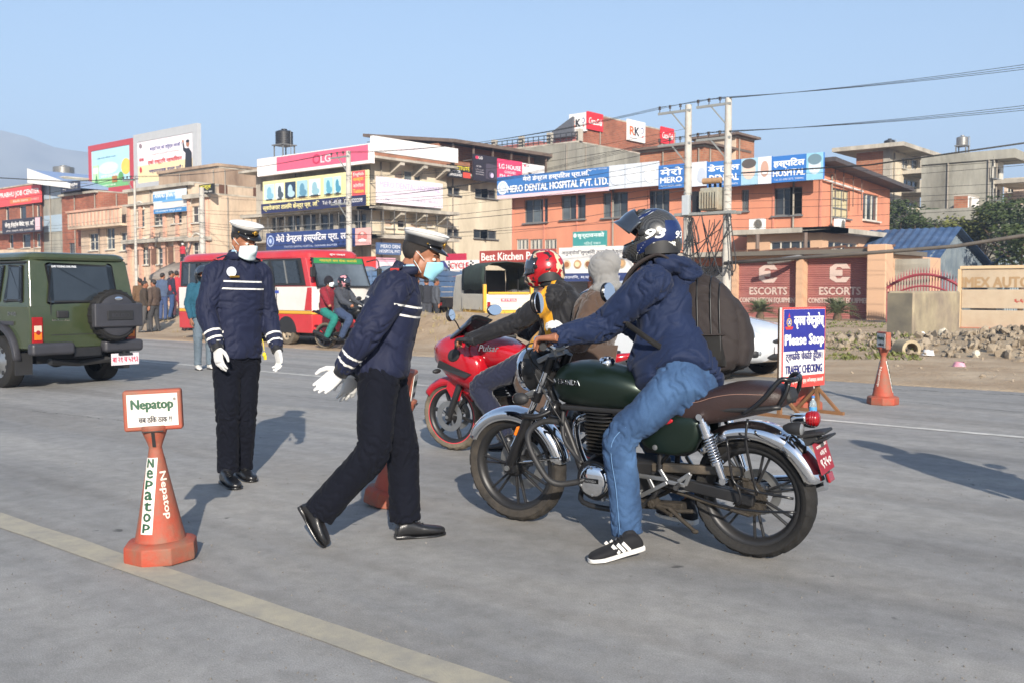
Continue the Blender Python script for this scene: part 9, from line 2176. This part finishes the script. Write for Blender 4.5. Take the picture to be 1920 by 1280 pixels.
tag(qm.build('rubble_mound',mat('rubble_soil','#8f7d66',.95,col2='#a7977f',vs=2.5,mix=(.3,.7),bump=1,bs=9,bd=.06),smooth=180),'heaped earth under the rubble at the right roadside',kind='structure')
n_ = 0
while n_ < 1500:
 x,y = random.uniform(gx[0],gx[-1]),random.uniform(gy[0],gy[-1]); m_ = mound(x,y)
 if random.random() < m_*3+.03: rock(q,(x,y,m_+height(x,y)+.01),random.choice([.03,.04,.05,.06,.08,.12])); n_ += 1
tag(q.build('rubble',M_RUB),'broken brick and stone rubble heaped at the right roadside',kind='stuff')
q = MB()
for k in range(900):
 x,y = random.uniform(-45,4),random.uniform(14.8,34); rock(q,(x,y,height(x,y)+.02),random.choice([.015,.02,.03,.04,.05]))
tag(q.build('gravel',M_RUB),'loose stones scattered over the dirt verge',kind='stuff')
for i,(px,py,s,lb) in enumerate(((1768,640,.22,'largest pale slab on the rubble heap'),(1880,636,.20,'flat white slab near the right end of the rubble'),(1830,655,.16,'pale brick chunk in the middle of the rubble'))):
 p = G(px,py+20); c_ = Vector((p.x,p.y,mound(p.x,p.y)+.08)); q = MB(); rock(q,(0,0,0),s); o = q.build('stone_slab',mat('pale_stone','#c4bba8',.85,var=.15),bevel=.01); o.location = c_; tag(o,lb,'stone','slabs on the rubble heap')
# concrete pipe stub and bags
p = G(1700,668); o = thing('concrete_pipe','broken concrete pipe stub lying beside the rubble','pipe',(p.x,p.y,.16),R(-50)); q = MB(); q.lathe([(.13,-.3),(.19,-.3),(.19,.25),(.13,.25),(.13,-.3)],axis='x',n=20); q.build('pipe_wall',mat('old_pipe','#a5977c',.9,var=.2,vs=6,bump=.5,bs=20),o,smooth=40)
def bag(label,px,py,c,s,rz=0):
 p = G(px,py); q = MB(); n = 14; rings = []
 for j in range(7):
  v = j/6; rings.append([Vector((s*1.3*(1-.3*v)*math.cos(t)*(1+.3*noise.noise(Vector((math.cos(t)*2,math.sin(t)*2,v*3+px)))),s*.8*(1-.35*v)*math.sin(t)*(1+.3*noise.noise(Vector((math.cos(t)*2,math.sin(t)*2,v*3+px+9)))),s*1.0*v*(1+.35*noise.noise(Vector((math.cos(t)*1.7,math.sin(t)*1.7,px)))))) for t in [2*math.pi*k/n for k in range(n)]])
 q.loft(rings); o = q.build('litter_bag',mat('bag_'+c[1:],c,.45,var=.12,vs=9,bump=.6,bs=14),smooth=50); o.location = (p.x,p.y,height(p.x,p.y)+mound(p.x,p.y)); o.rotation_euler = (0,0,rz); tag(o,label,'plastic bag','bags littering the verge')
bag('crumpled yellow plastic bag among the weeds',1614,650,'#d6a52a',.17); bag('small bright blue plastic bag by the yellow one',1592,652,'#3c66b8',.09); bag('pale blue bag beside the standing cone',1680,652,'#7fa0c4',.12); bag('white plastic bag at the foot of the concrete block',1722,655,'#d6d6d8',.14); bag('white scrap of plastic near the pipe stub',1740,672,'#d2cfcc',.10); bag('pink scrap of plastic low on the rubble',1798,690,'#c890a0',.09)
q = MB()
for k in range(230):
 px,py = random.uniform(1555,1720),random.uniform(632,680)
 if random.random() < .35: px,py = random.uniform(1400,1660),random.uniform(606,622)
 p = G(px,py); z = height(p.x,p.y)+mound(p.x,p.y)
 for j in range(9):
  t = random.uniform(0,6.28); l_ = random.uniform(.05,.15); d = Vector((math.cos(t)*.8,math.sin(t)*.8,random.uniform(.4,1.0))).normalized()*l_; w_ = Vector((-math.sin(t),math.cos(t),0))*l_*.18; b_ = Vector((p.x+random.uniform(-.1,.1),p.y+random.uniform(-.1,.1),z)); q.add([b_,b_+d*.5+w_,b_+d,b_+d*.5-w_],[(0,1,2,3)])
tag(q.build('weeds',M_LEAFG),'patchy green weeds along the verge',kind='stuff')
q = MB()
for k in range(420):
 x,y = random.uniform(-46,-11),random.gauss(19.6,1.3); z = height(x,y)
 for j in range(8):
  t = random.uniform(0,6.28); l_ = random.uniform(.06,.2); d = Vector((math.cos(t)*.5,math.sin(t)*.5,random.uniform(.6,1.2))).normalized()*l_; w_ = Vector((-math.sin(t),math.cos(t),0))*.012; b_ = Vector((x+random.uniform(-.15,.15),y+random.uniform(-.15,.15),z-.01)); q.add([b_-w_,b_+w_,b_+d],[(0,1,2)])
tag(q.build('dry_grass',M_DRY),'dry yellow grass tufts on the dirt bank',kind='stuff')
# road grit near the camera
q = MB()
for k in range(700):
 px,py = random.uniform(0,1920),random.uniform(860,1279); p = G(px,py); rock(q,(p.x,p.y,.002),random.uniform(.002,.0055))
tag(q.build('road_grit',mat('grey_grit','#6f6b65',.9,var=.3,vs=20)),'fine grit scattered on the asphalt',kind='stuff')

# ------------------------------------------------------------------ people in the background
CM = {}
def cm(c):
 if c not in CM: CM[c] = cloth_mat('cloth_'+c.lstrip('#'),c,.85,sheen=.05)
 return CM[c]
def stander(label,base,ang,top,bottom,H_=1.68,shoes=None,walk=.0,group=None,lookdn=-.05,arms=.0,headwear=None,z=0.0,hi=False):
 f = Vector((math.cos(ang),math.sin(ang),0)); l = Vector((-math.sin(ang),math.cos(ang),0)); k = H_/1.72; b_ = Vector((base[0],base[1],z))
 def P(x,y,zz): return b_+f*x*k+l*y*k+Vector((0,0,zz*k))
 w = walk
 J = dict(hl=P(0,.09,.90),hr=P(0,-.09,.90),neck=P(.0,0,1.45),head=P(.02,0,1.60),sl=P(0,.18,1.39),sr=P(0,-.18,1.39),el=P(-.03-w*.3+arms,.24,1.10),er=P(-.03+w*.3,-.24,1.10),wl=P(.05-w*.4+arms*2,.22,.86+arms*.5),wr=P(.05+w*.4,-.22,.86),
             kl=P(.03+w*.6,.10,.48),kr=P(.03-w*.4,-.10,.48),al=P(w*.7,.10,.08),ar=P(-w*.9,-.10,.08),heell=P(-.06+w*.7,.10,0),toel=P(.19+w*.7,.12,0),heelr=P(-.06-w*.9,-.10,0),toer=P(.19-w*.9,-.12,0))
 r_,Jl,H = person(label,J,look=f+Vector((0,0,lookdn)),jacket=cm(top),trousers=cm(bottom),shoes=shoes or M_LEATHER,hi=hi,group=group,fold=.01 if not hi else .009,seed=int(abs(base[0])*7) % 50,padj=.03,collar=False,leg=(.095,.075,.06,.062),arm=(.078,.066,.054,.042),hands={'l': HP(Vector((0,0,-1)),f,1),'r': HP(Vector((0,0,-1)),f,-1)} if hi else None,headgear=None,hair=headwear is None,voxel=.012)
 if not hi:
  for s in 'lr': q = MB(); q.sph(Jl['w'+s]-Vector((0,0,.06)),(.035,.028,.08),10,8); q.build('hand',M_SKIN,r_,smooth=180)
 if headwear == 'helmet': helmet(r_,H,helmet_mat('black_helmet','#141416'),visor_up=R(35))
 if headwear == 'white_cap': q = MB(); q.sph((-.01,0,.05),(.11,.09,.085),16,10); q.xf(H); q.build('cap',M_CAPW,r_,smooth=180)
 return r_,Jl,H
# man in a teal jacket behind the standing officer
g = G(382,692)
p_,Jt,Ht = stander('man in teal jacket, grey jeans and helmet behind the standing officer',g,YAW+R(-55),'#1f4f63','#5a6772',1.74,M_SOLEW,hi=True,headwear='helmet')
# crowd by the awnings
for i,(px,py,top,bot,a,h_,lb) in enumerate(((272,624,'#3c332b','#4b4a4a',60,1.62,'person in dark coat nearest the jeep, seen from behind'),(290,622,'#4d4038','#3a3a3c',200,1.66,'person in a brown jacket with a shoulder bag by the bank'),(306,612,'#45536b','#39486a',120,1.7,'person in blue jeans and grey blue top by the awning'),(322,610,'#27283a','#2f4468',80,1.7,'person with a dark backpack and blue jeans by the awning'),(333,610,'#a5323a','#4a3038',150,1.62,'person in a red top beside the rear of the bus'),(346,622,'#7c2c3c','#7c2c3c',100,1.6,'person in maroon clothes half hidden by the bus'),(264,612,'#5c4632','#3c3a38',170,1.64,'person in tan brown jacket at the jeep corner'))):
 g = atZ(px,py,31.5 if py > 615 else 35); stander(lb,(g.x,g.y),R(a),top,bot,h_,group='crowd on the bank by the awnings',z=height(g.x,g.y),walk=random.uniform(0,.18))
for i,(px,py,top,bot,a,lb) in enumerate(((782,602,'#22252b','#8d8d8c',100,'man in a black puffer jacket and pale trousers beside the blue truck'),(800,600,'#2a2c33','#3d4048',140,'man in dark clothes at the tail of the blue truck'),(817,598,'#4a4e56','#2c2e34',60,'man in grey standing behind the blue truck wheel'))):
 g = atZ(px,py,33); stander(lb,(g.x,g.y),R(a),top,bot,1.68,group='men by the blue truck',z=height(g.x,g.y))
# painter on a ladder against the ornate building
lx = onY(343,500,42.6); zz = onY(343,497,42.6).z
stander('worker in red vest and white cap on the ladder',(lx.x,42.6),R(100),'#b02a38','#22232a',1.66,headwear='white_cap',z=zz)
o = thing('ladder','pale aluminium ladder leaning on the ornate building','ladder',(lx.x+.3,42.4,0));
for s in (-.2,.2): q = MB(); q.bar((s,-1.0,0),(s,.9,zz+2.6),.06); q.build('rail',M_ALU,o)
for k in range(16): q = MB(); t = k/16+.03; q.bar((-.2,-1.0+1.9*t,(zz+2.6)*t),(.2,-1.0+1.9*t,(zz+2.6)*t),.035); q.build('rung',M_ALU,o)
# motorcycle with two riders in front of the bus
bike3 = make_sport('black motorcycle carrying two people in front of the bus',M_BLK,M_BLKM,writing=None)
h3 = Vector((.96,.28,0)).normalized(); BK3 = place_front(bike3,G(704,656),h3,0,1.35); B3 = lambda x,y,z: BK3 @ Vector((x,y,z))
def seated(label,x,top,bottom,H_up,headwear,reach,group=None):
 J = dict(hl=B3(x,.10,.88),hr=B3(x,-.10,.88),neck=B3(x+.06,0,1.40),head=B3(x+.09,0,1.55),sl=B3(x+.05,.19,1.34),sr=B3(x+.05,-.19,1.34),el=B3(x+.22,.27,1.12),er=B3(x+.22,-.27,1.12),wl=B3(x+reach,.30,1.0),wr=B3(x+reach,-.30,1.0),kl=B3(x+.40,.25,.70),kr=B3(x+.40,-.25,.70),al=B3(x+.20,.30,.28),ar=B3(x+.20,-.30,.28),heell=B3(x+.12,.30,.20),toel=B3(x+.36,.31,.20),heelr=B3(x+.12,-.30,.20),toer=B3(x+.36,-.31,.20))
 r_,Jl,H = person(label,J,look=h3+Vector((0,0,-.05)),jacket=cm(top),trousers=cm(bottom),shoes=M_LEATHER,hi=False,padj=.04,collar=False,hair=headwear != 'helmet',fold=.012,leg=(.11,.09,.075,.07),arm=(.09,.075,.06,.045),voxel=.012)
 for s in 'lr': q = MB(); q.sph(Jl['w'+s],(.05,.04,.04),10,8); q.build('hand',M_SKIN,r_,smooth=180)
 if headwear == 'helmet': helmet(r_,H,helmet_mat('dark_pink_helmet','#17171a',camo=['#c48a90']),visor_up=R(5))
 else: q = MB(); q.sph((-.02,0,.02),(.118,.10,.125),18,12); q.xf(H); q.build('beanie',cm('#191820'),r_,smooth=180); surgical_mask(r_,H,M_MASKW)
 return r_
seated('rider in grey jacket and striped helmet on the black motorcycle',.42,'#3d4047','#33415c',0,'helmet',.50); seated('pillion rider in red coat and teal trousers on the black motorcycle',.02,'#7c1f2c','#1f6f66',0,'beanie',.30)
# another motorcyclist waiting just outside the right edge, whose shadow falls across the road
bike4 = copy_tree(bike2); bike4['label'] = 'parked motorcycle just beyond the right picture edge'
off = CD(4.75,4.0); bike4.rotation_mode = 'XYZ'; bike4.location = (off.x,off.y,0); bike4.rotation_euler = (0,0,R(180))
stander('bystander in dark jacket just beyond the right picture edge',(CD(3.72,4.75).x,CD(3.72,4.75).y),R(150),'#23262e','#2c2f38',1.78,headwear='helmet')
bpy.data.scenes.remove(WORK)
